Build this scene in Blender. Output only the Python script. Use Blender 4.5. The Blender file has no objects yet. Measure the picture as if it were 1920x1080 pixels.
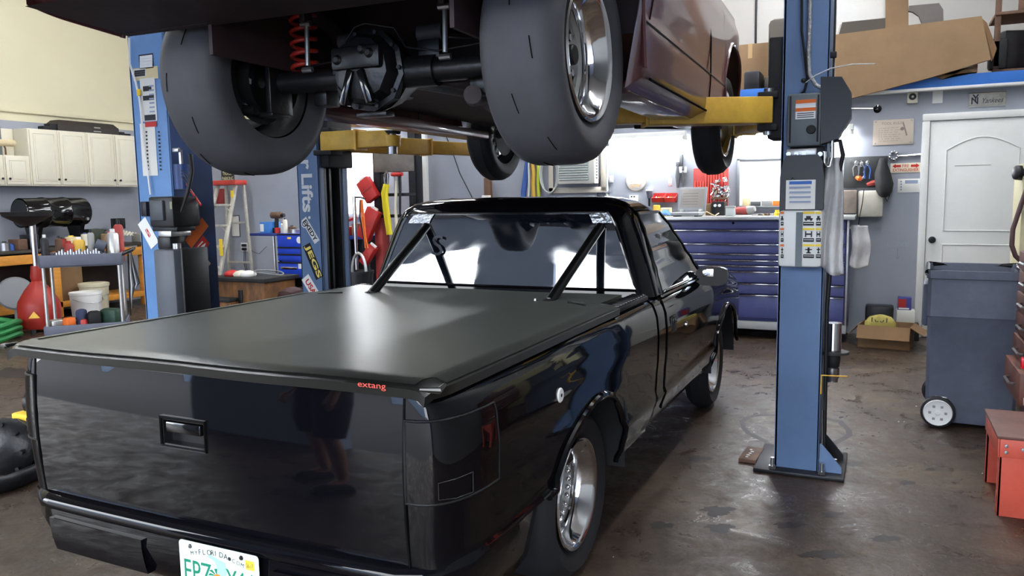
import bpy, bmesh, math, random
from mathutils import Vector as V, Matrix as Mx
random.seed(7)
S = bpy.context.scene
COL = S.collection
PI = math.pi
R = math.radians

# ------------------------------------------------------------------ camera
F_PX, PITCH, ROLL, YAW = 1482.4, 6.45, 0.915, 25.08
CAM = V((1.816, -2.809, 1.4896))
_p, _r, _y = R(PITCH), R(ROLL), R(YAW)
C_F = V((-math.sin(_y)*math.cos(_p), math.cos(_y)*math.cos(_p), -math.sin(_p)))
_rt = V((math.cos(_y), math.sin(_y), 0))
_up = _rt.cross(C_F)
C_R = _rt*math.cos(_r) - _up*math.sin(_r)
C_U = _up*math.cos(_r) + _rt*math.sin(_r)
cd = bpy.data.cameras.new('camera'); cam = bpy.data.objects.new('camera', cd); COL.objects.link(cam)
cd.sensor_width = 36; cd.lens = F_PX*36/1920; cd.clip_start = 0.02; cd.clip_end = 200
cam.matrix_world = Mx(((C_R.x, C_U.x, -C_F.x, CAM.x), (C_R.y, C_U.y, -C_F.y, CAM.y), (C_R.z, C_U.z, -C_F.z, CAM.z), (0, 0, 0, 1)))
S.camera = cam

# ------------------------------------------------------------------ world, exposure
w = bpy.data.worlds.new('sky'); S.world = w; w.use_nodes = True
_bg = w.node_tree.nodes['Background']
_bg.inputs[0].default_value = (0.92, 0.96, 1.0, 1); _bg.inputs[1].default_value = 4.8
S.view_settings.view_transform = 'Standard'; S.view_settings.look = 'None'
S.view_settings.gamma = 1; S.view_settings.use_curve_mapping = False
S.view_settings.exposure = 1.42
S.cycles.max_bounces = 8; S.cycles.diffuse_bounces = 4; S.cycles.glossy_bounces = 4
S.cycles.transmission_bounces = 6; S.cycles.transparent_max_bounces = 8
S.cycles.sample_clamp_indirect = 6.0
S.cycles.caustics_reflective = False; S.cycles.caustics_refractive = False
# the open bay door: tells Cycles where daylight enters (a portal gives no light of its own)
def portal(loc, sx, sz):
    l = bpy.data.lights.new('door_daylight', 'AREA'); l.shape = 'RECTANGLE'; l.size = sx; l.size_y = sz
    l.cycles.is_portal = True
    o = bpy.data.objects.new('door_daylight', l); COL.objects.link(o); o.location = loc
    o.rotation_euler = (R(90), 0, 0)
    return o
DOOR_Y = -3.9
portal((.95, DOOR_Y+.02, 1.38), 4.5, 2.76)
portal((-5.6, DOOR_Y+.02, 1.38), 5.4, 2.76)

# ------------------------------------------------------------------ pixel rays onto real planes (1920x1080 frame)
def _ray(x, y): return C_F*F_PX + C_R*(x-960) - C_U*(y-540)
def pY(x, y, v): d = _ray(x, y); return CAM + d*((v-CAM.y)/d.y)
def pX(x, y, v): d = _ray(x, y); return CAM + d*((v-CAM.x)/d.x)
def pZ(x, y, v): d = _ray(x, y); return CAM + d*((v-CAM.z)/d.z)

# ------------------------------------------------------------------ materials
def lin(c):
    return tuple(((x/255)/12.92 if x/255 <= .04045 else ((x/255+.055)/1.055)**2.4) for x in c[:3]) + (1,)
MATS = {}
def M(name, rgb, rough=.5, metal=0., spec=.5, var=None, bump=None, coat=0., emit=None, var_rgb=None, alpha=1, trans=0., ior=1.45, stretch=None):
    """procedural principled material; var=(scale, amount) mottles the colour, bump=(scale, strength)"""
    if name in MATS: return MATS[name]
    m = bpy.data.materials.new(name); m.use_nodes = True; MATS[name] = m
    nt = m.node_tree; n = nt.nodes; L = nt.links; b = n['Principled BSDF']
    b.inputs['Base Color'].default_value = lin(rgb); b.inputs['Roughness'].default_value = rough
    b.inputs['Metallic'].default_value = metal; b.inputs['Specular IOR Level'].default_value = spec
    b.inputs['Coat Weight'].default_value = coat; b.inputs['Coat Roughness'].default_value = .03
    b.inputs['Transmission Weight'].default_value = trans; b.inputs['IOR'].default_value = ior
    b.inputs['Alpha'].default_value = alpha
    if emit:
        b.inputs['Emission Color'].default_value = lin(emit[0]); b.inputs['Emission Strength'].default_value = emit[1]
    if var or bump:
        tc = n.new('ShaderNodeTexCoord'); mp = n.new('ShaderNodeMapping')
        L.new(tc.outputs['Object'], mp.inputs['Vector'])
        if stretch: mp.inputs['Scale'].default_value = stretch
    if var:
        no = n.new('ShaderNodeTexNoise'); no.inputs['Scale'].default_value = var[0]; no.inputs['Detail'].default_value = 8
        no.inputs['Roughness'].default_value = .65
        L.new(mp.outputs[0], no.inputs['Vector'])
        cr = n.new('ShaderNodeValToRGB'); a = var[1]; c = lin(rgb)
        d = lin(var_rgb) if var_rgb else tuple(x*(1-a) for x in c[:3]) + (1,)
        l2 = c if var_rgb else tuple(min(1, x*(1+a)) for x in c[:3]) + (1,)
        cr.color_ramp.elements[0].position = .34; cr.color_ramp.elements[1].position = .66
        cr.color_ramp.elements[0].color = d; cr.color_ramp.elements[1].color = l2
        L.new(no.outputs['Fac'], cr.inputs[0]); L.new(cr.outputs[0], b.inputs['Base Color'])
    if bump:
        nb = n.new('ShaderNodeTexNoise'); nb.inputs['Scale'].default_value = bump[0]; nb.inputs['Detail'].default_value = 6
        L.new(mp.outputs[0], nb.inputs['Vector'])
        bp = n.new('ShaderNodeBump'); bp.inputs['Strength'].default_value = bump[1]; bp.inputs['Distance'].default_value = .01
        L.new(nb.outputs['Fac'], bp.inputs['Height']); L.new(bp.outputs[0], b.inputs['Normal'])
    return m

# ------------------------------------------------------------------ mesh builder (world coordinates unless m is given)
def basis(o, u, v, w_=None):
    u = V(u).normalized(); v = V(v).normalized(); w_ = V(w_).normalized() if w_ else u.cross(v)
    return Mx(((u.x, v.x, w_.x, o[0]), (u.y, v.y, w_.y, o[1]), (u.z, v.z, w_.z, o[2]), (0, 0, 0, 1)))
def at(loc, rz=0., rx=0., ry=0.):
    return Mx.Translation(V(loc)) @ Mx.Rotation(rz, 4, 'Z') @ Mx.Rotation(rx, 4, 'X') @ Mx.Rotation(ry, 4, 'Y')
def wm(o):
    m = o.matrix_basis.copy()
    while o.parent: o = o.parent; m = o.matrix_basis @ m
    return m
class MB:
    def __init__(s, m=None): s.v = []; s.f = []; s.m = m or Mx()
    def add(s, vs, fs):
        k = len(s.v); s.v += [s.m @ V(p) for p in vs]; s.f += [tuple(i+k for i in f) for f in fs]; return s
    def box(s, lo, hi, b=0.):
        x0, y0, z0 = [min(a, c) for a, c in zip(lo, hi)]; x1, y1, z1 = [max(a, c) for a, c in zip(lo, hi)]
        b = min(b, (x1-x0)*.45, (y1-y0)*.45, (z1-z0)*.45)
        if b <= 0:
            vs = [(x, y, z) for z in (z0, z1) for y in (y0, y1) for x in (x0, x1)]
            return s.add(vs, [(0, 2, 3, 1), (4, 5, 7, 6), (0, 1, 5, 4), (2, 6, 7, 3), (0, 4, 6, 2), (1, 3, 7, 5)])
        bm = bmesh.new(); bmesh.ops.create_cube(bm, size=1)
        for p in bm.verts: p.co = V((x0+(p.co.x+.5)*(x1-x0), y0+(p.co.y+.5)*(y1-y0), z0+(p.co.z+.5)*(z1-z0)))
        bmesh.ops.bevel(bm, geom=bm.edges[:], offset=b, segments=2, profile=.5, affect='EDGES', clamp_overlap=True)
        return s._bm(bm)
    def _bm(s, bm):
        bm.verts.index_update(); r = s.add([p.co.copy() for p in bm.verts], [[p.index for p in f.verts] for f in bm.faces]); bm.free(); return r
    def obox(s, c, size, mat3=None, b=0.):
        """box centred on c, turned by a 3x3/4x4 matrix"""
        o = s.m; s.m = o @ Mx.Translation(V(c)) @ (mat3.to_4x4() if mat3 is not None else Mx())
        h = [x/2 for x in size]; s.box([-x for x in h], h, b); s.m = o; return s
    def cyl(s, p0, p1, r0, r1=None, n=16, caps=True):
        return s.tube([p0, p1], [r0, r0 if r1 is None else r1], n, caps)
    def tube(s, pts, r, n=8, caps=True, closed=False):
        pts = [V(p) for p in pts]; k = len(pts); rr = r if isinstance(r, (list, tuple)) else [r]*k
        vs = []; fs = []; prev = None
        for i, p in enumerate(pts):
            a = pts[(i-1) % k] if (i > 0 or closed) else p; c = pts[(i+1) % k] if (i < k-1 or closed) else p
            t = (c-a)
            t = t.normalized() if t.length > 1e-9 else V((0, 0, 1))
            if prev is None:
                x = V((0, 0, 1)) if abs(t.z) < .9 else V((1, 0, 0)); u = t.cross(x).normalized()
            else:
                u = prev - t*prev.dot(t); u = u.normalized() if u.length > 1e-6 else t.orthogonal().normalized()
            prev = u; v = t.cross(u)
            for j in range(n):
                an = 2*PI*j/n; vs.append(p + (u*math.cos(an) + v*math.sin(an))*rr[i])
        for i in range(k if closed else k-1):
            for j in range(n):
                q = (i+1) % k; fs.append((i*n+j, i*n+(j+1) % n, q*n+(j+1) % n, q*n+j))
        if caps and not closed: fs.append(tuple(range(n))[::-1]); fs.append(tuple((k-1)*n+j for j in range(n)))
        return s.add(vs, fs)
    def lathe(s, prof, o, axis=(0, 0, 1), n=24, closed=False, a0=0., a1=2*PI):
        """prof: list of (radius, height along axis)"""
        ax = V(axis).normalized(); u = ax.orthogonal().normalized(); v = ax.cross(u); o = V(o)
        full = abs(a1-a0-2*PI) < 1e-6; m = n if full else n+1; vs = []; fs = []; k = len(prof)
        for r, h in prof:
            for j in range(m):
                an = a0+(a1-a0)*j/n; vs.append(o + ax*h + (u*math.cos(an)+v*math.sin(an))*max(r, 1e-5))
        for i in range(k if closed else k-1):
            q = (i+1) % k
            for j in range(n):
                j2 = (j+1) % m; fs.append((i*m+j, i*m+j2, q*m+j2, q*m+j))
        return s.add(vs, fs)
    def prism(s, poly, d0, d1, mat=None):
        """polygon in local xy, extruded from z=d0 to d1, placed by mat"""
        k = len(poly); o = s.m
        if mat is not None: s.m = o @ mat
        vs = [(p[0], p[1], d0) for p in poly] + [(p[0], p[1], d1) for p in poly]
        fs = [tuple(range(k))[::-1], tuple(range(k, 2*k))] + [(i, (i+1) % k, k+(i+1) % k, k+i) for i in range(k)]
        s.add(vs, fs); s.m = o; return s
    def loft(s, rings, closed=True, caps=True):
        n = len(rings[0]); vs = [p for r_ in rings for p in r_]; fs = []
        for i in range(len(rings)-1):
            for j in range(n if closed else n-1):
                j2 = (j+1) % n; fs.append((i*n+j, i*n+j2, (i+1)*n+j2, (i+1)*n+j))
        if caps and closed: fs.append(tuple(range(n))[::-1]); fs.append(tuple((len(rings)-1)*n+j for j in range(n)))
        return s.add(vs, fs)
    def grid(s, fn, nu, nv, flip=False):
        vs = [fn(i/nu, j/nv) for i in range(nu+1) for j in range(nv+1)]; fs = []
        for i in range(nu):
            for j in range(nv):
                a = i*(nv+1)+j; q = (a, a+1, a+nv+2, a+nv+1); fs.append(q[::-1] if flip else q)
        return s.add(vs, fs)
    def sphere(s, c, r, sc=(1, 1, 1), n=14, k=8):
        pr = []
        vs = []; fs = []
        for i in range(k+1):
            th = PI*i/k
            for j in range(n):
                ph = 2*PI*j/n; vs.append((c[0]+r*sc[0]*math.sin(th)*math.cos(ph), c[1]+r*sc[1]*math.sin(th)*math.sin(ph), c[2]+r*sc[2]*math.cos(th)))
        for i in range(k):
            for j in range(n): fs.append((i*n+j, (i+1)*n+j, (i+1)*n+(j+1) % n, i*n+(j+1) % n))
        return s.add(vs, fs)
    def build(s, name, mat, parent=None, smooth=38, sol=0., sub=0, kind=None, fix=True):
        me = bpy.data.meshes.new(name)
        inv = wm(parent).inverted() if parent else None
        me.from_pydata([tuple(inv @ p) if inv else tuple(p) for p in s.v], [], s.f)
        bm = bmesh.new(); bm.from_mesh(me)
        bmesh.ops.remove_doubles(bm, verts=bm.verts, dist=1e-5)
        if fix: bmesh.ops.recalc_face_normals(bm, faces=bm.faces)
        bm.to_mesh(me); bm.free()
        me.materials.append(MATS[mat] if isinstance(mat, str) else mat)
        if smooth:
            me.polygons.foreach_set('use_smooth', [True]*len(me.polygons)); me.set_sharp_from_angle(angle=R(smooth))
        o = bpy.data.objects.new(name, me); COL.objects.link(o); o.parent = parent
        if sol: q = o.modifiers.new('thick', 'SOLIDIFY'); q.thickness = sol; q.offset = 0
        if sub: q = o.modifiers.new('sub', 'SUBSURF'); q.levels = sub; q.render_levels = sub
        if kind: o['kind'] = kind
        return o
def tag(o, label=None, cat=None, group=None, kind=None):
    if label: o['label'] = label
    if cat: o['category'] = cat
    if group: o['group'] = group
    if kind: o['kind'] = kind
    return o
def thing(name, label, cat, loc=(0, 0, 0), rz=0., group=None, m=None):
    o = bpy.data.objects.new(name, None); COL.objects.link(o); o.empty_display_size = .1
    if m is not None: o.matrix_basis = m
    else: o.location = loc; o.rotation_euler = (0, 0, rz)
    if m is None: o.matrix_basis = at(loc, rz)
    return tag(o, label, cat, group)
def struct(o): o['kind'] = 'structure'; return o
def copy_tree(o, parent=None):
    c = o.copy(); COL.objects.link(c); c.parent = parent
    for ch in list(o.children): copy_tree(ch, c)
    return c
def place(o, m): o.matrix_basis = m; return o
def text(name, s, mat, parent, m, w_=None, h=None, d=.001, shear=0., bold=0.):
    """lettering as thin mesh: fitted to width w_ and height h, lower left corner at the origin of m (x along the text, y up, z out)"""
    cu = bpy.data.curves.new(name, 'FONT'); cu.body = s; cu.size = 1; cu.shear = shear; cu.offset = bold; cu.resolution_u = 3
    t = bpy.data.objects.new(name, cu); COL.objects.link(t)
    me = bpy.data.meshes.new_from_object(t.evaluated_get(bpy.context.evaluated_depsgraph_get()))
    bpy.data.objects.remove(t); bpy.data.curves.remove(cu)
    xs = [p.co.x for p in me.vertices]; ys = [p.co.y for p in me.vertices]
    x0, x1, y0, y1 = min(xs), max(xs), min(ys), max(ys)
    sy = (h/(y1-y0)) if h else None; sx = (w_/(x1-x0)) if w_ else sy
    if sy is None: sy = sx
    b = MB(m); b.add([((p.co.x-x0)*sx, (p.co.y-y0)*sy, d) for p in me.vertices], [tuple(p.vertices) for p in me.polygons])
    bpy.data.meshes.remove(me)
    return b.build(name, mat, parent, smooth=0, fix=False)
def circ(r, n=24, cx=0, cy=0, a0=0): return [(cx+r*math.cos(a0+2*PI*i/n), cy+r*math.sin(a0+2*PI*i/n)) for i in range(n)]
def lerp(a, b, t): return a+(b-a)*t
def interp(tab, x):
    if x <= tab[0][0]: return tab[0][1]
    for (a, p), (b, q) in zip(tab, tab[1:]):
        if x <= b:
            t = (x-a)/(b-a); t = t*t*(3-2*t) if False else t
            return p+(q-p)*t
    return tab[-1][1]
def smooth_tab(tab, x):
    """cosine interpolation"""
    if x <= tab[0][0]: return tab[0][1]
    for (a, p), (b, q) in zip(tab, tab[1:]):
        if x <= b: t = (x-a)/(b-a); t = t*t*(3-2*t); return p+(q-p)*t
    return tab[-1][1]

# ------------------------------------------------------------------ shared materials
M('wall_blue', (154, 158, 167), .75, var=(1.1, .06), bump=(60, .05))
M('wall_cream', (222, 214, 182), .8, var=(.5, .04))
M('wall_upper', (196, 194, 190), .8, var=(.6, .04))
M('wall_grey', (120, 122, 122), .8, var=(.8, .08))
M('white_paint', (234, 234, 230), .5, var=(3, .03))
M('white_plain', (235, 235, 232), .5)
M('cab_white', (226, 219, 198), .5, var=(3, .03))
M('blue_fascia', (52, 110, 190), .5, var=(3, .12))
M('black_plastic', (22, 22, 25), .4, var=(9, .2))
M('black_rough', (26, 26, 28), .7, var=(14, .25))
M('black_gloss', (12, 12, 14), .12, coat=.3)
M('dark_metal', (42, 42, 45), .42, .6, var=(10, .25))
M('steel', (170, 170, 172), .3, .9, var=(12, .15))
M('chrome', (225, 225, 228), .08, 1.)
M('alu', (190, 190, 188), .35, .85, var=(8, .1))
M('rubber', (36, 36, 39), .62, spec=.35, var=(5, .12), bump=(40, .05))
M('red', (176, 40, 36), .4, var=(6, .15))
M('red_dull', (150, 52, 48), .5, var=(6, .2))
M('yellow', (238, 192, 74), .45, var=(5, .22), var_rgb=(206, 158, 60))
M('cardboard', (132, 106, 78), .85, var=(3, .08))
M('cardboard_dark', (118, 90, 62), .85, var=(3, .12))
M('brown', (92, 66, 50), .7, var=(6, .25))
M('orange_wood', (206, 138, 52), .6, var=(6, .15), stretch=(1, 1, 4))
M('paper', (232, 230, 222), .7)
M('ink', (28, 28, 30), .6)
M('red_ink', (196, 44, 36), .6)
M('orange_ink', (228, 112, 40), .6)
M('yellow_ink', (240, 206, 60), .6)
M('white_ink', (236, 236, 234), .55)
M('glass_clear', (235, 240, 240), .02, trans=1., ior=1.45)
M('navy', (80, 85, 138), .38, var=(6, .08), coat=.1)
M('royal', (28, 66, 190), .4, var=(6, .08))
M('grey_plastic', (92, 96, 110), .6, var=(5, .12))

# ================================================================== THE SETTING
XL, XR, YB, YF, ZC = -8.85, 3.45, 6.3, DOOR_Y, 5.0
MEZ = 2.5
def floor_mat():
    m = bpy.data.materials.new('stained_concrete'); m.use_nodes = True; MATS['concrete'] = m
    nt = m.node_tree; n = nt.nodes; L = nt.links; b = n['Principled BSDF']
    tc = n.new('ShaderNodeTexCoord')
    def noise(sc, det=8, rough=.6, dist=0.):
        q = n.new('ShaderNodeTexNoise'); q.inputs['Scale'].default_value = sc; q.inputs['Detail'].default_value = det
        q.inputs['Roughness'].default_value = rough; q.inputs['Distortion'].default_value = dist
        L.new(tc.outputs['Object'], q.inputs['Vector']); return q.outputs['Fac']
    def ramp(src, stops):
        c = n.new('ShaderNodeValToRGB'); e = c.color_ramp.elements
        e[0].position, e[0].color = stops[0][0], stops[0][1]; e[1].position, e[1].color = stops[-1][0], stops[-1][1]
        for p, col in stops[1:-1]: q = e.new(p); q.color = col
        L.new(src, c.inputs[0]); return c.outputs[0]
    def mix(f, a, c, mode='MIX'):
        q = n.new('ShaderNodeMix'); q.data_type = 'RGBA'; q.blend_type = mode
        if isinstance(f, float): q.inputs[0].default_value = f
        else: L.new(f, q.inputs[0])
        L.new(a, q.inputs[6])
        if isinstance(c, tuple): q.inputs[7].default_value = c
        else: L.new(c, q.inputs[7])
        return q.outputs[2]
    g = lambda v: (v, v, v, 1)
    base = ramp(noise(.9, 10, .7), [(.3, lin((44, 34, 29))), (.5, lin((66, 52, 43))), (.72, lin((110, 94, 72)))])
    fine = ramp(noise(9, 12, .82), [(.36, g(.30)), (.60, g(1.))])
    c1 = mix(.8, base, fine, 'MULTIPLY')
    st = ramp(noise(1.7, 12, .78, .6), [(.52, g(0)), (.64, g(.85))])
    c2 = mix(st, c1, lin((56, 47, 45)))
    st2 = ramp(noise(.55, 3, .5, .4), [(.5, g(0)), (.62, g(.55))])
    c3 = mix(st2, c2, lin((74, 62, 60)))
    L.new(c3, b.inputs['Base Color'])
    rg = ramp(noise(5.0, 14, .8, .5), [(.38, g(.20)), (.62, g(.62))]); L.new(rg, b.inputs['Roughness'])
    b.inputs['Specular IOR Level'].default_value = .34; b.inputs['Specular Tint'].default_value = (1, .9, .74, 1)
    bp = n.new('ShaderNodeBump'); bp.inputs['Strength'].default_value = .3; bp.inputs['Distance'].default_value = .01
    L.new(noise(26, 8, .7), bp.inputs['Height']); L.new(bp.outputs[0], b.inputs['Normal'])
floor_mat()
M('asphalt', (84, 84, 86), .85, var=(2, .15))
M('far_wall', (150, 172, 205), .8, var=(.4, .08))

struct(MB().box((XL-.2, YF-.15, -.12), (XR+.2, 9.2, 0)).build('floor', 'concrete'))
struct(MB().box((-30, -32, -.14), (30, YF-.15, -.02)).build('driveway', 'asphalt'))
# oil stains and specks with outlines of their own
FLOOR = bpy.data.objects['floor']
M('oil_stain', (44, 37, 36), .5, spec=.25, var=(6, .3)); M('speck', (226, 226, 220), .6)
def blot(pts, mat, z, nm='stain', jit=.14, n=40, seed=0):
    random.seed(seed); ph = [random.uniform(0, 6) for _ in range(4)]; P = [pZ(a, b, 0) for a, b in pts]; c = sum(P, V())/len(P); k = len(P); out = []
    for i in range(n):
        t = i/n*k; a = P[int(t) % k]; b = P[(int(t)+1) % k]; f = t-int(t); f = f*f*(3-2*f); q = a.lerp(b, f); th = 2*PI*i/n; q = c+(q-c)*(1+jit*(math.sin(3*th+ph[0])+.7*math.sin(5*th+ph[1])+.5*math.sin(9*th+ph[2])+.35*math.sin(15*th+ph[3]))); out.append((q.x, q.y, z))
    return MB().add(out+[(c.x, c.y, z)], [(i, (i+1) % n, n) for i in range(n)]).build(nm, mat, FLOOR, smooth=0)
blot([(1385, 790), (1420, 777), (1500, 775), (1580, 790), (1600, 815), (1560, 840), (1480, 850), (1430, 830), (1395, 812)], 'oil_stain', .0012, jit=.03, n=120, seed=1)
blot([(1395, 792), (1425, 781), (1500, 779), (1570, 793), (1588, 813), (1550, 836), (1480, 845), (1436, 826), (1404, 810)], 'concrete', .0018, jit=.03, n=120, seed=1)
for sd, (cx, cy, w_, h_) in enumerate(((1350, 990, 26, 9), (1560, 965, 20, 6), (1345, 958, 30, 10), (1310, 860, 26, 5), (1700, 905, 16, 4), (1745, 880, 9, 3), (1480, 985, 30, 6), (1600, 870, 18, 4), (1240, 985, 24, 7), (60, 780, 40, 8), (20, 700, 40, 10), (1660, 1010, 30, 6), (1540, 1040, 40, 8))):
    blot([(cx+w_*math.cos(t), cy+h_*math.sin(t)) for t in [i*PI/4 for i in range(8)]], 'oil_stain', .0010, jit=.16, n=60, seed=10+sd)
for sd, (cx, cy) in enumerate(((1685, 791), (1695, 791), (1718, 762), (1842, 888), (1100, 1035), (1150, 1045))): blot([(cx-2, cy), (cx, cy+1.2), (cx+2, cy), (cx, cy-1.2)], 'speck', .002, 'paint_speck', .1, 8, 60+sd)
# left wall: painted grey-blue below, cream above
lw = struct(MB().box((XL-.15, YF, 0), (XL, YB+.1, 2.64)).build('wall_left', 'wall_blue'))
struct(MB().box((XL-.15, YF, 2.64), (XL, 9.1, ZC)).build('wall_left_upper', 'wall_cream'))
struct(MB().box((XL, YF, pX(120, 217, XL).z-.02), (XL+.035, YB, pX(120, 217, XL).z+.02), .006).build('trim_1', 'wall_cream'))
struct(MB().box((XR, YF, 0), (XR+.15, 9.1, ZC)).build('wall_right', 'wall_grey'))
# back wall with the storage deck on top of it
struct(MB().box((XL, YB, 0), (XR, YB+.1, MEZ)).build('wall_back', 'wall_blue'))
struct(MB().box((-4.3, YB-.10, MEZ+.015), (XR, YB+.02, MEZ+.125), .004).build('trim_2', 'blue_fascia'))
struct(MB().box((-4.3, YB-.115, MEZ-.012), (XR, YB, MEZ+.015), .003).build('trim_3', 'white_paint'))
struct(MB().box((XL, YB-.05, MEZ), (XR, 9.0, MEZ+.12)).build('storage_deck', 'cardboard_dark'))
struct(MB().box((XL-.15, 9.0, 0), (XR+.15, 9.15, ZC)).build('wall_back_upper', 'wall_upper'))
struct(MB().box((XL-.15, YF-.15, ZC), (XR+.15, 9.15, ZC+.12)).build('ceiling', 'wall_upper'))
# front wall around the two open bays
M('wall_front', (150, 165, 190), .7, var=(1, .05))
fw = MB()
for lo, hi in (((-2.9, 0), (-1.3, ZC)), ((XL, 0), (-8.3, ZC)), ((3.2, 0), (XR, ZC)), ((-1.3, 2.76), (3.2, ZC)), ((-8.3, 2.76), (-2.9, ZC))):
    fw.box((lo[0], YF-.15, lo[1]), (hi[0], YF, hi[1]))
struct(fw.build('wall_front', 'wall_front'))
# white painted post on the back wall, conduits
a = pY(783, 260, YB); c = pY(802, 260, YB)
struct(MB().box((a.x, YB-.07, 0), (c.x, YB, MEZ-.02), .006).build('trim_4', 'white_paint'))
cnd = thing('conduit_pipe', 'white vertical conduit pipe on the grey wall beside the air conditioner', 'pipe', (pY(1139, 300, YB).x, YB-.015, .2))
x = pY(1139, 300, YB).x
MB().cyl((x, YB-.016, .2), (x, YB-.016, MEZ-.02), .013, n=10).build('pipe', 'white_paint', cnd)
for z in (1.55, 2.1): MB().box((x-.03, YB-.035, z-.012), (x+.03, YB-.001, z+.012), .003).build('clamp', 'steel', cnd)
MB().box((x+.03, YB-.03, 1.66), (x+.075, YB-.001, 1.74), .004).build('junction_box', 'white_paint', cnd)
x = pY(1417, 60, 8.98).x
cn2 = thing('conduit_pipe', 'thin dark conduit running up the pale upper wall above the boxes', 'pipe', (x, 8.98, 2.62))
MB().cyl((x, 8.985, 2.62), (x, 8.985, ZC), .014, n=8).build('pipe', 'dark_metal', cn2)
MB().box((x-.035, 8.96, 3.5), (x+.035, 8.999, 3.53), .003).build('clamp', 'dark_metal', cn2)

# far building across the lot, seen in the paint's reflections
fb = thing('neighbour_building', 'pale blue building across the lot mirrored in the tailgate', 'building', (-6, -20, 0))
MB().box((-30, -21, -.02), (12, -20, 4.2)).build('wall', 'far_wall', fb)
MB().box((-30.2, -21.2, 4.2), (12.2, -19.8, 4.5), .02).build('roof_edge', 'white_paint', fb)
for i, xx in enumerate((-16, -9)):
    d = MB().box((xx, -20.04, 0), (xx+3, -19.99, 2.9), .01).build('bay_door', 'white_paint', fb)

# ---- doors
def panel_door(mb_x0, x1, z0, z1, y): pass
DX0 = pY(1742, 300, YB).x; DX1 = DX0+.92; DZ = 2.19
d2 = struct(thing('door_2', None, None, (DX0, YB, 0)))
MB().box((DX0, YB-.035, .01), (DX1, YB-.002, DZ), .004).build('door_leaf', 'white_paint', d2)
fr = MB()
for lo, hi in (((DX0-.075, 0), (DX0-.005, DZ+.004)), ((DX1+.005, 0), (DX1+.075, DZ+.004)), ((DX0-.075, DZ+.005), (DX1+.075, DZ+.075))):
    fr.box((lo[0], YB-.055, lo[1]), (hi[0], YB-.001, hi[1]), .008)
fr.build('door_frame', 'white_paint', d2)
def ring_panel(mb, pts, y, wd, prj):
    """raised moulding that follows a closed outline (x, z)"""
    P = [V((p[0], y, p[1])) for p in pts]; mb.tube(P, wd, 6, closed=True)
xa, xb = DX0+.15, DX1-.15
arch = [(xa, 1.10), (xb, 1.10), (xb, 1.90)] + [(lerp(xb, xa, t), 1.90+.12*math.sin(PI*t)) for t in [i/12 for i in range(1, 12)]] + [(xa, 1.90)]
m1 = MB(); ring_panel(m1, arch, YB-.035, .009, 0); m1.build('upper_panel', 'white_paint', d2)
m1 = MB(); ring_panel(m1, [(xa, .22), (xb, .22), (xb, .96), (xa, .96)], YB-.035, .009, 0); m1.build('lower_panel', 'white_paint', d2)
k = pY(1748, 450, YB-.07)
kb = MB().lathe([(0, .075), (.02, .074), (.030, .062), (.030, .048), (.013, .036), (.012, .008), (.034, .006), (.034, 0)], (k.x, YB-.035, k.z), (0, -1, 0), 20)
kb.build('knob', 'dark_metal', d2)
sc = MB()
q0 = pY(1790, 311, YB-.0375); q1 = pY(1858, 309, YB-.0375)
sc.box((q0.x, YB-.0368, q0.z-.002), (q1.x, YB-.0355, q0.z+.002)).build('scratch', 'wall_grey', d2)

k = pY(375, 437, YB-.08); ex1 = pY(384, 437, YB).x; ex0 = ex1-.82; dz = 2.06
d1 = struct(thing('door_1', None, None, (ex0, YB, 0)))
MB().box((ex0, YB-.035, .01), (ex1, YB-.002, dz), .004).build('door_leaf', 'white_paint', d1)
fr = MB()
for lo, hi in (((ex0-.07, 0), (ex0-.005, dz+.004)), ((ex1+.005, 0), (ex1+.05, dz+.004)), ((ex0-.07, dz+.005), (ex1+.05, dz+.07))):
    fr.box((lo[0], YB-.05, lo[1]), (hi[0], YB-.001, hi[1]), .006)
fr.build('door_frame', 'white_paint', d1)
MB().lathe([(0, .07), (.02, .069), (.03, .058), (.03, .046), (.012, .034), (.012, .006), (.034, .005), (.034, 0)], (k.x, YB-.035, k.z), (0, -1, 0), 18).build('knob', 'steel', d1)
MB().lathe([(0, .02), (.024, .018), (.028, 0)], (k.x+.01, YB-.035, k.z-.14), (0, -1, 0), 16).build('deadbolt', 'steel', d1)

# white pane at far left of the back wall, its brightness put in as emission
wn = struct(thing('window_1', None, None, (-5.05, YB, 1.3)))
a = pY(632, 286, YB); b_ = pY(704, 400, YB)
MB().box((a.x-.55, YB-.012, b_.z), (b_.x+.02, YB-.002, 2.32), .002).build('pane', M('glowing_pane', (245, 246, 246), .5, emit=((240, 246, 255), 1.3)), wn)
fr = MB()
for lo, hi in (((a.x-.60, b_.z-.05), (a.x-.55, 2.36)), ((b_.x+.02, b_.z-.05), (b_.x+.07, 2.36)), ((a.x-.60, b_.z-.05), (b_.x+.07, b_.z)), ((a.x-.60, 2.32), (b_.x+.07, 2.37))):
    fr.box((lo[0], YB-.03, lo[1]), (hi[0], YB-.001, hi[1]), .004)
fr.build('window_frame', 'white_paint', wn)

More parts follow.
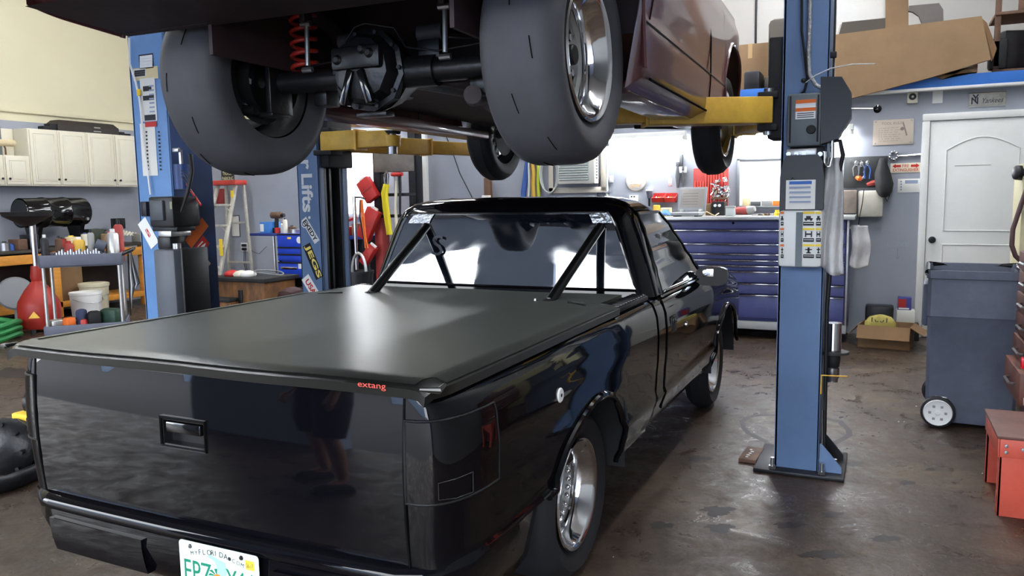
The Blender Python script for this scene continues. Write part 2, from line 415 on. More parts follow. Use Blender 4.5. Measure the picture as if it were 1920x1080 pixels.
# ================================================================== BLACK PICKUP TRUCK
M('truck_paint', (7, 7, 11), .04, spec=.42, coat=.0)
M('truck_glass', (13, 17, 25), .03, spec=1., ior=2.1, coat=.6)
def smudge(m, lo, hi, sc):
    nt = m.node_tree; n = nt.nodes; tc = n.new('ShaderNodeTexCoord'); mp = n.new('ShaderNodeMapping'); mp.inputs['Scale'].default_value = (1, 1, 2.2); mp.inputs['Rotation'].default_value = (0, .5, 0)
    no = n.new('ShaderNodeTexNoise'); no.inputs['Scale'].default_value = sc; no.inputs['Detail'].default_value = 5; no.inputs['Distortion'].default_value = .8
    mr = n.new('ShaderNodeMapRange'); mr.inputs['From Min'].default_value = .45; mr.inputs['From Max'].default_value = .72; mr.inputs['To Min'].default_value = lo; mr.inputs['To Max'].default_value = hi
    nt.links.new(tc.outputs['Object'], mp.inputs[0]); nt.links.new(mp.outputs[0], no.inputs['Vector']); nt.links.new(no.outputs['Fac'], mr.inputs['Value']); nt.links.new(mr.outputs[0], n['Principled BSDF'].inputs['Roughness'])
smudge(MATS['truck_glass'], .02, .13, 3.2)
def vinyl():
    m = M('vinyl', (15, 16, 15), .34, spec=.8, var=(3, .2), bump=(60, .018)); b = m.node_tree.nodes['Principled BSDF']; b.inputs['Sheen Weight'].default_value = .07; b.inputs['Sheen Roughness'].default_value = .35; b.inputs['Sheen Tint'].default_value = (.95, 1, .85, 1)
    return m
vinyl()
M('seam_black', (4, 4, 5), .8, spec=.1)
M('smoked_lens', (7, 6, 9), .03, spec=.5)
M('plate_white', (214, 232, 226), .35)
M('plate_green', (20, 120, 92), .5)
M('plate_orange', (238, 128, 40), .5)
M('plate_pale', (150, 200, 200), .5)
M('foil', (200, 204, 210), .25, .9, bump=(50, .9))
truck = thing('pickup_truck', 'glossy black two-door pickup truck with a vinyl bed cover and drag wheels', 'truck', (0, 0, 0))
PROF = [(.30, .775), (.36, .806), (.44, .838), (.525, .862), (.545, .852), (.62, .856), (.72, .864), (.82, .866), (.90, .860), (.96, .845), (.99, .825), (1.005, .79)]
def prof(z): return smooth_tab(PROF, z)
def arch_z(y, yc, zc, ar, af, h):
    a = af if y > yc else ar; t = (y-yc)/a
    return zc + h*math.sqrt(max(0, 1-t*t)) if abs(t) < 1 else -1
def side_pt(sx, Y, th, z, off=0.):
    """point of the truck's flank; th>0 runs round the rear corner"""
    p = prof(z)+off
    if th <= 0: return (sx*p, Y, z)
    c = math.cos(th)**.72; s = math.sin(th)**.9
    return (sx*(.728+(p-.728)*c), -.90-(.245+off)*s + .012*((z-.78)/.24)**2, z)
def zlow_bed(Y, th):
    if th > 0 or Y < -.56: return .525
    a = arch_z(Y, 0, .335, .52, .375, .40)
    if Y > 0: return max(a, .355)
    return max(a, .525)
ARCH_R = (0, .335, .52, .375, .40); ARCH_F = (2.75, .335, .40, .42, .41)
for sx, nm in ((1, 'r'), (-1, 'l')):
    cols = [(.85-i*(.85+.90)/70, 0.) for i in range(71)] + [(-.90, R(90)*i/14) for i in range(1, 15)]
    mb = MB(); nz = 22; vs = []; fs = []
    for (Y, th) in cols:
        zl = zlow_bed(Y, th)
        for j in range(nz+1):
            t = j/nz; z = zl+(1.005-zl)*t; vs.append(side_pt(sx, Y, th, z))
        vs.append(side_pt(sx, Y, th, 1.0)[:2] + (1.0,)); q = vs[-2]; vs[-1] = (q[0]-sx*.05*(1 if th < R(60) else 0), q[1]+(.05 if th >= R(60) else 0), 1.0)
    k = nz+2
    for i in range(len(cols)-1):
        for j in range(k-1): a = i*k+j; fs.append((a, a+k, a+k+1, a+1))
    mb.add(vs, fs); side = mb.build('bed_side', 'truck_paint', truck, smooth=50)
    # rolled lip of the wheel opening
    lip = MB(); P = []
    for i in range(33):
        t = PI*i/32; yy = -math.cos(t); Y = yy*(.52 if yy < 0 else .375)
        z = zlow_bed(Y, 0); P.append(V((sx*(prof(z)+.004), Y, z)))
    lip.tube(P, .014, 8).build('wheel_arch_lip', 'truck_paint', side)
    well = MB()
    def wfn(u, v):
        t = lerp(R(29), PI, u); yy = -math.cos(t); return (sx*lerp(.85, .45, v), yy*(.53 if yy < 0 else .37), .335+.41*math.sin(t))
    well.grid(wfn, 20, 2).build('wheel_well', 'black_rough', truck)
    MB().box((sx*.44, -.50, .50), (sx*.46, .40, .78)).build('wheel_well', 'black_rough', truck)
    MB().grid(lambda u, v: (sx*(lerp(.80, .852, v)-.03*(1-u)), lerp(-.50, -.93, u), lerp(.30, .527, v)), 8, 6).build('side_valance', 'truck_paint', truck, sol=.01)
    # tail lamp wraps the corner
    tl = MB()
    def tfn(u, v):
        z = lerp(.712, .93, v); s_ = u
        if s_ < .55: th = R(90)*(1-s_/.55); return side_pt(sx, -.90, th, z, .005)
        return side_pt(sx, -.90+(s_-.55)/.45*(-.0)+.0, 0, z, .005) if False else side_pt(sx, -.90 - .0 + (s_-.55)*.02, 0, z, .005)
    tl.grid(tfn, 24, 8); lamp = tl.build('tail_light', 'smoked_lens', truck, smooth=50)
    rim_ = MB()
    P = [V(tfn(u/20, 1)) for u in range(20)] + [V(tfn(1, 1-v/8)) for v in range(8)] + [V(tfn(1-u/20, 0)) for u in range(20)] + [V(tfn(0, v/8)) for v in range(8)]
    rim_.tube(P, .0035, 5, closed=True).build('lens_edge', 'black_plastic', lamp)
    P = [V(side_pt(sx, -.90, R(62)-R(34)*t, z, .0075)) for (t, z) in [(0, .725), (0, .77), (.5, .772), (1, .775), (1, .72), (.5, .72)]]
    MB().tube(P, .0016, 4, closed=True).build('reflector_edge', 'black_plastic', lamp)
# truck underbody and core that closes the gaps
core = MB(); core.box((-.70, -1.08, .42), (.70, .80, .98)); core.box((-.74, .80, .36), (.74, 2.2, .98)); core.box((-.62, 2.2, .36), (.62, 3.4, .90))
core.build('underbody', 'black_rough', truck)
fuel = pX(1051, 741, .867)
MB().lathe([(0, .006), (.022, .006), (.025, .003), (.025, 0)], (prof(fuel.z)-.001, fuel.y, fuel.z), (1, 0, .0), 24).build('round_decal', 'white_plain', truck)
MB().lathe([(0, .0075), (.006, .0075), (.006, 0)], (prof(fuel.z)-.001, fuel.y, fuel.z), (1, 0, 0), 12).build('decal_centre', 'ink', truck)
# tailgate: crowned panel with a recessed handle
def tg(x, z, off=0.):
    return (x, -1.132 - .016*(1-((z-.76)/.25)**2) - .014*(1-(x/.72)**2) - off, z)
HX0, HX1, HZ0, HZ1 = -.118, .048, .776, .852
xs = sorted(set([-.72+1.44*i/36 for i in range(37)] + [HX0, HX1])); zs = sorted(set([.535+.455*i/18 for i in range(19)] + [HZ0, HZ1]))
t_ = MB(); vs = [tg(x, z) for x in xs for z in zs]; nz = len(zs); fs = []
for i in range(len(xs)-1):
    for j in range(nz-1):
        if HX0-1e-6 <= xs[i] and xs[i+1] <= HX1+1e-6 and HZ0-1e-6 <= zs[j] and zs[j+1] <= HZ1+1e-6: continue
        a = i*nz+j; fs.append((a, a+nz, a+nz+1, a+1))
t_.add(vs, fs)
def top_roll(u, v): x = lerp(-.72, .72, u); a = R(90)*v; p = tg(x, .99); return (x, p[1]+.022*(1-math.cos(a)), .99+.012*math.sin(a))
t_.grid(top_roll, 20, 5); gate = t_.build('tailgate', 'truck_paint', truck, smooth=50)
hb = MB(); y_ = tg(-.03, .81)[1]
hb.box((HX0, y_+.03, HZ0), (HX1, y_+.035, HZ1))
hb.box((HX0-.001, y_, HZ0), (HX0+.002, y_+.035, HZ1)); hb.box((HX1-.002, y_, HZ0), (HX1+.001, y_+.035, HZ1)); hb.box((HX0, y_, HZ0-.001), (HX1, y_+.035, HZ0+.002)); hb.box((HX0, y_, HZ1-.002), (HX1, y_+.035, HZ1+.001))
hd = hb.build('tailgate_handle', 'black_plastic', truck)
MB().box((HX0+.012, y_-.004, HZ0+.036), (HX1-.012, y_+.018, HZ1-.006), .006).build('paddle', 'black_gloss', hd)
rm = MB(); rm.tube([(HX0-.006, y_-.002, HZ0-.006), (HX1+.006, y_-.002, HZ0-.006), (HX1+.006, y_-.002, HZ1+.006), (HX0-.006, y_-.002, HZ1+.006)], .006, 6, closed=True)
rm.build('bezel', 'black_gloss', hd)
for sx in (-1, 1): MB().tube([(sx*.7235, -1.133, .53), (sx*.7235, -1.146, .66), (sx*.7235, -1.148, .80), (sx*.7235, -1.140, .92), (sx*.7235, -1.132, 1.0)], .0045, 5).build('tailgate_seam', 'seam_black', truck)
# roll pan / bumper
BP = [(1.0, .538, -1.135), (1.0, .530, -1.165), (1.0, .515, -1.176), (1.0, .495, -1.172), (1.0, .485, -1.160), (.985, .44, -1.165), (.96, .38, -1.15), (.93, .33, -1.12), (.90, .29, -1.07), (.88, .27, -1.0)]
bm_ = MB(); cols = []
def bump_pt(u, kz):
    s, z, yb = BP[kz]
    # plan: straight across the back, round corner, short return along the flank
    if u <= .8:
        x = lerp(0, .70, u/.8); y = yb-.012*(1-(x/.72)**2); return (x*s, y)
    t = (u-.8)/.2; a = R(90)*min(1, t/.6)
    x = .70+.158*math.sin(a); y = yb+.22*(1-math.cos(a)) + (max(0, t-.6)/.4)*.22
    return (x*s, y)
PLX0, PLX1 = -.165, .245
vs = []; fs = []; US = []
full = [-1+i/20 for i in range(41)]
n_ = len(BP)
for u in full:
    for kz in range(n_):
        x, y = bump_pt(abs(u), kz); vs.append((x*(1 if u >= 0 else -1), y, BP[kz][1]))
for i in range(len(full)-1):
    for j in range(n_-1): a = i*n_+j; fs.append((a, a+1, a+n_+1, a+n_))
bm_.add(vs, fs); bumper = bm_.build('rear_bumper', 'truck_paint', truck, smooth=50)
for (x0, x1) in ((-.66, -.22), (.30, .66)):
    pn = MB()
    def pf(u, v):
        x = lerp(x0, x1, u); z = lerp(.345, .462, v)
        if (u < .05 or u > .95): pass
        return (x, -1.186+.02*((z-.46)/.12)**2+.012*(x/.72)**2, z)
    pn.grid(pf, 10, 5)
    e = [pf(0, 0), pf(1, 0), pf(1, 1), pf(0, 1)]
    pn.add(e+[(p[0], p[1]+.05, p[2]) for p in e], [(0, 1, 5, 4), (1, 2, 6, 5), (2, 3, 7, 6), (3, 0, 4, 7)])
    pn.build('bumper_panel', 'truck_paint', bumper, smooth=40)
# licence plate
_tl = pY(335, 1010, -1.194)
PM = basis((_tl.x, -1.194, _tl.z-.153), (1, 0, 0), (0, 0, 1), (0, -1, 0))
pw, ph = .306, .153
plate = MB(PM)
rr = .012; poly = []
for cx, cy, a0 in ((pw-rr, rr, -90), (pw-rr, ph-rr, 0), (rr, ph-rr, 90), (rr, rr, 180)):
    poly += [(cx+rr*math.cos(R(a0+15*i)), cy+rr*math.sin(R(a0+15*i))) for i in range(7)]
plate.prism(poly, -.002, 0); plate = plate.build('license_plate', 'plate_white', truck, smooth=30)
plate['label'] = 'white license plate with green letters and orange fruit'
pmx = lambda x, y, z=.0: PM @ Mx.Translation((x, y, z))
st = [(.128, .02), (.150, .015), (.168, .03), (.178, .055), (.186, .09), (.180, .112), (.120, .126), (.112, .118), (.140, .108), (.150, .08), (.140, .05)]
MB(PM).prism(st, .0004, .0007).build('state_outline', 'plate_pale', plate, smooth=0)
text('plate_letters', 'EPZ', 'plate_green', plate, pmx(.018, .028), .108, .068, .0012)
text('plate_letters', 'Y66', 'plate_green', plate, pmx(.182, .028), .108, .068, .0012)
for i, ch in enumerate('MYFLORIDA.COM'):
    t = (i+.5)/13; big = ch in 'FLORIDA' and 2 <= i <= 8
    x = .046+.208*t; y = .112+.014*math.sin(PI*t); an = R(16)*(.5-t)*1.2
    text('plate_slogan', ch, 'ink', plate, PM @ Mx.Translation((x-.006, y-.004*abs(t-.5), 0)) @ Mx.Rotation(an, 4, 'Z'), None, .016 if big else .012, .0012)
for cx, cy, r_ in ((.150, .052, .020), (.140, .026, .018)): MB(PM).prism(circ(r_, 20, cx, cy), .0012, .0022).build('orange_fruit', 'plate_orange', plate, smooth=0)
for pl in ([(.142, .068), (.128, .082), (.118, .078)], [(.146, .07), (.148, .088), (.138, .086)], [(.142, .066), (.120, .070), (.112, .062)]):
    MB(PM).prism(pl, .0012, .0024).build('leaf', 'plate_green', plate, smooth=0)
for i in range(5): MB(PM).prism(circ(.0045, 8, .156+.006*math.cos(i*1.257), .034+.006*math.sin(i*1.257)), .0022, .0028).build('blossom', 'white_plain', plate, smooth=0)
MB(PM).prism([(.258, .107), (.290, .107), (.290, .135), (.258, .135)], .0005, .001).build('date_sticker', 'yellow_ink', plate, smooth=0)
text('sticker_print', '06-17', 'ink', plate, pmx(.261, .113), .026, .014, .0014)
for x, y in ((.045, .138), (.243, .138)): MB(PM).lathe([(0, .004), (.006, .003), (.0075, 0)], (x, y, 0), (0, 0, 1), 12).build('plate_bolt', 'dark_metal' if x > .1 else 'steel', plate)
# tonneau cover
cov = MB()
def cf(u, v):
    x = lerp(-.835, .835, u); y = lerp(-1.175, .70, v)
    ex = min(1, (.835-abs(x))/.05); ey = min(1, (y+1.175)/.04)
    z = 1.038 - .010*math.sin(PI*u)*math.sin(PI*min(1, v*1.02)) - .016*(1-ex)**2 - .016*(1-ey)**2
    cr = max(0, abs(x)-.74)/.1*max(0, -1.10-y)/.07
    z += .006*math.sin(9*x+3*y)*.25
    if abs(x) > .735 and y > .36: x = math.copysign(.735, x)
    return (x*(1-.03*cr), y, z)
cov.grid(cf, 56, 60)
P = [cf(i/56, 0) for i in range(57)]
edge = [cf(0, 1-j/60) for j in range(61)] + P + [cf(1, j/60) for j in range(61)]
k = len(edge)
cov.add(edge+[(p[0]*.995, p[1]+(.006 if abs(p[0]) < .8 else 0), p[2]-.026) for p in edge], [(i, i+1, k+i+1, k+i) for i in range(k-1)])
cover = cov.build('bed_cover', 'vinyl', truck, smooth=45)
def band(fn, n, wd):
    b = MB(); b.grid(fn, n, 2); return b.build('edge_band', 'vinyl', cover, smooth=30)
band(lambda u, v: (lambda p: (p[0], p[1], p[2]+.0035))(cf(.03+.94*u, .006+.034*v)), 56, 0)
for s_ in (0, 1): band(lambda u, v: (lambda p: (p[0], p[1], p[2]+.0035))(cf((.004+.034*v) if s_ == 0 else 1-(.004+.034*v), .04+.76*u)), 50, 0)
for sx in (-1, 1): MB().tube([(sx*.835, -1.12, 1.028), (sx*.845, -1.165, 1.024), (sx*.80, -1.182, 1.026)], [.005, .009, .005], 8).build('corner_fold', 'vinyl', cover)
lg = pZ(693, 716, 1.03)
text('cover_logo', 'extang', M('logo_red', (214, 74, 60), .5), cover, basis((.62, -1.192+.004, 1.0155), (1, 0, 0), (0, .0, 1), (0, -1, 0)), .085, .017, .0015)
# ribbed rail cap ahead of the cover
for sx in (-1, 1):
    rc = MB(); rc.box((sx*.742, .37, 1.0), (sx*.822, .84, 1.022), .006); cap = rc.build('rail_cap', 'black_plastic', truck)
    for i in range(11): MB().box((sx*.748, .40+i*.04, 1.02), (sx*.816, .42+i*.04, 1.031), .004).build('rib', 'black_gloss', cap)
    MB().tube([(sx*.70, .30, 1.034), (sx*.60, .36, 1.04), (sx*.72, .375, 1.036), (sx*.80, .36, 1.03)], .006, 5).build('cover_corner', 'vinyl', truck)
# cab: lower flanks, doors, front wings
def ztop(Y): return smooth_tab([(.8, 1.0), (2.1, .995), (2.6, .965), (3.3, .90), (3.62, .82)], Y)
def zlow_cab(Y): return max(arch_z(Y, *ARCH_F), .37 if Y < 2.6 else .42)
def fx(Y, z):
    p = prof(min(1.004, z+(1.0-ztop(Y)))); k_ = max(0, (Y-3.2)/.45)
    return p-.20*k_**2
for sx in (1, -1):
    mb = MB(); vs = []; fs = []; nz = 22; cols = [.885+i*(3.62-.885)/100 for i in range(101)]
    for Y in cols:
        zl, zt = zlow_cab(Y), ztop(Y)
        for j in range(nz+1): z = zl+(zt+.005-zl)*j/nz; vs.append((sx*fx(Y, z), Y, z))
        vs.append((sx*(fx(Y, zt+.005)-.06), Y, zt+.012))
    k = nz+2
    for i in range(len(cols)-1):
        for j in range(k-1): a = i*k+j; fs.append((a, a+k, a+k+1, a+1))
    mb.add(vs, fs); fl = mb.build('cab_flank', 'truck_paint', truck, smooth=50)
    P = []
    for i in range(29):
        t = PI*i/28; yy = -math.cos(t); Y = 2.75+yy*(.40 if yy < 0 else .42); z = zlow_cab(Y); P.append(V((sx*(fx(Y, z)+.004), Y, z)))
    MB().tube(P, .013, 8).build('wheel_arch_lip', 'truck_paint', fl)
    MB().grid(lambda u, v: (sx*lerp(.84, .45, v), 2.75-math.cos(PI*u)*.43, .335+.42*math.sin(PI*u)), 20, 2).build('wheel_well', 'black_rough', truck)
    MB().box((sx*.43, 2.3, .30), (sx*.45, 3.2, .80)).build('wheel_well', 'black_rough', truck)
    # door skin, a hair proud of the flank
    dm = MB()
    def df(u, v, off=.006):
        Y = lerp(1.03, 2.13, u); z = lerp(.43, 1.0, v)
        if Y > 2.13-.02: pass
        return (sx*(prof(z)+off), Y, z)
    dm.grid(df, 24, 20)
    e = [df(u/24, 0) for u in range(25)] + [df(1, v/20) for v in range(21)] + [df(1-u/24, 1) for u in range(25)] + [df(0, 1-v/20) for v in range(21)]
    k = len(e); dm.add(e+[(p[0]-sx*.008, p[1], p[2]) for p in e], [(i, (i+1) % k, k+(i+1) % k, k+i) for i in range(k)])
    door = dm.build('door', 'truck_paint', truck, smooth=45)
    MB().tube([V((p[0]-sx*.004, p[1], p[2])) for p in e], .004, 4, closed=True).build('door_seam', 'seam_black', door)
    h = MB().box((sx*(prof(.85)+.003), 1.10, .80), (sx*(prof(.85)+.010), 1.21, .885), .004); hh = h.build('door_handle', 'black_plastic', door)
    MB().box((sx*(prof(.85)+.008), 1.115, .845), (sx*(prof(.85)+.016), 1.195, .872), .004).build('handle_paddle', 'black_gloss', door)
    MB().lathe([(0, .012), (.014, .011), (.016, 0)], (sx*(prof(.80)+.004), 1.42, .80), (sx, 0, 0), 14).build('lock', 'chrome', door)
    MB().tube([V((sx*(prof(.985)+.012), Y, .998)) for Y in (1.04, 1.5, 2.1)], .008, 6).build('window_sweep', 'black_gloss', door)
# greenhouse shell
GZ = [1.0, 1.1, 1.2, 1.3, 1.38, 1.43, 1.465, 1.487, 1.498]
def g_hw(z): return smooth_tab([(1.0, .825), (1.1, .795), (1.2, .762), (1.3, .728), (1.38, .695), (1.43, .665), (1.465, .62), (1.487, .55), (1.498, .45)], z)
def g_yr(z): return interp([(1.0, .875), (1.38, .945), (1.43, .965), (1.465, 1.0), (1.487, 1.07), (1.498, 1.17)], z)
def g_yf(z): return interp([(1.0, 2.36), (1.38, 1.70), (1.43, 1.62), (1.465, 1.56), (1.487, 1.49), (1.498, 1.42)], z)
def ring(z):
    hw, yr, yf = g_hw(z), g_yr(z), g_yf(z); rc = .085; P = []
    for i in range(9): x = (hw-rc)*i/8; P.append((x, yr+.035*(x/hw)**2))
    yb = P[-1][1]
    for i in range(1, 7): a = R(90)*i/6; P.append((hw-rc+rc*math.sin(a), yb+rc*1.2*(1-math.cos(a))))
    ys = P[-1][1]; ye = yf-.20
    for i in range(1, 9): t = i/8; P.append((hw, lerp(ys, ye, t)))
    for i in range(1, 7): a = R(90)*i/6; P.append((hw-.10*(1-math.cos(a)), ye+.06*math.sin(a)))
    x1, y1 = P[-1]
    for i in range(1, 9): x = x1*(1-i/8); P.append((x, y1+(yf-y1)*(1-(x/x1)**2)))
    return [(x, y, z) for x, y in P] + [(-x, y, z) for x, y in P[-2:0:-1]]
gh = MB(); gh.loft([ring(z) for z in GZ], True, True); cabo = gh.build('cab_roof', 'truck_paint', truck, smooth=60)
# rear glass
def rg(u, v, off=.004, grow=0.):
    z = lerp(1.036-grow, 1.415+grow, v); hw = g_hw(z); xm = lerp(.745, .598, v)+grow
    x = lerp(-xm, xm, u)
    # rounded top corners
    if v > .85: x *= 1-.03*((v-.85)/.15)**2
    t = abs(x)/hw; y = g_yr(z)+.035*min(1, t)**2
    ex = max(0, abs(x)-(hw-.085)); y += ex*ex*4.5
    return (x, y-off, z)
glass = MB().grid(rg, 30, 14).build('rear_window', 'truck_glass', truck, smooth=60)
P = [V(rg(i/30, 0, .005)) for i in range(31)] + [V(rg(1, i/14, .005)) for i in range(1, 15)] + [V(rg(1-i/30, 1, .005)) for i in range(1, 31)] + [V(rg(0, 1-i/14, .005)) for i in range(1, 14)]
MB().tube(P, .008, 6, closed=True).build('window_seal', 'black_gloss', glass)
for (x0, x1) in ((-.57, -.43), (.50, .60)):
    ft = MB(); random.seed(3)
    ft.grid(lambda u, v: (lambda q: (q[0], q[1]-.004*random.random(), q[2]))(rg((lerp(x0, x1, u)/.61+1)/2, .86+.14*v, .007)), 8, 5)
    ft.build('foil_tape', 'foil', glass, smooth=0)
text('window_sticker', 'S', M('sticker_dark', (30, 36, 52), .4), glass, basis((-.40, .895, 1.19), (1, 0, 0), (0, .176, .984)), .07, .11, 0)
# side windows, windscreen
for sx in (1, -1):
    def sw(u, v, off=.004):
        z = lerp(1.012, 1.405, v); y0_ = lerp(1.075, 1.13, v); y1_ = lerp(2.03, 1.56, v)
        return (sx*(g_hw(z)+off), lerp(y0_, y1_, u), z)
    wdw = MB().grid(sw, 14, 10).build('side_window', 'truck_glass', truck, smooth=60)
    P = [V(sw(i/14, 0)) for i in range(15)] + [V(sw(1, i/10)) for i in range(1, 11)] + [V(sw(1-i/14, 1)) for i in range(1, 15)] + [V(sw(0, 1-i/10)) for i in range(1, 10)]
    MB().tube(P, .008, 6, closed=True).build('window_seal', 'black_gloss', wdw)
    # door mirror
    mr = MB()
    rg_ = []
    for yy, hw_, z0, z1 in ((1.99, .05, .985, 1.05), (1.965, .085, .965, 1.068), (1.93, .092, .957, 1.073), (1.90, .09, .958, 1.072)):
        cx = .915
        rg_.append([(sx*(cx+hw_*math.copysign(abs(math.cos(a))**.6, math.cos(a))), yy+.02*math.cos(a), (z0+z1)/2+(z1-z0)/2*math.copysign(abs(math.sin(a))**.6, math.sin(a))) for a in [2*PI*i/20 for i in range(20)]])
    mr.loft(rg_); mir = mr.build('door_mirror', 'truck_paint', truck, smooth=50)
    MB().box((sx*.79, 1.93, .985), (sx*.86, 1.98, 1.02), .01).build('mirror_arm', 'black_plastic', mir)
    MB().obox((sx*.885, 1.893, 1.036), (.085, .004, .046), None, .012).build('mirror_glass', 'chrome', mir)
MB().grid(lambda u, v: (lambda z, x: (x, (lambda hw, x1: g_yf(z)-(.26)*(x/hw)**2+.006)(g_hw(z), 0), z+.004))(lerp(1.02, 1.41, v), lerp(-1, 1, u)*(g_hw(lerp(1.02, 1.41, v))-.12)), 20, 8).build('windscreen', 'truck_glass', truck, smooth=60)
# bonnet and nose
MB().grid(lambda u, v: (lambda Y, x: (x, Y-.10*(x/.8)**2*v, ztop(Y)+.012+.035*(1-(x/.8)**2)))(lerp(2.25, 3.66, v), lerp(-.77, .77, u)), 20, 24).build('hood', 'truck_paint', truck, smooth=60)
MB().grid(lambda u, v: (lerp(-.66, .66, u), 3.66-.10*(lerp(-1, 1, u))**2+.03*math.sin(PI*v), lerp(.34, .86, v)), 16, 8).build('nose', 'truck_paint', truck, smooth=60)
MB().box((-.5, 3.66, .62), (.5, 3.70, .76), .01).build('grille', 'black_plastic', truck)
# roll-cage braces that leave the bed and run through the rear glass
for x in (-.485, .478):
    p0 = V((x, .45, 1.028)); p1 = V((x+(.03 if x < 0 else .07), .928, 1.335))
    mb = MB(); mb.tube([p0+V((0, -.0, -.03)), p0, p1, p1+(p1-p0).normalized()*.02], .024, 16)
    br = mb.build('roll_bar', M('bar_black', (14, 14, 15), .3, coat=.2), truck)
    MB().lathe([(.024, .012), (.034, .008), (.040, 0)], (x, .45, 1.026), (0, .2, 1), 18).build('grommet', 'black_rough', br)
MB().lathe([(0, .010), (.007, .009), (.009, 0)], (.42, .42, 1.034), (0, 0, 1), 10).build('snap', 'steel', truck)
# wheels
def wheel(parent, c, sx, Rt, wt, rl, style):
    cx, cy, cz = c; ax = (sx, 0, 0); o = (cx, cy, cz)
    h = wt/2
    pr = [(rl-.004, h-.035), (rl+.02, h-.012), (rl+.05, h+.004), (lerp(rl, Rt, .62), h+.010), (Rt-.035, h), (Rt-.012, h-.022), (Rt-.002, h-.05), (Rt, h*.4), (Rt, -h*.4), (Rt-.002, -h+.05), (Rt-.012, -h+.022), (Rt-.035, -h), (lerp(rl, Rt, .5), -h-.008), (rl, -h+.012)]
    tire = MB().lathe(pr, o, ax, 56).build('tire', 'rubber', parent, smooth=50)
    lp = [(rl-.002, h-.03), (rl+.006, h-.008), (rl+.002, h-.002), (rl-.008, h-.004), (rl-.020, h-.014), (rl-.024, h-.04), (rl-.042, h-.055), (rl-.045, h-.10 if wt > .2 else h-.07)]
    dz = h-.10 if wt > .2 else h-.07
    rim = MB().lathe(lp, o, ax, 56).build('rim', 'chrome', parent, smooth=50)
    MB().lathe([(rl-.004, h-.03), (rl-.03, 0), (rl-.004, -h+.02)], o, ax, 40).build('barrel', 'steel', rim)
    A = V(ax); u = A.orthogonal().normalized(); v = A.cross(u); O = V(o)
    if style == 'drag':
        rd = rl-.045
        d = MB().lathe([(rd, dz), (rd-.006, dz-.035), (rd*.80, dz-.045), (rd*.62, dz-.03), (rd*.40, dz-.02), (.055, dz-.015), (.05, dz+.01), (0, dz+.012)], o, ax, 48); disc = d.build('wheel_disc', 'alu', rim, smooth=50)
        rv = MB(); fn = MB()
        for i in range(30):
            a = 2*PI*i/30; di = u*math.cos(a)+v*math.sin(a); q = O+di*(rd-.003)+A*(dz-.012)
            rv.sphere(q, .0125, n=8, k=6)
            fn.tube([O+di*(rd*.42)+A*(dz-.016), O+di*(rd*.84)+A*(dz-.038)], .006, 5)
        rv.build('bead_bolts', 'chrome', rim); fn.build('disc_fins', 'alu', rim)
        for i in range(5):
            a = 2*PI*i/5; q = O+(u*math.cos(a)+v*math.sin(a))*.057+A*(dz-.015); MB().cyl(q, q+A*.025, .011, n=8).build('lug_nut', 'chrome', rim)
    else:
        rd = rl-.045
        d = MB().lathe([(rd, dz), (rd-.012, dz-.012), (rd-.035, dz-.014)], o, ax, 48)
        B = basis(O+A*(dz-.02), u, v)
        for i in range(5):
            a = 2*PI*i/5
            # split triangular spokes
            for da in (-.27, .27):
                p0 = (.062*math.cos(a+da*1.3), .062*math.sin(a+da*1.3)); p1 = ((rd-.02)*math.cos(a+da), (rd-.02)*math.sin(a+da))
                dx, dy = p1[0]-p0[0], p1[1]-p0[1]; l = math.hypot(dx, dy); nx, ny = -dy/l*.014, dx/l*.014
                d.prism([(p0[0]+nx, p0[1]+ny), (p0[0]-nx, p0[1]-ny), (p1[0]-nx*1.2, p1[1]-ny*1.2), (p1[0]+nx*1.2, p1[1]+ny*1.2)], -.012, .012, B)
        d.prism(circ(.085, 30), -.016, .014, B); disc = d.build('wheel_disc', 'alu', rim, smooth=40)
        MB().lathe([(.0, .05), (.030, .05), (.034, .045), (.034, 0)], O+A*(dz-.01), ax, 20).build('center_cap', 'dark_metal', rim)
        for i in range(5):
            a = 2*PI*(i+.5)/5; q = O+(u*math.cos(a)+v*math.sin(a))*.06+A*(dz-.01); MB().cyl(q, q+A*.03, .012, n=8).build('lug_nut', 'chrome', rim)
        MB().lathe([(rd-.012, dz-.075), (.03, dz-.075)], o, ax, 30).build('brake_drum', 'black_rough', rim)
    return tire
wheel_r = wheel
for sx in (1, -1):
    wheel(truck, (sx*.645, 0, .338), sx, .336, .27, .214, 'drag')
    wheel(truck, (sx*.705, 2.75, .322), sx, .320, .15, .205, 'drag')

# ================================================================== MAROON CAR UP ON THE LIFT
M('car_red', (90, 48, 49), .36, var=(2, .12), coat=.6)
M('underside', (44, 30, 32), .6, var=(4, .35), bump=(20, .2))
M('axle_black', (20, 20, 22), .34, .2, var=(8, .3), bump=(24, .25))
M('spring_red', (168, 44, 32), .4)
M('slick', (76, 75, 79), .58, spec=.3, var=(4, .12), bump=(50, .04))
CB = at((.155, -.29, 0), R(1.7))
car = thing('lifted_car', 'maroon coupe raised overhead on the lift with wide drag slicks', 'car', m=at((.155, -.29, 1.60), R(1.7)))
ZA = 1.962
CP = [(1.88, .80), (1.91, .83), (1.925, .868), (2.0, .872), (2.11, .878), (2.125, .870), (2.3, .878), (2.5, .87), (2.62, .84)]
def cpf(z): return smooth_tab(CP, z)
def c_low(y):
    a = arch_z(y, 0, 2.10, .40, .30, .40); b = arch_z(y, 2.60, 2.05, .39, .38, .36)
    base = 1.885 if -.2 < y < 2.6 else (2.09+(-.35-y)*.07 if y < 0 else 1.97)
    return max(a, b, base)
def c_x(y, z): return cpf(z)-.04*max(0, (-.6-y)/.2)**2-.28*max(0, (y-2.8)/.7)**2
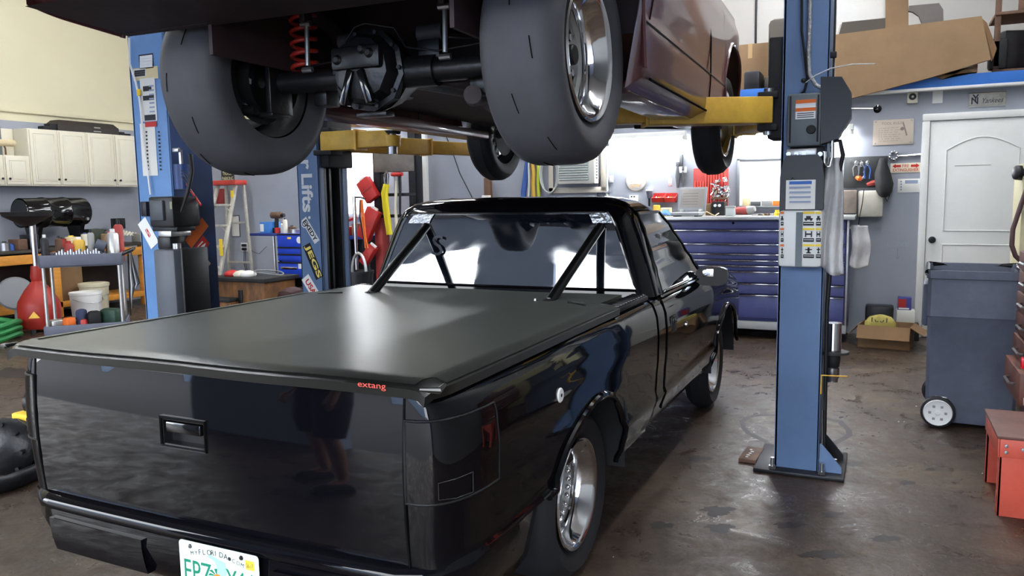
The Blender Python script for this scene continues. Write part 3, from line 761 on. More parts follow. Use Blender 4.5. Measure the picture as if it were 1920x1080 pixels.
for sx in (1, -1):
    mb = MB(CB); vs = []; fs = []; nz = 20; cols = [-.80+i*4.25/130 for i in range(131)]
    for y in cols:
        zl = c_low(y)
        for j in range(nz+1): z = lerp(zl, 2.62, j/nz); vs.append((sx*c_x(y, z), y, z))
    k = nz+1
    for i in range(130):
        for j in range(nz): a = i*k+j; fs.append((a, a+k, a+k+1, a+1))
    mb.add(vs, fs); fl = mb.build('body_side', 'car_red', car, smooth=50)
    for cy, zc, ar, af, h in ((0, 2.10, .40, .30, .40), (2.60, 2.05, .39, .38, .36)):
        P = [V((sx*(c_x(y, max(zc, c_low(y)))+.003), y, max(zc-.15, c_low(y)))) for y in [cy-ar*math.cos(PI*i/28) if i < 14 else cy-af*math.cos(PI*i/28) for i in range(29)]]
        MB(CB).tube(P, .010, 6).build('wheel_arch_lip', 'car_red', fl)
        MB(CB).grid(lambda u, v: (sx*lerp(.86, .46, v), cy-math.cos(PI*u)*.42, zc+(h+.01)*math.sin(PI*u)), 18, 2).build('wheel_house', 'underside', car)
    MB(CB).tube([(sx*.877, y, 2.117) for y in (.3, .8, 1.2, 1.9, 2.2)], .005, 5).build('side_moulding', 'black_rough', fl)
    MB(CB).tube([(sx*(cpf(1.925)+.002), y, 1.925) for y in (.42, 1.0, 2.2)], .006, 5).build('rocker_seam', 'seam_black', fl)
    MB(CB).tube([(sx*(cpf(z)+.001), .30+.10*(z-1.93)/.2, z) for z in (2.14, 2.3, 2.5, 2.62)], .004, 5).build('door_seam', 'seam_black', fl)
    MB(CB).tube([(sx*(cpf(z)+.001), 1.72, z) for z in (1.93, 2.1, 2.3, 2.62)], .004, 5).build('door_seam', 'seam_black', fl)
    MB(CB).box((sx*.62, .42, 1.88), (sx*.80, 2.2, 1.93), .01).build('rocker', 'car_red', car)
    MB(CB).box((sx*.36, .35, 1.99), (sx*.44, 2.3, 2.08), .008).build('frame_rail', 'underside', car)
    MB(CB).tube([(sx*.40, .40, 2.06), (sx*.40, .2, 2.20), (sx*.40, -.1, 2.27), (sx*.40, -.4, 2.22), (sx*.40, -.85, 2.18)], .035, 8).build('rear_rail', 'underside', car)
    MB(CB).box((sx*.46, -.40, 2.0), (sx*.475, .42, 2.52)).build('wheel_tub', 'underside', car)
und = MB(CB)
und.box((-.66, .42, 1.97), (.66, 2.3, 2.01)); und.box((-.46, -.40, 2.36), (.46, .45, 2.40)); und.box((-.74, -.74, 2.20), (.74, -.38, 2.26)); und.box((-.5, 2.3, 2.0), (.5, 3.3, 2.04))
und.box((-.46, .42, 2.0), (.46, .46, 2.4)); und.box((-.70, -.40, 2.22), (.70, -.38, 2.4))
und.build('floor_pan', 'underside', car)
# rear: valance, bumper, deck, closed top
rb = MB(CB); rb.loft([[(x, -.80+.06*(abs(x)/.86)**4+yo, z) for x in [-.86+1.72*i/20 for i in range(21)]] for yo, z in ((.06, 2.128), (.0, 2.132), (-.03, 2.15), (-.05, 2.20), (-.05, 2.30), (-.02, 2.36), (.03, 2.40), (.03, 2.62))], closed=False, caps=False)
rb.build('rear_bumper', 'car_red', car, smooth=50, sol=.012)
MB(CB).grid(lambda u, v: (lerp(-.865, .865, u)*(1-.03*(1-v)), lerp(-.80, -.385, v), 2.118-.018*v), 8, 4).build('rear_valance', 'underside', car)
top = MB(CB); top.loft([[(x, y, z) for x in [-hw+2*hw*i/12 for i in range(13)]] for y, z, hw in ((-.77, 2.62, .82), (-.70, 2.66, .82), (-.2, 2.68, .83), (1.9, 2.66, .84), (2.2, 2.65, .84), (3.3, 2.58, .72), (3.5, 2.45, .65), (3.55, 2.1, .6))], closed=False, caps=False)
top.build('deck_and_hood', 'car_red', car, smooth=40)
gh2 = MB(CB); gh2.loft([[(hw*math.copysign(abs(math.cos(a))**.4, math.cos(a)), lerp(y0, y1, .5)+(y1-y0)/2*math.copysign(abs(math.sin(a))**.4, math.sin(a)), z) for a in [2*PI*i/32 for i in range(32)]] for z, hw, y0, y1 in ((2.66, .78, -.1, 2.1), (2.85, .70, .15, 1.75), (3.02, .62, .35, 1.45), (3.06, .5, .5, 1.3))])
gh2.build('greenhouse', 'truck_glass', car, smooth=50)
tip = pY(432, 3, -1.02)
MB().obox((tip.x, -1.02, 2.19), (.10, .05, .03), Mx.Rotation(R(-6), 3, 'Y'), .004).build('plate_lamp', 'chrome', car)
# axle
def aw(x, y, z): return CB @ V((x, y, z))
ax = MB(CB)
ax.cyl((-.50, 0, ZA-.01), (-.12, 0, ZA-.01), .042, n=20); ax.cyl((.08, 0, ZA-.01), (.50, 0, ZA-.01), .042, n=20)
ax.cyl((-.20, 0, ZA-.01), (-.10, 0, ZA-.01), .056, n=20); ax.cyl((.06, 0, ZA-.01), (.20, 0, ZA-.01), .056, n=20)
axle = ax.build('axle_tube', 'axle_black', car, smooth=45)
dx = -.055
df_ = MB(CB)
prf = [(.148, .02), (.150, -.01), (.150, -.022), (.132, -.026), (.128, -.05), (.112, -.075), (.07, -.088), (0, -.09)]
# the cover bulges towards the rear; octagonal flange
df_.lathe([(r_, -h) for r_, h in prf], (dx, -.04, ZA+.0), (0, -1, 0), 10, a0=R(18), a1=R(18)+2*PI)
df_.lathe([(.148, 0), (.12, .10), (.07, .20), (.045, .26)], (dx, -.02, ZA), (0, 1, 0), 20)
diff = df_.build('differential', 'axle_black', car, smooth=30)
for i in range(10):
    a = 2*PI*i/10; q = (dx+.136*math.cos(a), -.066, ZA+.136*math.sin(a))
    MB(CB).cyl(q, (q[0], q[1]-.012, q[2]), .008, n=6).build('cover_bolt', 'dark_metal', diff)
MB(CB).box((dx-.105, -.145, ZA-.005), (dx+.10, -.06, ZA+.075), .012).build('cover_girdle', 'axle_black', diff)
for x0, rz_ in ((-.045, 18), (.035, -18)):
    MB(CB @ Mx.Translation((dx+x0, -.125, ZA-.07)) @ Mx.Rotation(R(rz_), 4, 'Y')).box((-.014, -.02, -.06), (.014, .03, .065), .006).build('cover_rib', 'black_gloss', diff)
for x, z in ((-.075, .03), (.06, .045), (.03, .06), (.045, -.11)): MB(CB).lathe([(0, .02), (.010, .02), (.018, .012), (.019, 0)], (dx+x, -.135 if z > 0 else -.10, ZA+z), (0, -1, 0), 14).build('fill_plug', 'axle_black', diff)
MB(CB).box((dx-.06, -.06, ZA-.165), (dx+.07, .0, ZA-.148), .004).build('cover_foot', 'axle_black', diff)
MB(CB).cyl((dx, .22, ZA+.01), (.0, 2.0, 2.02), .038, n=16).build('driveshaft', 'axle_black', car)
# springs, shocks, links, brackets, control arms
for sx in (1, -1):
    xs_ = sx*.415 if sx > 0 else -.405
    P = [V((xs_+.047*math.cos(t), .03+.047*math.sin(t), ZA+.02+.27*t/(2*PI*6))) for t in [i*2*PI/16 for i in range(16*6+1)]]
    MB(CB).tube(P, .009, 7).build('coil_spring', 'spring_red', car, smooth=60)
    MB(CB).lathe([(.06, 0), (.06, .012), (0, .012)], (xs_, .03, ZA+.29), (0, 0, 1), 18).build('spring_seat', 'underside', car)
    xk = sx*.60 if sx < 0 else .50
    sh = MB(CB); sh.cyl((xk, -.09, ZA-.10), (xk, -.06, ZA+.10), .024, n=14); sh.cyl((xk, -.06, ZA+.10), (xk, -.02, 2.32), .032, n=14)
    shk = sh.build('shock_absorber', M('shock_blue', (28, 34, 48), .3, .3), car)
    MB(CB).cyl((xk, -.092, ZA-.015), (xk, -.089, ZA+.005), .0255, n=14).build('shock_label', 'white_plain', shk)
    MB(CB).cyl((xk-.03, -.09, ZA-.115), (xk+.05, -.09, ZA-.115), .02, n=12).build('shock_bushing', 'dark_metal', shk)
    bx_ = sx*.50
    MB(CB).box((bx_-.012, -.08, ZA-.13), (bx_+.012, .05, ZA+.05), .004).build('axle_bracket', 'axle_black', axle)
    MB(CB).box((bx_-.05, -.075, ZA-.14), (bx_+.012, .03, ZA-.125), .003).build('axle_bracket', 'axle_black', axle)
    MB(CB).box((sx*.34-.03, .03, ZA-.10), (sx*.34+.03, .12, ZA+.03), .006).build('axle_bracket', 'axle_black', axle)
    MB(CB).tube([(sx*.34, .10, ZA-.07), (sx*.36, .75, 1.985)], .026, 10).build('lower_control_arm', 'axle_black', car)
    MB(CB).tube([(sx*.17, .02, ZA+.13), (sx*.30, .45, 2.15)], .022, 10).build('upper_control_arm', 'axle_black', car)
    MB(CB).cyl((sx*.17-.05, .02, ZA+.125), (sx*.17+.05, .02, ZA+.125), .034, n=16).build('bushing', 'rubber', car)
    MB(CB).box((sx*.17-.045, -.015, ZA+.03), (sx*.17+.045, .05, ZA+.10), .008).build('axle_bracket', 'axle_black', axle)
    xl = -.335 if sx < 0 else .255
    lk = MB(CB).cyl((xl, -.045, ZA+.04), (xl, -.04, ZA+.185), .0095, n=10).build('sway_bar_link', 'alu', car)
    for z in (ZA+.025, ZA+.195): MB(CB).cyl((xl-.022, -.045, z), (xl+.022, -.045, z), .011, n=8).build('rod_end', 'steel', lk)
    MB(CB).box((xl-.012, -.07, ZA+.20), (xl+.012, -.02, 2.36), .003).build('link_bracket', 'underside', lk)
MB(CB).tube([(-.45, .02, ZA+.045), (-.22, -.03, ZA+.05), (-.16, -.06, ZA+.10), (-.10, -.07, ZA+.155), (dx, -.07, ZA+.165), (.06, -.06, ZA+.14), (.10, -.05, ZA+.07), (.22, -.04, ZA+.05), (.48, .01, ZA+.08)], .0035, 6).build('brake_line', 'dark_metal', car)
for k_ in range(4): MB(CB).tube([(.36-.012*k_, -.02, 2.36), (.37-.01*k_, -.06, 2.22), (.42-.01*k_, -.02, ZA+.15), (.46, 0, ZA+.09)], .003, 5).build('cable', 'steel', car)
MB(CB).cyl((.27, .35, 1.90), (.27, .95, 1.95), .075, n=20).build('muffler', 'underside', car)
MB(CB).tube([(.27, .35, 1.90), (.29, .10, 1.86), (.36, -.05, 1.85)], .032, 12).build('exhaust_pipe', 'underside', car)
MB(CB).tube([(.0, -.2, 2.30), (.02, -.2, 2.25)], .008, 6).build('bolt', 'steel', car)
# frame tabs behind the left quarter
MB(CB).tube([(-.70, -.34, 2.22), (-.66, -.28, 2.02)], .018, 6).build('quarter_brace', 'underside', car)
# wheels
for sx in (1, -1):
    o_ = CB @ V((sx*.655, 0, ZA)); t = wheel(car, tuple(o_), sx, .362, .25, .218, 'spoke'); t.data.materials[0] = MATS['slick']
    MB().lathe([(.14, -.125), (.14, -.06), (.02, -.06)], tuple(o_), (sx, 0, 0), 30).build('brake_backing', 'axle_black', car)
    # tread wear slits of the slick
    for i in range(14):
        a = 2*PI*i/14; off = (.055 if i % 2 else -.02)
        P = [o_+V((sx*(off+.002*q), .3632*math.cos(a+q*.045), .3632*math.sin(a+q*.045))) for q in range(5)]
        MB().tube(P, .0018, 4).build('tread_slit', 'seam_black', t)
    o_ = CB @ V((sx*.755, 2.60, 1.935)); wheel(car, tuple(o_), sx, .315, .16, .20, 'spoke')
    MB(CB).cyl((sx*.25, 2.6, 1.96), (sx*.70, 2.6, 1.935), .03, n=10).build('front_suspension_arm', 'axle_black', car)

# ================================================================== LIFT POSTS
M('lift_blue', (104, 129, 166), .42, var=(3, .10))
M('lift_blue_light', (100, 142, 194), .42, var=(3, .10))
M('hose_black', (18, 18, 20), .5)
M('sticker_base', (238, 238, 236), .4)
def chan(mb, x0, x1, y0, y1, z0, z1, side, t=.012):
    """steel channel with its open side to +x or -x and small return lips"""
    mb.box((x0, y0, z0), (x1, y0+t, z1), .003); mb.box((x0, y1-t, z0), (x1, y1, z1), .003)
    if side > 0: mb.box((x0, y0, z0), (x0+t, y1, z1), .003); mb.box((x1-t, y0, z0), (x1, y0+.05, z1)); mb.box((x1-t, y1-.05, z0), (x1, y1, z1))
    else: mb.box((x1-t, y0, z0), (x1, y1, z1), .003); mb.box((x0, y0, z0), (x0+t, y0+.05, z1)); mb.box((x0, y1-.05, z0), (x0+t, y1, z1))
def bolt(p, parent, h=.06):
    MB().cyl((p[0], p[1], p[2]), (p[0], p[1], p[2]+h), .010, n=10).build('anchor_stud', 'steel', parent)
    MB().cyl((p[0], p[1], p[2]), (p[0], p[1], p[2]+.016), .020, n=6).build('anchor_nut', 'steel', parent)
def arm(parent, p0, p1, w0=.13, h=.125, splits=(.5, .8), pad=True, z=None):
    d = V(p1)-V(p0); L_ = d.length; u = d.normalized(); v = V((0, 0, 1)).cross(u).normalized()
    Bm = basis(p0, u, v); segs = [0]+list(splits)+[1]; k = len(segs)-1
    for i in range(k):
        s_ = 1-.16*i; m_ = MB(Bm); m_.box((segs[i]*L_-(.04 if i else 0), -w0/2*s_, -h/2*s_), (segs[i+1]*L_, w0/2*s_, h/2*s_), .006)
        m_.build('arm_section', 'yellow', parent)
        if i < k-1: m_ = MB(Bm); m_.box((segs[i+1]*L_-.018, -w0/2*s_-.006, -h/2*s_-.006), (segs[i+1]*L_, w0/2*s_+.006, h/2*s_+.006), .003); m_.build('arm_collar', 'yellow', parent)
    if pad:
        e = V(p1)
        MB().lathe([(0, -.05), (.055, -.05), (.058, .02), (.04, .022), (.04, .0), (0, 0)], e+V((0, 0, .0)), (0, 0, 1), 22).build('pad_holder', 'yellow', parent)
        MB().cyl(e+V((0, 0, -.10)), e+V((0, 0, .03)), .032, n=18).build('pad_screw', 'steel', parent)
        MB().lathe([(.055, .03), (.06, .05), (0, .05)], e, (0, 0, 1), 18).build('rubber_pad', 'rubber', parent)
# ---------------- right post, with the control boxes
rp = thing('lift_post', 'dark blue right-hand lift post carrying the motor box and hydraulic tank', 'lift post', (1.44, 1.68, 0))
x0, x1, y0, y1, ZT = 1.328, 1.552, 1.56, 1.84, 3.9
mb = MB(); chan(mb, x0, x1, y0, y1, .02, ZT, -1); post = mb.build('column', 'lift_blue', rp)
mb = MB(); mb.box((x0-.10, y0-.07, 0), (x1+.13, y1+.12, .02), .004); mb.build('base_plate', 'dark_metal', rp)
for px_, py_ in ((x0-.005, y0-.035), (x1+.02, y0-.035), (x1+.08, y0+.06), (x1+.08, y1-.02)): bolt((px_, py_, .02), rp)
MB(basis((x1+.004, y0+.02, .02), (1, 0, 0), (0, 0, 1), (0, -1, 0))).prism([(0, 0), (.11, 0), (.11, .03), (.01, .15), (0, .15)], 0, .012).build('gusset', 'lift_blue', rp)
MB(basis((x1+.004, y1-.03, .02), (1, 0, 0), (0, 0, 1), (0, -1, 0))).prism([(0, 0), (.11, 0), (.11, .03), (.01, .15), (0, .15)], 0, .012).build('gusset', 'dark_metal', rp)
# carriage on the open side
cr = MB(); cr.box((x0-.075, y0+.03, 1.78), (x0+.05, y1-.03, 2.30), .01); cr.box((x0-.12, y0-.02, 1.985), (x0-.02, y0+.10, 2.02), .006); cr.box((x0-.12, y0-.02, 1.82), (x0-.02, y0+.10, 1.855), .006)
cr.build('carriage', 'black_rough', rp)
MB().cyl((x0-.07, y0+.035, 1.80), (x0-.07, y0+.035, 2.04), .026, n=14).build('arm_pin', 'steel', rp)
arm(rp, (x0-.07, y0+.03, 1.925), (.50, 1.22, 1.925), .14, .135, (.78,))
arm(rp, (x0-.07, y1-.04, 1.925), (.72, 3.05, 1.925), .13, .12, (.45, .75))
# motor control box
yf = y0-.012
q = lambda a, b, y=yf: pY(a, b, y)
a = q(1480, 180); b = q(1541, 275)
cb = MB().box((a.x, yf-.09, b.z), (b.x, yf, a.z), .014).build('motor_box', M('box_grey', (96, 104, 108), .45, var=(6, .1)), rp)
text('warning_text', 'WARNING', 'white_ink', cb, basis((a.x+.055, yf-.0915, a.z-.060), (1, 0, 0), (0, 0, 1)), .07, .010, .001)
s1 = q(1492, 188, yf-.091); s2 = q(1529, 222, yf-.091)
st_ = MB().box((s1.x, yf-.0915, s2.z), (s2.x, yf-.090, s1.z)); st_.build('warning_sticker', 'sticker_base', cb)
for z0_, z1_ in ((.82, 1.0), (.40, .58)): MB().box((s1.x, yf-.0922, lerp(s2.z, s1.z, z0_)), (s2.x, yf-.0914, lerp(s2.z, s1.z, z1_))).build('sticker_band', 'orange_ink', cb)
for i in range(3): MB().box((s1.x+.008, yf-.0922, lerp(s2.z, s1.z, .08+.1*i)), (s2.x-.008, yf-.0914, lerp(s2.z, s1.z, .12+.1*i))).build('sticker_line', 'ink', cb)
for xx in (a.x+.012, b.x-.020): MB().box((xx, yf-.094, b.z+.02), (xx+.008, yf-.088, a.z-.012), .002).build('groove', 'black_rough', cb)
kk = q(1521, 235, yf-.09); MB().lathe([(0, .010), (.020, .010), (.023, .004), (.023, 0)], (kk.x, yf-.09, kk.z-.02), (0, -1, 0), 22).build('round_button', 'black_rough', cb)
# motor housing, faceted black shell at the right
h0 = MB(basis((x1-.03, y0+.02, 0), (1, 0, 0), (0, 0, 1), (0, -1, 0)))
hx = [q(1541, 148), q(1580, 148), q(1597, 176), q(1597, 222), q(1572, 262), q(1541, 272)]
h0.prism([(p.x-(x1-.03), p.z) for p in hx], 0, .12).build('motor_housing', 'black_plastic', rp, smooth=20)
lv0 = q(1597, 205); lv1 = q(1642, 206)
lev = MB().cyl((lv0.x-.03, yf-.04, lv0.z), (lv1.x, yf-.04, lv1.z), .0045, n=8).build('release_lever', 'steel', rp)
MB().sphere((lv1.x+.008, yf-.04, lv1.z), .020).build('lever_knob', 'black_gloss', lev)
# valve block, gauges
v0 = q(1482, 284); v1 = q(1530, 296)
MB().box((a.x+.01, yf-.05, q(1500, 330).z), (b.x+.02, yf, q(1500, 276).z), .012).build('pump_body', 'black_plastic', rp)
p0 = q(1488, 252+3, yf-.05); p1 = q(1528, 266, yf-.05)
MB().box((p0.x, yf-.054, p1.z-.012), (p1.x, yf-.048, p0.z-.008), .002).build('name_plate', 'alu', rp)
vb = MB().box((q(1478, 280).x, yf-.085, q(1478, 297).z), (q(1534, 280).x, yf-.04, q(1478, 281).z), .006).build('valve_block', 'alu', rp)
for pxx in (1479, 1494, 1508, 1538): c_ = q(pxx, 289, yf-.085); MB().cyl((c_.x, yf-.10, c_.z), (c_.x, yf-.07, c_.z), .012, n=8).build('hydraulic_fitting', 'steel', rp)
hs = q(1492, 290, yf-.1); he = q(1487, 336, yf-.13)
lev2 = MB().tube([(hs.x, yf-.10, hs.z), (he.x, yf-.13, he.z)], .005, 8).build('lowering_handle', 'steel', rp)
MB().sphere((he.x, yf-.13, he.z), .017).build('handle_ball', 'black_gloss', lev2)
MB().obox((he.x+.004, yf-.115, he.z+.035), (.030, .012, .07), Mx.Rotation(R(8), 3, 'Y'), .004).build('handle_grip', M('pink_grip', (196, 120, 118), .6), lev2)
f0 = q(1546, 284, yf-.06)
MB().tube([f0, f0+V((.0, 0, -.05)), f0+V((.008, 0, -.075)), f0+V((.028, 0, -.075)), f0+V((.036, 0, -.03)), f0+V((.034, 0, .06))], .011, 10).build('hydraulic_elbow', 'chrome', rp)
MB().tube([f0+V((.034, 0, .05)), f0+V((.07, .01, .05)), f0+V((.085, .02, -.02)), f0+V((.07, .03, -.10)), (x1+.02, y0+.02, .9), (x1+.025, y0+.05, .10)], .010, 10).build('hydraulic_hose', 'hose_black', rp)
# white tank with warning decals
t0 = q(1462, 345, yf-.13); t1 = q(1541, 502, yf-.13)
tk = MB()
tk.box((t0.x, yf-.15, t1.z), (t1.x, yf-.005, q(1500, 392).z), .02); tank = tk.build('fluid_tank', M('tank_white', (226, 226, 222), .4), rp)
tb = MB(); wz = q(1500, 392).z
tb.loft([[(xx, yy, zz) for xx, yy in ((lerp(t0.x, .5*(t0.x+t1.x), k_), yf-.145), (lerp(t1.x, .5*(t0.x+t1.x), k_), yf-.145), (lerp(t1.x, .5*(t0.x+t1.x), k_), yf-.005), (lerp(t0.x, .5*(t0.x+t1.x), k_), yf-.005))] for k_, zz in ((0.02, wz), (.02, wz+.16), (.14, wz+.24), (.30, wz+.27))])
tb.build('tank_cover', 'black_plastic', tank, smooth=25)
fy = yf-.152
def patch(nm, a0, b0, a1, b1, mt, par, yy=fy, t=.001): l = pY(a0, b0, yy); r_ = pY(a1, b1, yy); return MB().box((l.x, yy-t, r_.z), (r_.x, yy+t, l.z)).build(nm, mt, par)
patch('instruction_sheet', 1474, 338, 1528, 392, 'paper', tank, yf-.149, .0015)
for i in range(4): patch('print_line', 1480, 350+9*i, 1520, 353+9*i, M('pale_ink', (150, 160, 185), .6), tank, yf-.152, .001)
patch('print_line', 1480, 340, 1522, 345, M('blue_ink', (60, 110, 190), .6), tank, yf-.152, .001)
patch('sight_strip', 1493, 398, 1503, 500, 'box_grey', tank, fy-.002)
for r_ in range(3):
    for (c0, c1) in ((1463, 1470), (1505, 1527), (1529, 1540)):
        yt = 397+30.5*r_
        patch('caution_band', c0, yt, c1, yt+4, 'yellow_ink' if c0 > 1480 else 'orange_ink', tank)
        w_ = c1-c0; k3 = (r_+int(c0)) % 3
        for (u0, v0, u1, v1) in (((.2, 6, .3, 17), (.7, 6, .8, 17), (.3, 10, .7, 13)), ((.42, 6, .58, 17), (.2, 9, .8, 11), (.3, 15, .7, 17)), ((.15, 12, .85, 15), (.3, 8, .7, 12), (.22, 15, .36, 17), (.64, 15, .78, 17)))[k3]: patch('pictogram', c0+w_*u0, yt+v0, c0+w_*u1, yt+v1, 'ink', tank)
        patch('caution_text', c0+1, yt+19, c1-1, yt+26, 'ink', tank)
        patch('caution_text_gap', c0+2, yt+21.5, c1-2, yt+22.5, 'sticker_base', tank, fy-.001)
# cables up the column
pts = [q(1520, -40), q(1519, 40), q(1517, 100), q(1518, 140), q(1530, 160), q(1545, 168), q(1548, 160), q(1548, 185)]
MB().tube([(p.x, yf-.018, p.z) for p in pts], .011, 10).build('flexible_conduit', M('conduit_steel', (176, 178, 178), .35, .8, bump=(90, .8)), rp)
pts = [q(1504, -40), q(1504, 60), q(1510, 110), q(1514, 150), q(1508, 172), q(1500, 178)]
MB().tube([(p.x, yf-.012, p.z) for p in pts], .006, 8).build('power_cable', 'hose_black', rp)
kb_ = q(1507, 152); MB().sphere((kb_.x, yf-.02, kb_.z), .012, n=8, k=6).build('cable_knot', 'black_rough', rp)
pts = [q(1512, 156), q(1530, 145), q(1560, 133), q(1600, 127), q(1642, 128)]
MB().tube([(p.x, yf-.03-.03*i, p.z) for i, p in enumerate(pts)], .0028, 6).build('zip_tie', 'white_plain', rp)
MB().box((x1+.012, y0+.03, .35), (x1+.022, y0+.05, ZT)).build('guide_rod', 'black_rough', rp)
MB().box((x1, y0+.02, 2.17), (x1+.03, y0+.05, 2.20), .004).build('rod_clip', 'black_rough', rp)
l0 = q(1536, 703); MB().tube([(x1+.004, yf-.005, l0.z-.10), (x1+.004, yf-.005, l0.z), (x1+.13, yf-.005, l0.z+.004)], .004, 6).build('yellow_rod', 'yellow', rp)
# towels
M('towel', (206, 204, 204), .95, var=(6, .10), bump=(40, .6))
def towel(name, label, top, w0, w1, hgt, n_fold, m, thick=.012, seed=1):
    random.seed(seed); ph = [random.uniform(0, 6) for _ in range(4)]
    def fn(u, v):
        wd = lerp(w0, w1, min(1, v*1.5)); x = (u-.5)*wd; z = -hgt*v*(1-.06*math.sin(PI*u*1.3+ph[0]))
        y = .026*math.sin(n_fold*2*PI*u+ph[1]+v*.8)*(.4+.6*v) + .01*math.sin(9*v+ph[2])
        return (x+.012*math.sin(5*v+ph[3]), y, z)
    t = MB(m).grid(fn, 36, 24).build(name, 'towel', None, smooth=80, sol=thick)
    return tag(t, label, 'towel', 'white shop towels')
p = q(1556, 300, y0-.02)
towel('shop_towel', 'long white towel draped from the right lift post, over its side', (0,), .07, .155, .56, 2.2, at((p.x+.005, y0-.045, p.z+.01)), seed=4)
# ---------------- air filter / cylinder on the post's side (chrome canister with black funnel)
ca = thing('chrome_canister', 'chrome cylinder above a black funnel and cap beside the right lift post', 'canister', (1.63, 1.70, .47))
cc = pY(1562, 640, 1.70)
MB().cyl((cc.x, 1.70, pY(1562, 660, 1.7).z), (cc.x, 1.70, pY(1562, 605, 1.7).z), .042, n=24).build('canister', 'chrome', ca)
MB().lathe([(.085, .0), (.080, .012), (.035, .012), (.04, -.03), (.035, -.07), (.03, -.075)], (cc.x, 1.70, pY(1562, 662, 1.7).z), (0, 0, 1), 24).build('funnel', 'black_rough', ca)
MB().lathe([(.036, 0), (.036, -.05), (.030, -.058), (.030, -.075), (0, -.075)], (cc.x, 1.70, pY(1562, 690, 1.7).z), (0, 0, 1), 20).build('cap', 'steel', ca)
MB().box((x1+.01, 1.69, pY(1562, 630, 1.7).z), (cc.x, 1.71, pY(1562, 620, 1.7).z)).build('holder', 'dark_metal', ca)
# ---------------- left post of the same lift, lettered
lp = thing('lift_post', 'blue lift post lettered "Lifts" with racing stickers behind the truck bed', 'lift post', (-1.75, 1.70, 0))
x0, x1, y0, y1 = -1.845, -1.655, 1.55, 1.86
mb = MB(); chan(mb, x0, x1, y0, y1, .02, 3.9, 1); mb.build('column', 'lift_blue', lp)
MB().box((x0-.12, y0-.07, 0), (x1+.10, y1+.07, .02), .004).build('base_plate', 'dark_metal', lp)
for i, yy in enumerate((y0+.07, y0+.15, y0+.24)): MB().box((x0+.02, yy-.01, .03), (x1-.006-.02*(i == 1), yy+.012, 3.85)).build('guide_rail', 'black_plastic' if i != 2 else 'dark_metal', lp)
cr = MB(); cr.box((x1-.06, y0+.02, 1.72), (x1+.07, y1-.02, 2.32), .01); cr.box((x1-.02, y0-.03, 1.945), (x1+.13, y0+.10, 1.98), .006); cr.box((x1-.02, y0-.03, 1.80), (x1+.13, y0+.10, 1.835), .006)
cr.build('carriage', 'black_rough', lp)
pr0 = pZ(604, 262, 1.89); e1 = pZ(735, 257, 1.90); e2 = pZ(948, 281, 1.90)
arm(lp, (x1+.05, y0+.02, 1.89), (e1.x, e1.y-.0, 1.89), .13, .125, (.55, ))
arm(lp, (x1+.06, y1-.04, 1.89), (e2.x, e2.y, 1.89), .13, .115, (.45, .78))
# lettering reads downwards on the front face
fm = lambda px_, py_, y=y0-.002: pY(px_, py_, y)
def vtext(nm, s, mt, par, top_px, bot_px, xc_px, wpx, y, tilt=0., **kw):
    t_ = pY(xc_px, top_px, y); b_ = pY(xc_px, bot_px, y); h_ = t_.z-b_.z
    l_ = pY(xc_px-wpx/2, top_px, y).x; r_ = pY(xc_px+wpx/2, top_px, y).x
    m_ = basis((l_, y, t_.z), (0, 0, -1), (1, 0, 0), (0, -1, 0)) @ Mx.Rotation(R(tilt), 4, 'Z')
    return text(nm, s, mt, par, m_, h_, r_-l_, .0015, **kw)
vtext('lettering', 'Lifts', 'white_ink', lp, 326, 398, 575, 21, y0-.001, bold=.03)
vtext('lettering', 'r', 'white_ink', lp, 300, 318, 571, 15, y0-.001, bold=.03)
dm_ = fm(580, 408); MB().prism(circ(.010, 14), 0, .0015, basis((dm_.x, y0-.001, dm_.z), (1, 0, 0), (0, 0, 1), (0, -1, 0))).build('dot', 'white_ink', lp)
def decal(nm, cxp, cyp, lpx, wpx, ang, mt, par, y, s=None, ink='ink', fill=.8):
    """flat decal: long side at ang degrees below horizontal to the right, with its print"""
    c = pY(cxp, cyp, y); k = (pY(cxp+10, cyp, y).x-c.x)/10
    L_, W_ = lpx*k, wpx*k; a = R(-ang)
    m_ = basis((c.x, y, c.z), (1, 0, 0), (0, 0, 1), (0, -1, 0)) @ Mx.Rotation(a, 4, 'Z')
    o = None
    if mt: o = MB(m_).box((-L_/2, -W_/2, 0), (L_/2, W_/2, .001), 0).build(nm, mt, par)
    if s: text('decal_print', s, ink, o or par, m_ @ Mx.Translation((-L_*fill/2, -W_*fill/2*.8, .0008)), L_*fill, W_*fill*.8, .001, bold=.03)
    return o
d_ = decal('sticker', 582, 432, 42, 11, 56, 'sticker_base', lp, y0-.001, 'EXEDY', 'ink', .86)
dd = fm(571, 420); MB().lathe([(.028, 0), (.028, .0012), (.020, .0014), (.020, .0012), (.012, .0014), (0, .0014)], (dd.x, y0-.001, dd.z), (0, -1, 0), 20).build('sticker_ring', 'sticker_base', lp)
MB().lathe([(.020, .0016), (.014, .0018)], (dd.x, y0-.001, dd.z), (0, -1, 0), 20).build('sticker_ring', 'ink', lp)
decal('sticker', 587, 490, 55, 15, 66, 'ink', lp, y0-.001, 'JEGS', M('jegs_yellow', (240, 218, 120), .5), .97)
decal('sticker', 583, 538, 36, 16, 55, 'sticker_base', lp, y0-.001, 'USA', 'red_ink', .7)
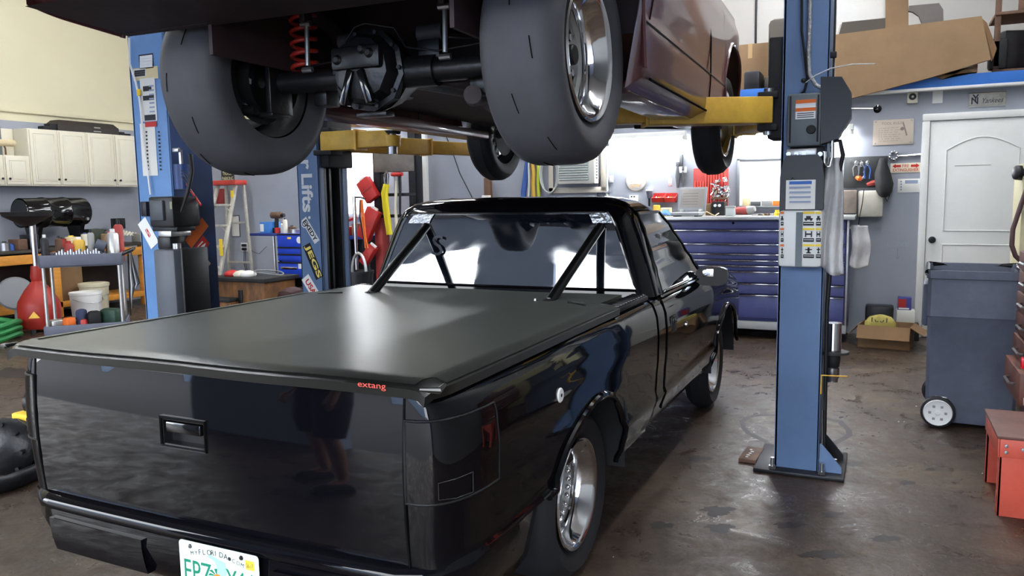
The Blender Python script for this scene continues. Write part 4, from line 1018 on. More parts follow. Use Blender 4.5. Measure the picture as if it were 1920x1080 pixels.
# ---------------- post of the neighbouring lift, lighter blue
np_ = thing('lift_post', 'lighter blue lift post at left with instruction strip and black pump', 'lift post', (-2.22, .85, 0))
x0, x1, y0, y1 = -2.385, -2.085, .70, 1.02
mb = MB(); chan(mb, x0, x1, y0, y1, .02, 3.9, -1); mb.build('column', 'lift_blue_light', np_)
MB().box((x1+.0005, y0+.004, .03), (x1+.004, y1-.004, 3.85)).build('dark_side_face', M('dark_side_blue', (38, 58, 96), .45, var=(3, .15)), np_)  # thin sheet that makes the column's right face a darker blue
MB().box((x0-.10, y0-.07, 0), (x1+.10, y1+.07, .02), .004).build('base_plate', 'dark_metal', np_)
MB(basis((x0+.02, y0-.05, .02), (0, -1, 0), (0, 0, 1), (1, 0, 0))).prism([(-.05, 0), (.05, 0), (-.03, .30), (-.05, .30)], 0, .012).build('gusset', 'lift_blue_light', np_)
yf2 = y0-.002
q2 = lambda a, b, y=yf2: pY(a, b, y)
def pp(nm, a0, b0, a1, b1, mt, par=np_, yy=yf2, t=.001): l = pY(a0, b0, yy); r_ = pY(a1, b1, yy); return MB().box((l.x, yy-t, min(l.z, r_.z)), (r_.x, yy+t, max(l.z, r_.z))).build(nm, mt, par)
pp('black_label', 260, 103, 288, 127, 'ink')
for i in range(4): pp('label_text', 262, 105.5+5.5*i, 286, 108.5+5.5*i, 'white_ink', yy=yf2-.001)
pp('yellowed_label', 249, 129, 297, 147, M('aged_paper', (224, 206, 158), .6))
pp('label_text', 250, 131, 274, 143, 'sticker_base', yy=yf2-.001)
for i in range(3): pp('label_line', 252, 132.5+4*i, 272, 134+4*i, 'ink', yy=yf2-.002)
# long instruction strip follows the post
for z0_, z1_ in ((148, 228), (232, 330)):
    l = pY(262, z0_, yf2-.0005); r_ = pY(290, z0_, yf2-.0005); bz = pY(270, z1_, yf2-.0005).z
    MB().box((l.x, yf2-.0015, bz), (r_.x, yf2, l.z)).build('instruction_strip', 'paper', np_)
pp('strip_print', 268, 162, 284, 170, 'ink', yy=yf2-.002); pp('strip_print', 268, 180, 289, 187, 'ink', yy=yf2-.002); pp('strip_print', 271, 216, 292, 225, 'ink', yy=yf2-.002); pp('strip_print', 272, 229, 294, 237, 'red_ink', yy=yf2-.002)
for i in range(11):
    for (c0, c1) in ((273, 276), (296, 299)): pp('strip_mark', c0+i*.35, 246+7*i, c1+i*.35, 249+7*i, 'ink', yy=yf2-.002)
for i in range(7): pp('strip_mark', 279+i*.3, 160+8*i, 288+i*.3, 162+8*i, 'pale_ink', yy=yf2-.0022)
pts = [q2(246, 72), q2(247, 120), q2(258, 155), q2(265, 185), q2(268, 210), q2(272, 260), q2(280, 320), q2(286, 365)]
cw = MB().tube([(p.x, yf2-.014, p.z) for p in pts], .006, 8).build('white_cable', 'white_plain', np_)
yl = q2(264, 174); MB().box((yl.x-.012, yf2-.022, yl.z-.02), (yl.x+.012, yf2-.008, yl.z+.02), .003).build('cable_tag', 'yellow_ink', np_)
# pump: motor, valve, tank
ym = yf2-.001
def bxp(nm, a0, b0, a1, b1, y_0, y_1, mt, par=np_, bv=.012): l = pY(a0, b0, y_0); r_ = pY(a1, b1, y_0); return MB().box((l.x, y_0, min(l.z, r_.z)), (r_.x, y_1, max(l.z, r_.z)), bv).build(nm, mt, par)
mo = bxp('pump_motor', 277, 369, 326, 426, yf2-.20, yf2, 'black_plastic')
bxp('motor_face', 279, 376, 306, 414, yf2-.215, yf2-.19, M('motor_grey', (70, 74, 80), .45), bv=.006)
pp('motor_label', 318, 378, 323, 392, M('faded_label', (150, 150, 120), .6), yy=yf2-.201)
bxp('switch_box', 262, 378, 275, 406, yf2-.05, yf2, 'dark_metal', bv=.006)
bxp('valve_block', 285, 424, 332, 434, yf2-.16, yf2-.02, 'dark_metal', bv=.006)
bxp('name_plate', 296, 433, 321, 444, yf2-.17, yf2-.02, 'alu', bv=.004)
bxp('pump_neck', 292, 440, 320, 470, yf2-.14, yf2-.02, 'black_plastic', bv=.02)
bxp('pump_tank', 286, 468, 336, 640, yf2-.22, yf2-.004, M('tank_grey', (86, 90, 98), .45, var=(5, .1)), bv=.014)
bxp('tank_side', 336, 466, 352, 640, yf2-.20, yf2-.004, 'black_plastic', bv=.012)
fc = pY(332, 466, yf2-.12); MB().cyl((fc.x, yf2-.12, fc.z-.01), (fc.x, yf2-.12, fc.z+.03), .025, n=14).build('filler_cap', 'steel', np_)
decal('sticker', 278, 437, 40, 18, 56, 'sticker_base', np_, yf2-.0012, 'S', 'red_ink', .35)
# cylinder and hoses at the post's right edge
hc = MB().cyl((x1+.06, y0+.02, pY(335, 355, y0).z), (x1+.06, y0+.02, pY(335, 308, y0).z), .045, n=18).build('lock_cylinder', M('cyl_blue', (40, 66, 120), .4), np_)
MB().cyl((x1+.06, y0+.02, pY(335, 308, y0).z), (x1+.06, y0+.02, pY(335, 280, y0).z), .012, n=10).build('plunger', 'steel', np_)
MB().obox((x1+.05, y0, pY(335, 281, y0).z), (.05, .02, .025), None, .004).build('plunger_clip', 'steel', np_)
hp = [pY(357, 290, .62), pY(360, 320, .60), pY(352, 360, .58), pY(338, 400, .56), pY(331, 430, .54)]
MB().tube(hp, .012, 10).build('hydraulic_hose', 'hose_black', np_)
for i in range(3): MB().tube([pY(336, 318+4*i, .70), pY(346, 322+8*i, .68), pY(358, 345+6*i, .66)], .003, 5).build('signal_wire', 'ink', np_)
lv = MB().tube([pY(346, 340, .72), pY(377, 385, .66)], .006, 8).build('release_bar', 'red', np_)
# side stickers, on the face turned to the truck
def sdecal(yc, zc, L_, W_, ang, mt, s, ink):
    m_ = basis((x1+.005, yc, zc), (0, 1, 0), (0, 0, 1), (1, 0, 0)) @ Mx.Rotation(R(ang), 4, 'Z')
    o = MB(m_).box((-L_/2, -W_/2, 0), (L_/2, W_/2, .001)).build('side_sticker', mt, np_)
    if s: text('decal_print', s, ink, o, m_ @ Mx.Translation((-L_*.4, -W_*.3, .001)), L_*.8, W_*.6, .001, bold=.02)
for zc, mt, s, ink in ((pX(348, 438, x1).z, 'orange_ink', None, None), (pX(350, 472, x1).z, 'red_ink', 'S', 'white_ink'), (pX(353, 510, x1).z, 'sticker_base', 'NOS', 'red_ink')):
    sdecal(y0+.16, zc, .20, .075, 42, mt, s, ink)

# ================================================================== BACK WALL: CHEST, SIGNS, WALL GEAR
def cardbox(name, label, m, s, mat='cardboard', flaps=False, cat='box', group=None, tape=True):
    """closed or open carton; m places the base centre"""
    t = thing(name, label, cat, m=m, group=group); x, y, z = [k/2 for k in s[:2]]+[s[2]]
    b = MB(m)
    if flaps:
        th = .006
        for lo, hi in (((-x, -y, 0), (x, y, th)), ((-x, -y, 0), (x, -y+th, z)), ((-x, y-th, 0), (x, y, z)), ((-x, -y, 0), (-x+th, y, z)), ((x-th, -y, 0), (x, y, z))): b.box(lo, hi)
        b.build('carton', mat, t)
        for sgn, an in ((-1, 62), (1, 40)):
            MB(m @ Mx.Translation((0, sgn*y, z)) @ Mx.Rotation(R(-sgn*an), 4, 'X')).box((-x, 0 if sgn > 0 else -y*.8, -.003), (x, y*.8 if sgn > 0 else 0, .003)).build('flap', mat, t)
            MB(m @ Mx.Translation((sgn*x, 0, z)) @ Mx.Rotation(R(sgn*an*.8), 4, 'Y')).box((0 if sgn > 0 else -y*.8, -y, -.003), (y*.8 if sgn > 0 else 0, y, .003)).build('flap', mat, t)
    else:
        b.box((-x, -y, 0), (x, y, z), .004); b.build('carton', mat, t)
        MB(m).box((-x-.001, -.004, z-.0005), (x+.001, .004, z+.0012)).build('lid_gap', 'brown', t)
        if tape: MB(m).box((-.025, -y-.0012, z*.75), (.025, -y+.001, z+.001)).build('tape', M('tape', (186, 156, 112), .4), t)
    return t
def slab(name, label, cat, lo, hi, mat, bv=.004, group=None): return tag(MB().box(lo, hi, bv).build(name, mat), label, cat, group)
# ---- blue tool chest
CY = 5.60; CX0, CX1 = -.34, 1.53; zt = 1.262
ch = thing('tool_chest', 'long navy blue rolling tool chest with chrome drawer pulls under the worktop', 'tool chest', (.6, 5.9, 0))
MB().box((CX0, CY+.03, .14), (CX1, 6.22, zt-.03), .008).build('body', 'navy', ch)
MB().box((CX0, CY-.0, .10), (CX1, 6.2, .185), .008).build('plinth', M('plinth_grey', (176, 178, 178), .5), ch)
edges = [413, 430.5, 457, 476, 487.5, 498, 508.5, 531, 552, 597]
def zrow(py): return pY(1420, py, CY).z
xm = .985
for ci, (a0, a1) in enumerate(((CX0+.02, xm-.01), (xm+.01, CX1-.03))):
    for i in range(len(edges)-1):
        z1_, z0_ = zrow(edges[i]), zrow(edges[i+1])
        dr = MB().box((a0, CY-.012, z0_+.006), (a1, CY+.04, z1_-.004), .005).build('drawer', 'navy', ch)
        if i > 0: MB().box((a0+.005, CY-.026, z1_-.016), (a1-.005, CY-.008, z1_-.003), .004).build('drawer_pull', 'chrome', dr)
        elif ci == 0:
            lk = pY(1375, 418, CY-.013); MB().lathe([(0, .008), (.012, .008), (.015, 0)], (lk.x, CY-.012, lk.z), (0, -1, 0), 16).build('lock', 'chrome', dr)
for xx in (CX0, CX1-.02): MB().box((xx, CY-.016, .185), (xx+.02, CY+.03, zt-.035), .004).build('corner_strip', 'alu', ch)
for xx in (CX0+.1, .3, .9, CX1-.1):
    for yy in (5.72, 6.1):
        cs = MB().cyl((xx-.02, yy, .055), (xx+.02, yy, .055), .055, n=18).build('caster', 'black_rough', ch)
        MB().box((xx-.03, yy-.03, .07), (xx+.03, yy+.03, .11), .004).build('caster_fork', 'steel', ch)
MB().tube([(CX1, CY+.08, 1.15), (CX1+.07, CY+.08, 1.15), (CX1+.07, CY+.5, 1.15), (CX1, CY+.5, 1.15)], .014, 8).build('side_handle', 'alu', ch)
tag(MB().box((CX0-.03, CY-.05, zt-.03), (CX1+.05, 6.25, zt+.008), .006).build('worktop', M('stainless', (214, 214, 212), .28, .55, var=(4, .06))), 'brushed steel worktop lying across the blue tool chest', 'worktop')
WT = zt+.008
towel('shop_towel', 'shorter white towel hanging from the blue chest side handle', (0,), .15, .17, .40, 1.2, at((CX1+.10, CY+.06, 1.17), R(12)), seed=9)
# ---- laptop
lx0 = pY(1268, 392, 5.78); lx1 = pY(1322, 392, 5.78)
LB = basis(((lx0.x+lx1.x)/2, 5.80, WT), (1, -.10, 0), (.10, 1, 0))
lw = (lx1.x-lx0.x)/2
lt = thing('laptop', 'rugged silver laptop open on the steel worktop', 'laptop', m=LB)
MB(LB).box((-lw, -.22, .01), (lw, .02, .045), .008).build('base', M('laptop_grey', (150, 154, 158), .45), lt)
for fx_ in (-lw+.04, lw-.04): MB(LB).box((fx_-.015, -.2, 0), (fx_+.015, .0, .012), .003).build('foot', 'rubber', lt)
LS = LB @ Mx.Translation((0, .015, .045)) @ Mx.Rotation(R(-14), 4, 'X')
sc_ = MB(LS).box((-lw, -.008, .01), (lw, .016, .275), .010).build('screen_lid', 'laptop_grey', lt)
MB(LS).box((-lw+.025, -.010, .045), (lw-.025, -.0075, .25), .001).build('display', M('screen', (120, 116, 112), .3, emit=((190, 182, 176), .10)), lt)
for i in range(5): MB(LS).box((-lw+.05, -.0112, .08+.03*i), (lw-.09, -.0095, .085+.03*i)).build('screen_line', M('screen_line', (96, 92, 90), .4), lt)
for fx_ in (-lw+.05, lw-.05): MB(LS).box((fx_-.025, -.013, -.012), (fx_+.025, .018, .028), .005).build('hinge', 'alu', lt)
# ---- worktop clutter
def P5(px_, Y=5.85): return pY(px_, 400, Y).x
def can(name, label, x, y, z, r_, h, mat, cat='can', cap='black_plastic', group=None):
    t = thing(name, label, cat, (x, y, z), group=group)
    MB().lathe([(0, 0), (r_, 0), (r_, h*.82), (r_*.8, h*.88), (r_*.45, h*.9), (0, h*.9)], (x, y, z), (0, 0, 1), 18).build('body', mat, t)
    MB().lathe([(r_*.42, h*.88), (r_*.42, h), (0, h)], (x, y, z), (0, 0, 1), 14).build('cap', cap, t); return t
bb = thing('battery_charger', 'black charger box with white knobs behind the laptop', 'charger', (P5(1345), 6.0, WT))
MB().box((P5(1334, 5.95), 5.95, WT), (P5(1358, 5.95), 6.1, WT+.15), .008).build('case', 'black_plastic', bb)
for k_ in (1341, 1349): MB().lathe([(0, .02), (.016, .02), (.016, 0)], (P5(k_, 5.95), 5.95, WT+.11), (0, -1, 0), 12).build('knob', 'white_plain', bb)
slab('brown_carton', 'small tan carton beside the laptop screen', 'box', (P5(1323, 6.0), 6.0, WT), (P5(1333, 6.0), 6.08, WT+.13), 'cardboard')
gj = thing('glass_jar', 'clear square glass jar standing on the worktop edge', 'jar', (P5(1370), 5.75, WT))
MB().box((P5(1361, 5.75), 5.72, WT), (P5(1378, 5.75), 5.80, WT+.10), .008).build('jar', M('jar_glass', (205, 210, 208), .1, alpha=1), gj)
MB().box((P5(1360.5, 5.75), 5.715, WT+.09), (P5(1378.5, 5.75), 5.805, WT+.105), .004).build('rim', 'alu', gj)
sp = thing('timing_light', 'red and grey timing gun lying on the worktop right of the jar', 'tool', (P5(1400), 5.9, WT))
MB().tube([(P5(1380), 5.9, WT+.05), (P5(1402), 5.88, WT+.055)], [.04, .045], 14).build('barrel', 'red_dull', sp)
MB().tube([(P5(1402), 5.88, WT+.055), (P5(1415), 5.86, WT+.075)], [.05, .03], 14).build('lens_hood', M('tool_grey', (150, 150, 148), .5), sp)
MB().box((P5(1374), 5.86, WT+.05), (P5(1392), 5.94, WT+.075), .006).build('handle', 'red', sp)
for i, (px_, rr_, mt) in enumerate(((1420, .03, 'steel'), (1430, .022, 'brown'), (1440, .03, 'steel'), (1449, .02, 'dark_metal'))):
    tl = MB().tube([(P5(px_)-.05, 5.82+.02*i, WT+.012), (P5(px_)+.03, 5.85, WT+.012), (P5(px_)+.07, 5.80, WT+.012)], [.008, .010, .012], 8).build('hand_tool', mt)
    tag(tl, ['shiny ratchet lying left of the wrench heap on the worktop', 'brown handled screwdriver among the worktop tools', 'steel pliers lying right of centre on the worktop', 'short dark socket bar near the yellow cap'][i], 'tool', 'loose tools on the worktop')
yl = thing('worktop_cap', 'small yellow cap at the worktop end beside the lift post', 'cap', (P5(1457), 5.75, WT))  # plain yellow cap of no known use
MB().lathe([(0, .05), (.02, .05), (.024, .035), (.03, .03), (.03, 0)], (P5(1457, 5.75), 5.75, WT), (0, 0, 1), 14).build('cap', 'yellow_ink', yl); MB().box((P5(1453, 5.75), 5.745, WT+.045), (P5(1461, 5.75), 5.755, WT+.06), .003).build('grip', 'yellow_ink', yl)
rg_ = MB(); random.seed(11); rg_.grid(lambda u, v: (P5(1236+24*u, 5.8), 5.72+.14*v, WT+.012+.05*math.sin(PI*u)*math.sin(PI*v)+.012*random.random()), 9, 7)
tag(rg_.build('blue_rag', M('rag_blue', (92, 136, 206), .9), None, smooth=80, sol=.006), 'crumpled light blue rag on the worktop beside the laptop', 'rag')
for i, (p0_, p1_, hh, mt) in enumerate(((1226, 1240, .05, 'paper'), (1238, 1256, .09, 'aged_paper'), (1222, 1232, .12, 'yellow'))):
    slab(('parts_packet', 'parts_packet', 'tape_carton')[i], ('white parts packet on the worktop nearest the truck roof', 'tan parts packet lying behind the blue rag', 'small yellow carton standing behind the truck roof')[i], 'packet', (P5(p0_, 5.95), 5.9+.05*i, WT), (P5(p1_, 5.95), 6.0+.05*i, WT+hh), mt, .008)
cbl = MB().tube([(P5(1320), 5.72, WT+.006), (P5(1330), 5.70, WT+.05), (P5(1338), 5.74, WT+.02), (P5(1345), 5.72, WT+.006), (P5(1350), 5.78, WT+.03)], .006, 6).build('cable', 'aged_paper'); tag(cbl, 'pale coiled cable trailing from the laptop', 'cable')
# ---- wall gear above the chest
wy = YB
def wp(px_, py_, y=None): return pY(px_, py_, wy if y is None else y)
def wplate(name, label, cat, a0, b0, a1, b1, mat, t=.012, parent=None, y=None, bv=.002, group=None):
    """flat plate on the wall between two pixel corners (top left, bottom right)"""
    yy = wy if y is None else y; l = wp(a0, b0, yy); r_ = wp(a1, b1, yy)
    o = MB().box((l.x, yy-t, min(l.z, r_.z)), (r_.x, yy-.0005, max(l.z, r_.z)), bv).build(name, mat, parent)
    if label: tag(o, label, cat, group)
    return o
rs = wp(1193, 338)
sg = thing('round_sign', 'round white sign with faint lettering on the wall above the truck roof', 'sign', (rs.x, wy, rs.z))
MB().lathe([(0, .014), (.118, .014), (.125, .010), (.125, 0)], (rs.x, wy, rs.z), (0, -1, 0), 40).build('disc', 'white_plain', sg)
MB().lathe([(.121, .016), (.127, .012), (.127, 0)], (rs.x, wy, rs.z), (0, -1, 0), 40).build('rim', M('rim_tan', (176, 164, 140), .5), sg)
for i in range(4):
    for j in range(5): MB().box((rs.x-.06+.028*j, wy-.0152, rs.z+.062-.03*i), (rs.x-.048+.028*j+.006*((i+j) % 2), wy-.0138, rs.z+.078-.03*i)).build('faint_letter', M('faint_ink', (196, 190, 172), .6), sg)
for i in range(3): MB().tube([(rs.x-.07, wy-.015, rs.z-.05-.016*i), (rs.x-.02, wy-.015, rs.z-.043-.016*i), (rs.x+.04, wy-.015, rs.z-.048-.016*i), (rs.x+.08-.02*i, wy-.015, rs.z-.04-.016*i)], .003, 4).build('stroke', M('stroke_orange', (216, 150, 96), .6), sg)
# air conditioner in its window
ac = thing('air_conditioner', 'window air conditioner with horizontal louvres in a white wooden frame', 'air conditioner', (wp(1080, 345).x, wy, 1.65))
A0 = wp(1038, 262); A1 = wp(1128, 358)
fr = MB()
for lo, hi in (((A0.x-.06, A1.z-.02), (A1.x+.06, A1.z+.05)), ((A0.x-.06, A1.z), (A0.x, 2.34)), ((A1.x, A1.z), (A1.x+.06, 2.34)), ((A0.x-.06, 2.28), (A1.x+.06, 2.34))): fr.box((lo[0], wy-.03, lo[1]), (hi[0], wy-.001, hi[1]), .004)
fr.build('window_trim', M('trim_old', (214, 206, 190), .6, var=(5, .06)), ac)
ya = wy-.16
u0 = pY(1046, 350, ya); u1 = pY(1115, 344, ya)
MB().box((u0.x, ya, u1.z), (u1.x, wy-.005, 2.26), .012).build('cabinet', M('ac_white', (216, 214, 204), .5), ac)
MB().box((u0.x+.015, ya-.006, u1.z+.04), (u1.x-.075, ya+.01, 2.23), .004).build('grille_panel', M('ac_grille', (140, 152, 152), .5), ac)
nl = 18
for i in range(nl): z = u1.z+.055+i*.029; MB(Mx.Translation((0, ya-.006, z)) @ Mx.Rotation(R(25), 4, 'X')).box((u0.x+.02, -.006, -.003), (u1.x-.08, .006, .003)).build('louvre', 'ac_white', ac)
for i in range(12): z = u1.z+.06+i*.035; MB().box((u1.x-.0005, ya+.045, z), (u1.x+.002, ya+.10, z+.014)).build('side_slot', 'ink', ac)
tag(MB().tube([wp(1133, 292, wy-.02), wp(1128, 320, wy-.02), wp(1118, 375, wy-.02), wp(1112, 420, wy-.02)], .005, 6).build('power_cord', 'hose_black'), 'thin dark cord slanting down beside the air conditioner', 'cord')
# hose loops, straps
def strap(name, label, pts, wd, mat, y, group, loops=1):
    P = [pY(a, b, y) for a, b in pts]
    o = MB().tube(P, wd, 6).build(name, mat); return tag(o, label, 'strap', group)
M('strap_blue', (60, 92, 160), .8); M('strap_yellow', (206, 166, 70), .8); M('strap_lime', (190, 196, 60), .8); M('hose_white', (206, 210, 206), .5)
strap('ratchet_strap', 'blue tie-down strap hanging beside the lifted front tyre', [(990, 300), (986, 330), (982, 360), (980, 400)], .035, 'strap_blue', wy-.10, 'hanging straps')
strap('ratchet_strap', 'tan tie-down strap hanging right of the blue one', [(996, 296), (1000, 325), (999, 345), (1003, 400)], .028, 'strap_yellow', wy-.08, 'hanging straps')
strap('ratchet_strap', 'lime green strap hanging beside the white hose coil', [(1010, 298), (1009, 340), (1011, 400)], .022, 'strap_lime', wy-.06, 'hanging straps')
strap('ratchet_strap', 'pale grey rope strand between the blue and tan straps', [(991, 305), (992, 350), (990, 380), (993, 400)], .010, 'hose_white', wy-.14, 'hanging straps')
hc = MB()
for i in range(3): hc.tube([pY(1030+(14+2.0*i)*math.cos(a), 326+(38-1.5*i)*math.sin(a), wy-.04-.02*i) for a in [2*PI*k/28 for k in range(28)]], .008, 6, closed=True)
tag(hc.build('coiled_hose', 'hose_white'), 'coiled clear hose hanging left of the air conditioner', 'hose')
hk = thing('wall_hook_rail', 'grey rail with hooks that carries the straps and hose', 'rail', (pY(1008, 292, wy).x, wy, 1.98))
MB().box((pY(975, 285, wy).x, wy-.03, 1.985), (pY(1040, 285, wy).x, wy-.001, 2.03), .004).build('rail', 'dark_metal', hk)
for a in (988, 996, 1010, 1030): q_ = pY(a, 285, wy); MB().tube([(q_.x, wy-.02, 2.0), (q_.x, wy-.15, 1.99), (q_.x, wy-.16, 2.03)], .006, 6).build('hook', 'steel', hk)
# brown shelf with cartons between the white post and the straps
sh = thing('wood_shelf', 'low brown wooden shelf against the wall right of the white post', 'shelf', (pY(900, 380, 6.0).x, 6.0, 0))
sx0, sx1 = pY(878, 380, 5.95).x, pY(965, 380, 5.95).x
MB().box((sx0, 5.92, 1.30), (sx1, 6.25, 1.335), .004).build('board', 'brown', sh)
for xx in (sx0+.01, sx1-.04): MB().box((xx, 5.95, 0), (xx+.03, 6.22, 1.30), .003).build('side', 'brown', sh)
MB().box((sx0, 5.95, .6), (sx1, 6.2, .63), .003).build('board', 'brown', sh)
cardbox('carton', 'brown carton on the wooden shelf under the lifted tyre, left one', at((pY(900, 370, 6.05).x, 6.07, 1.335)), (.22, .22, .16), 'cardboard_dark')
cardbox('carton', 'wider brown carton at the right end of the wooden shelf', at((pY(938, 370, 6.05).x, 6.07, 1.335)), (.34, .22, .15), 'cardboard')
slab('orange_carton', 'upright orange carton standing behind the shelf cartons', 'box', (pY(910, 360, 6.2).x, 6.16, 1.335), (pY(922, 360, 6.2).x, 6.22, 1.335+.42), 'brown')
slab('white_tag_box', 'little white box on top of the left shelf carton', 'box', (pY(903, 365, 6.0).x, 6.0, 1.496), (pY(915, 365, 6.0).x, 6.08, 1.535), 'paper')
tag(MB().tube([pY(828, 236, wy-.02), pY(845, 275, wy-.02), pY(862, 325, wy-.02), pY(886, 372, wy-.02)], .006, 6).build('hanging_wire', 'hose_black'), 'thin dark wire slanting down the grey wall right of the white post', 'wire')
# outlet plate, work lamp, red bins, flyswatter, hanging tools
ol = thing('wall_outlet', 'white outlet box on the wall under the round sign', 'outlet', (wp(1190, 372).x, wy, wp(1190, 372).z))
wplate('box', None, None, 1182, 366, 1197, 384, 'white_plain', .05, ol); 
for a in (1185, 1190): wplate('socket', None, None, a, 367.5, a+3, 370, 'ink', .052, ol)
wl = thing('work_lamp', 'grey hand lamp hanging on the wall beside the red bins', 'lamp', (wp(1219, 375).x, wy, wp(1219, 375).z))
c0, c1 = wp(1219, 358), wp(1219, 372); MB().cyl((c0.x, wy-.04, c0.z), (c0.x, wy-.04, c1.z), .038, .022, n=14).build('head', 'grey_plastic', wl); MB().cyl((c0.x, wy-.04, c1.z), (c0.x, wy-.04, c1.z-.09), .012, n=8).build('handle', 'dark_metal', wl); MB().cyl((c0.x, wy-.04, c0.z), (c0.x, wy-.04, c0.z+.018), .040, n=14).build('lens', 'white_plain', wl)
for i, (a0, a1) in enumerate(((1223, 1245), (1246, 1267))):
    bn = thing('parts_bin', ('red plastic parts bin on the wall nearer the hand lamp', 'red plastic parts bin on the wall nearer the laptop')[i], 'bin', (wp(a0, 378).x, wy, wp(a0, 380).z), group='red parts bins')
    l, r_ = wp(a0, 367, wy-.08), wp(a1, 379, wy-.08)
    MB(basis((l.x, wy-.001, r_.z), (0, -1, 0), (0, 0, 1), (1, 0, 0))).prism([(0, 0), (.09, 0), (.11, .05), (.10, .055), (.085, .012), (.008, .012), (.008, l.z-r_.z+.03), (0, l.z-r_.z+.03)], 0, r_.x-l.x).build('bin', 'red', bn)
    for xx in (l.x, r_.x-.006): MB(basis((xx, wy-.001, r_.z), (0, -1, 0), (0, 0, 1), (1, 0, 0))).prism([(0, 0), (.09, 0), (.11, .05), (.0, l.z-r_.z+.02)], 0, .006).build('bin_side', 'red', bn)
    for k_ in range(5): MB().obox((lerp(l.x+.015, r_.x-.015, k_/4), wy-.05-.01*(k_ % 2), r_.z+.045), (.016, .03, .03), Mx.Rotation(k_*.8, 3, 'X'), .003).build('hardware', ('ink', 'steel', 'yellow_ink')[k_ % 3], bn)
fs = thing('hanging_tag', 'pink fly swatter hanging on the wall above the bins', 'fly swatter', (wp(1256, 335).x, wy, wp(1256, 335).z))
wplate('blade', None, None, 1253, 334, 1260, 349, M('pink', (232, 190, 190), .6), .004, fs); MB().tube([wp(1256.5, 334, wy-.004), wp(1256.5, 326, wy-.004)], .004, 5).build('handle', 'white_plain', fs)
for i, (a, tp, bt, wd) in enumerate(((1271, 312, 352, .026), (1281, 320, 352, .017))):
    t = thing('hanging_glove', ('dark brush handle hanging above the laptop, left one', 'thinner dark brush hanging above the laptop')[i], 'brush', (wp(a, bt).x, wy, wp(a, bt).z), group='brushes over the laptop')
    p_, q_ = wp(a, tp, wy-.03), wp(a, bt, wy-.03); MB().tube([(p_.x, wy-.03, p_.z), (p_.x, wy-.03, lerp(p_.z, q_.z, .5)), (p_.x, wy-.03, q_.z)], [wd*.6, wd*1.1, wd*.5], 10).build('handle', M('dusty_black', (74, 76, 78), .7), t)
    MB().box((p_.x-wd*.8, wy-.045, p_.z), (p_.x+wd*.8, wy-.015, p_.z+.05), .004).build('head', 'dusty_black', t)
mt_ = thing('wall_switch', 'white switch box on the wall above the laptop', 'switch', (wp(1280, 320).x, wy, wp(1280, 324).z))
wplate('box', None, None, 1272, 313, 1288, 324, 'white_plain', .04, mt_); wplate('cable_stub', None, None, 1275, 290, 1281, 313, 'dusty_black', .03, mt_)
# red slotted wrench rack with a heap of chrome tools
rk = thing('wrench_rack', 'red slotted wrench rack on the wall behind the laptop', 'tool rack', (wp(1332, 385).x, wy, wp(1332, 385).z))
wplate('panel', None, None, 1301, 316, 1365, 386, 'red_dull', .02, rk)
for i in range(12): a = 1303+i*5; wplate('slat', None, None, a, 322 if i > 3 else 340, a+2.4, 380, M('red_bright', (214, 70, 62), .4), .034, rk)
hp = thing('chrome_wrench_bundle', 'heap of chrome sockets and wrenches hung on the red rack', 'tools', (wp(1352, 370).x, wy, wp(1352, 372).z)); random.seed(5)
for i in range(34):
    a = 1338+random.random()*27; b_ = 333+random.random()*38; 
    if b_ < 345 and abs(a-1345) > 3 and abs(a-1358) > 3: b_ += 14
    q_ = wp(a, b_, wy-.05-.03*random.random()); an = random.random()*PI
    if i % 3: MB().lathe([(.012, 0), (.02, 0), (.02, .025), (.012, .025)], q_, (math.cos(an), -.6, math.sin(an)), 10, closed=True).build('socket', 'chrome', hp)
    else: MB().tube([q_-V((math.cos(an)*.05, 0, math.sin(an)*.05)), q_+V((math.cos(an)*.05, 0, math.sin(an)*.05))], .009, 6).build('wrench', 'chrome', hp)
MB().box((wp(1336, 372).x, wy-.10, wp(1336, 374).z), (wp(1367, 372).x, wy-.02, wp(1336, 371).z), .003).build('tray', 'brown', hp)
# whiteboard
wb = thing('whiteboard', 'whiteboard in a grey frame on the wall left of the right lift post', 'whiteboard', (wp(1430, 385).x, wy, wp(1430, 388).z))
b0, b1 = wp(1386, 300), wp(1500, 386)
MB().box((b0.x, wy-.012, b1.z), (b1.x, wy-.001, b0.z)).build('board', M('board_white', (240, 242, 242), .25), wb)
for lo, hi in (((b0.x-.02, b1.z-.02), (b0.x+.012, b0.z+.012)), ((b1.x-.012, b1.z-.02), (b1.x+.02, b0.z+.012)), ((b0.x-.02, b1.z-.02), (b1.x+.02, b1.z+.008)), ((b0.x-.02, b0.z-.008), (b1.x+.02, b0.z+.02))): MB().box((lo[0], wy-.025, lo[1]), (hi[0], wy-.001, hi[1]), .003).build('frame_rail', M('frame_grey', (110, 114, 118), .5), wb)
MB().box((b0.x, wy-.09, b1.z-.012), (b1.x, wy-.012, b1.z+.002), .003).build('ledge', 'frame_grey', wb)
for i, (a0, a1, hh, mt, lb) in enumerate(((1392, 1405, .09, 'aged_paper', 'tan card stack leaning on the whiteboard ledge, leftmost'), (1407, 1425, .05, 'dusty_black', 'flat black marker box on the whiteboard ledge'), (1428, 1447, .06, 'tool_grey', 'grey eraser box on the whiteboard ledge'), (1449, 1462, .055, 'orange_ink', 'orange marker box at the right of the whiteboard ledge'))):
    slab('marker_box', lb, 'box', (wp(a0, 380, wy-.08).x, wy-.08, b1.z+.003), (wp(a1, 380, wy-.08).x, wy-.03, b1.z+.003+hh), mt, .004, 'boxes on the whiteboard ledge')
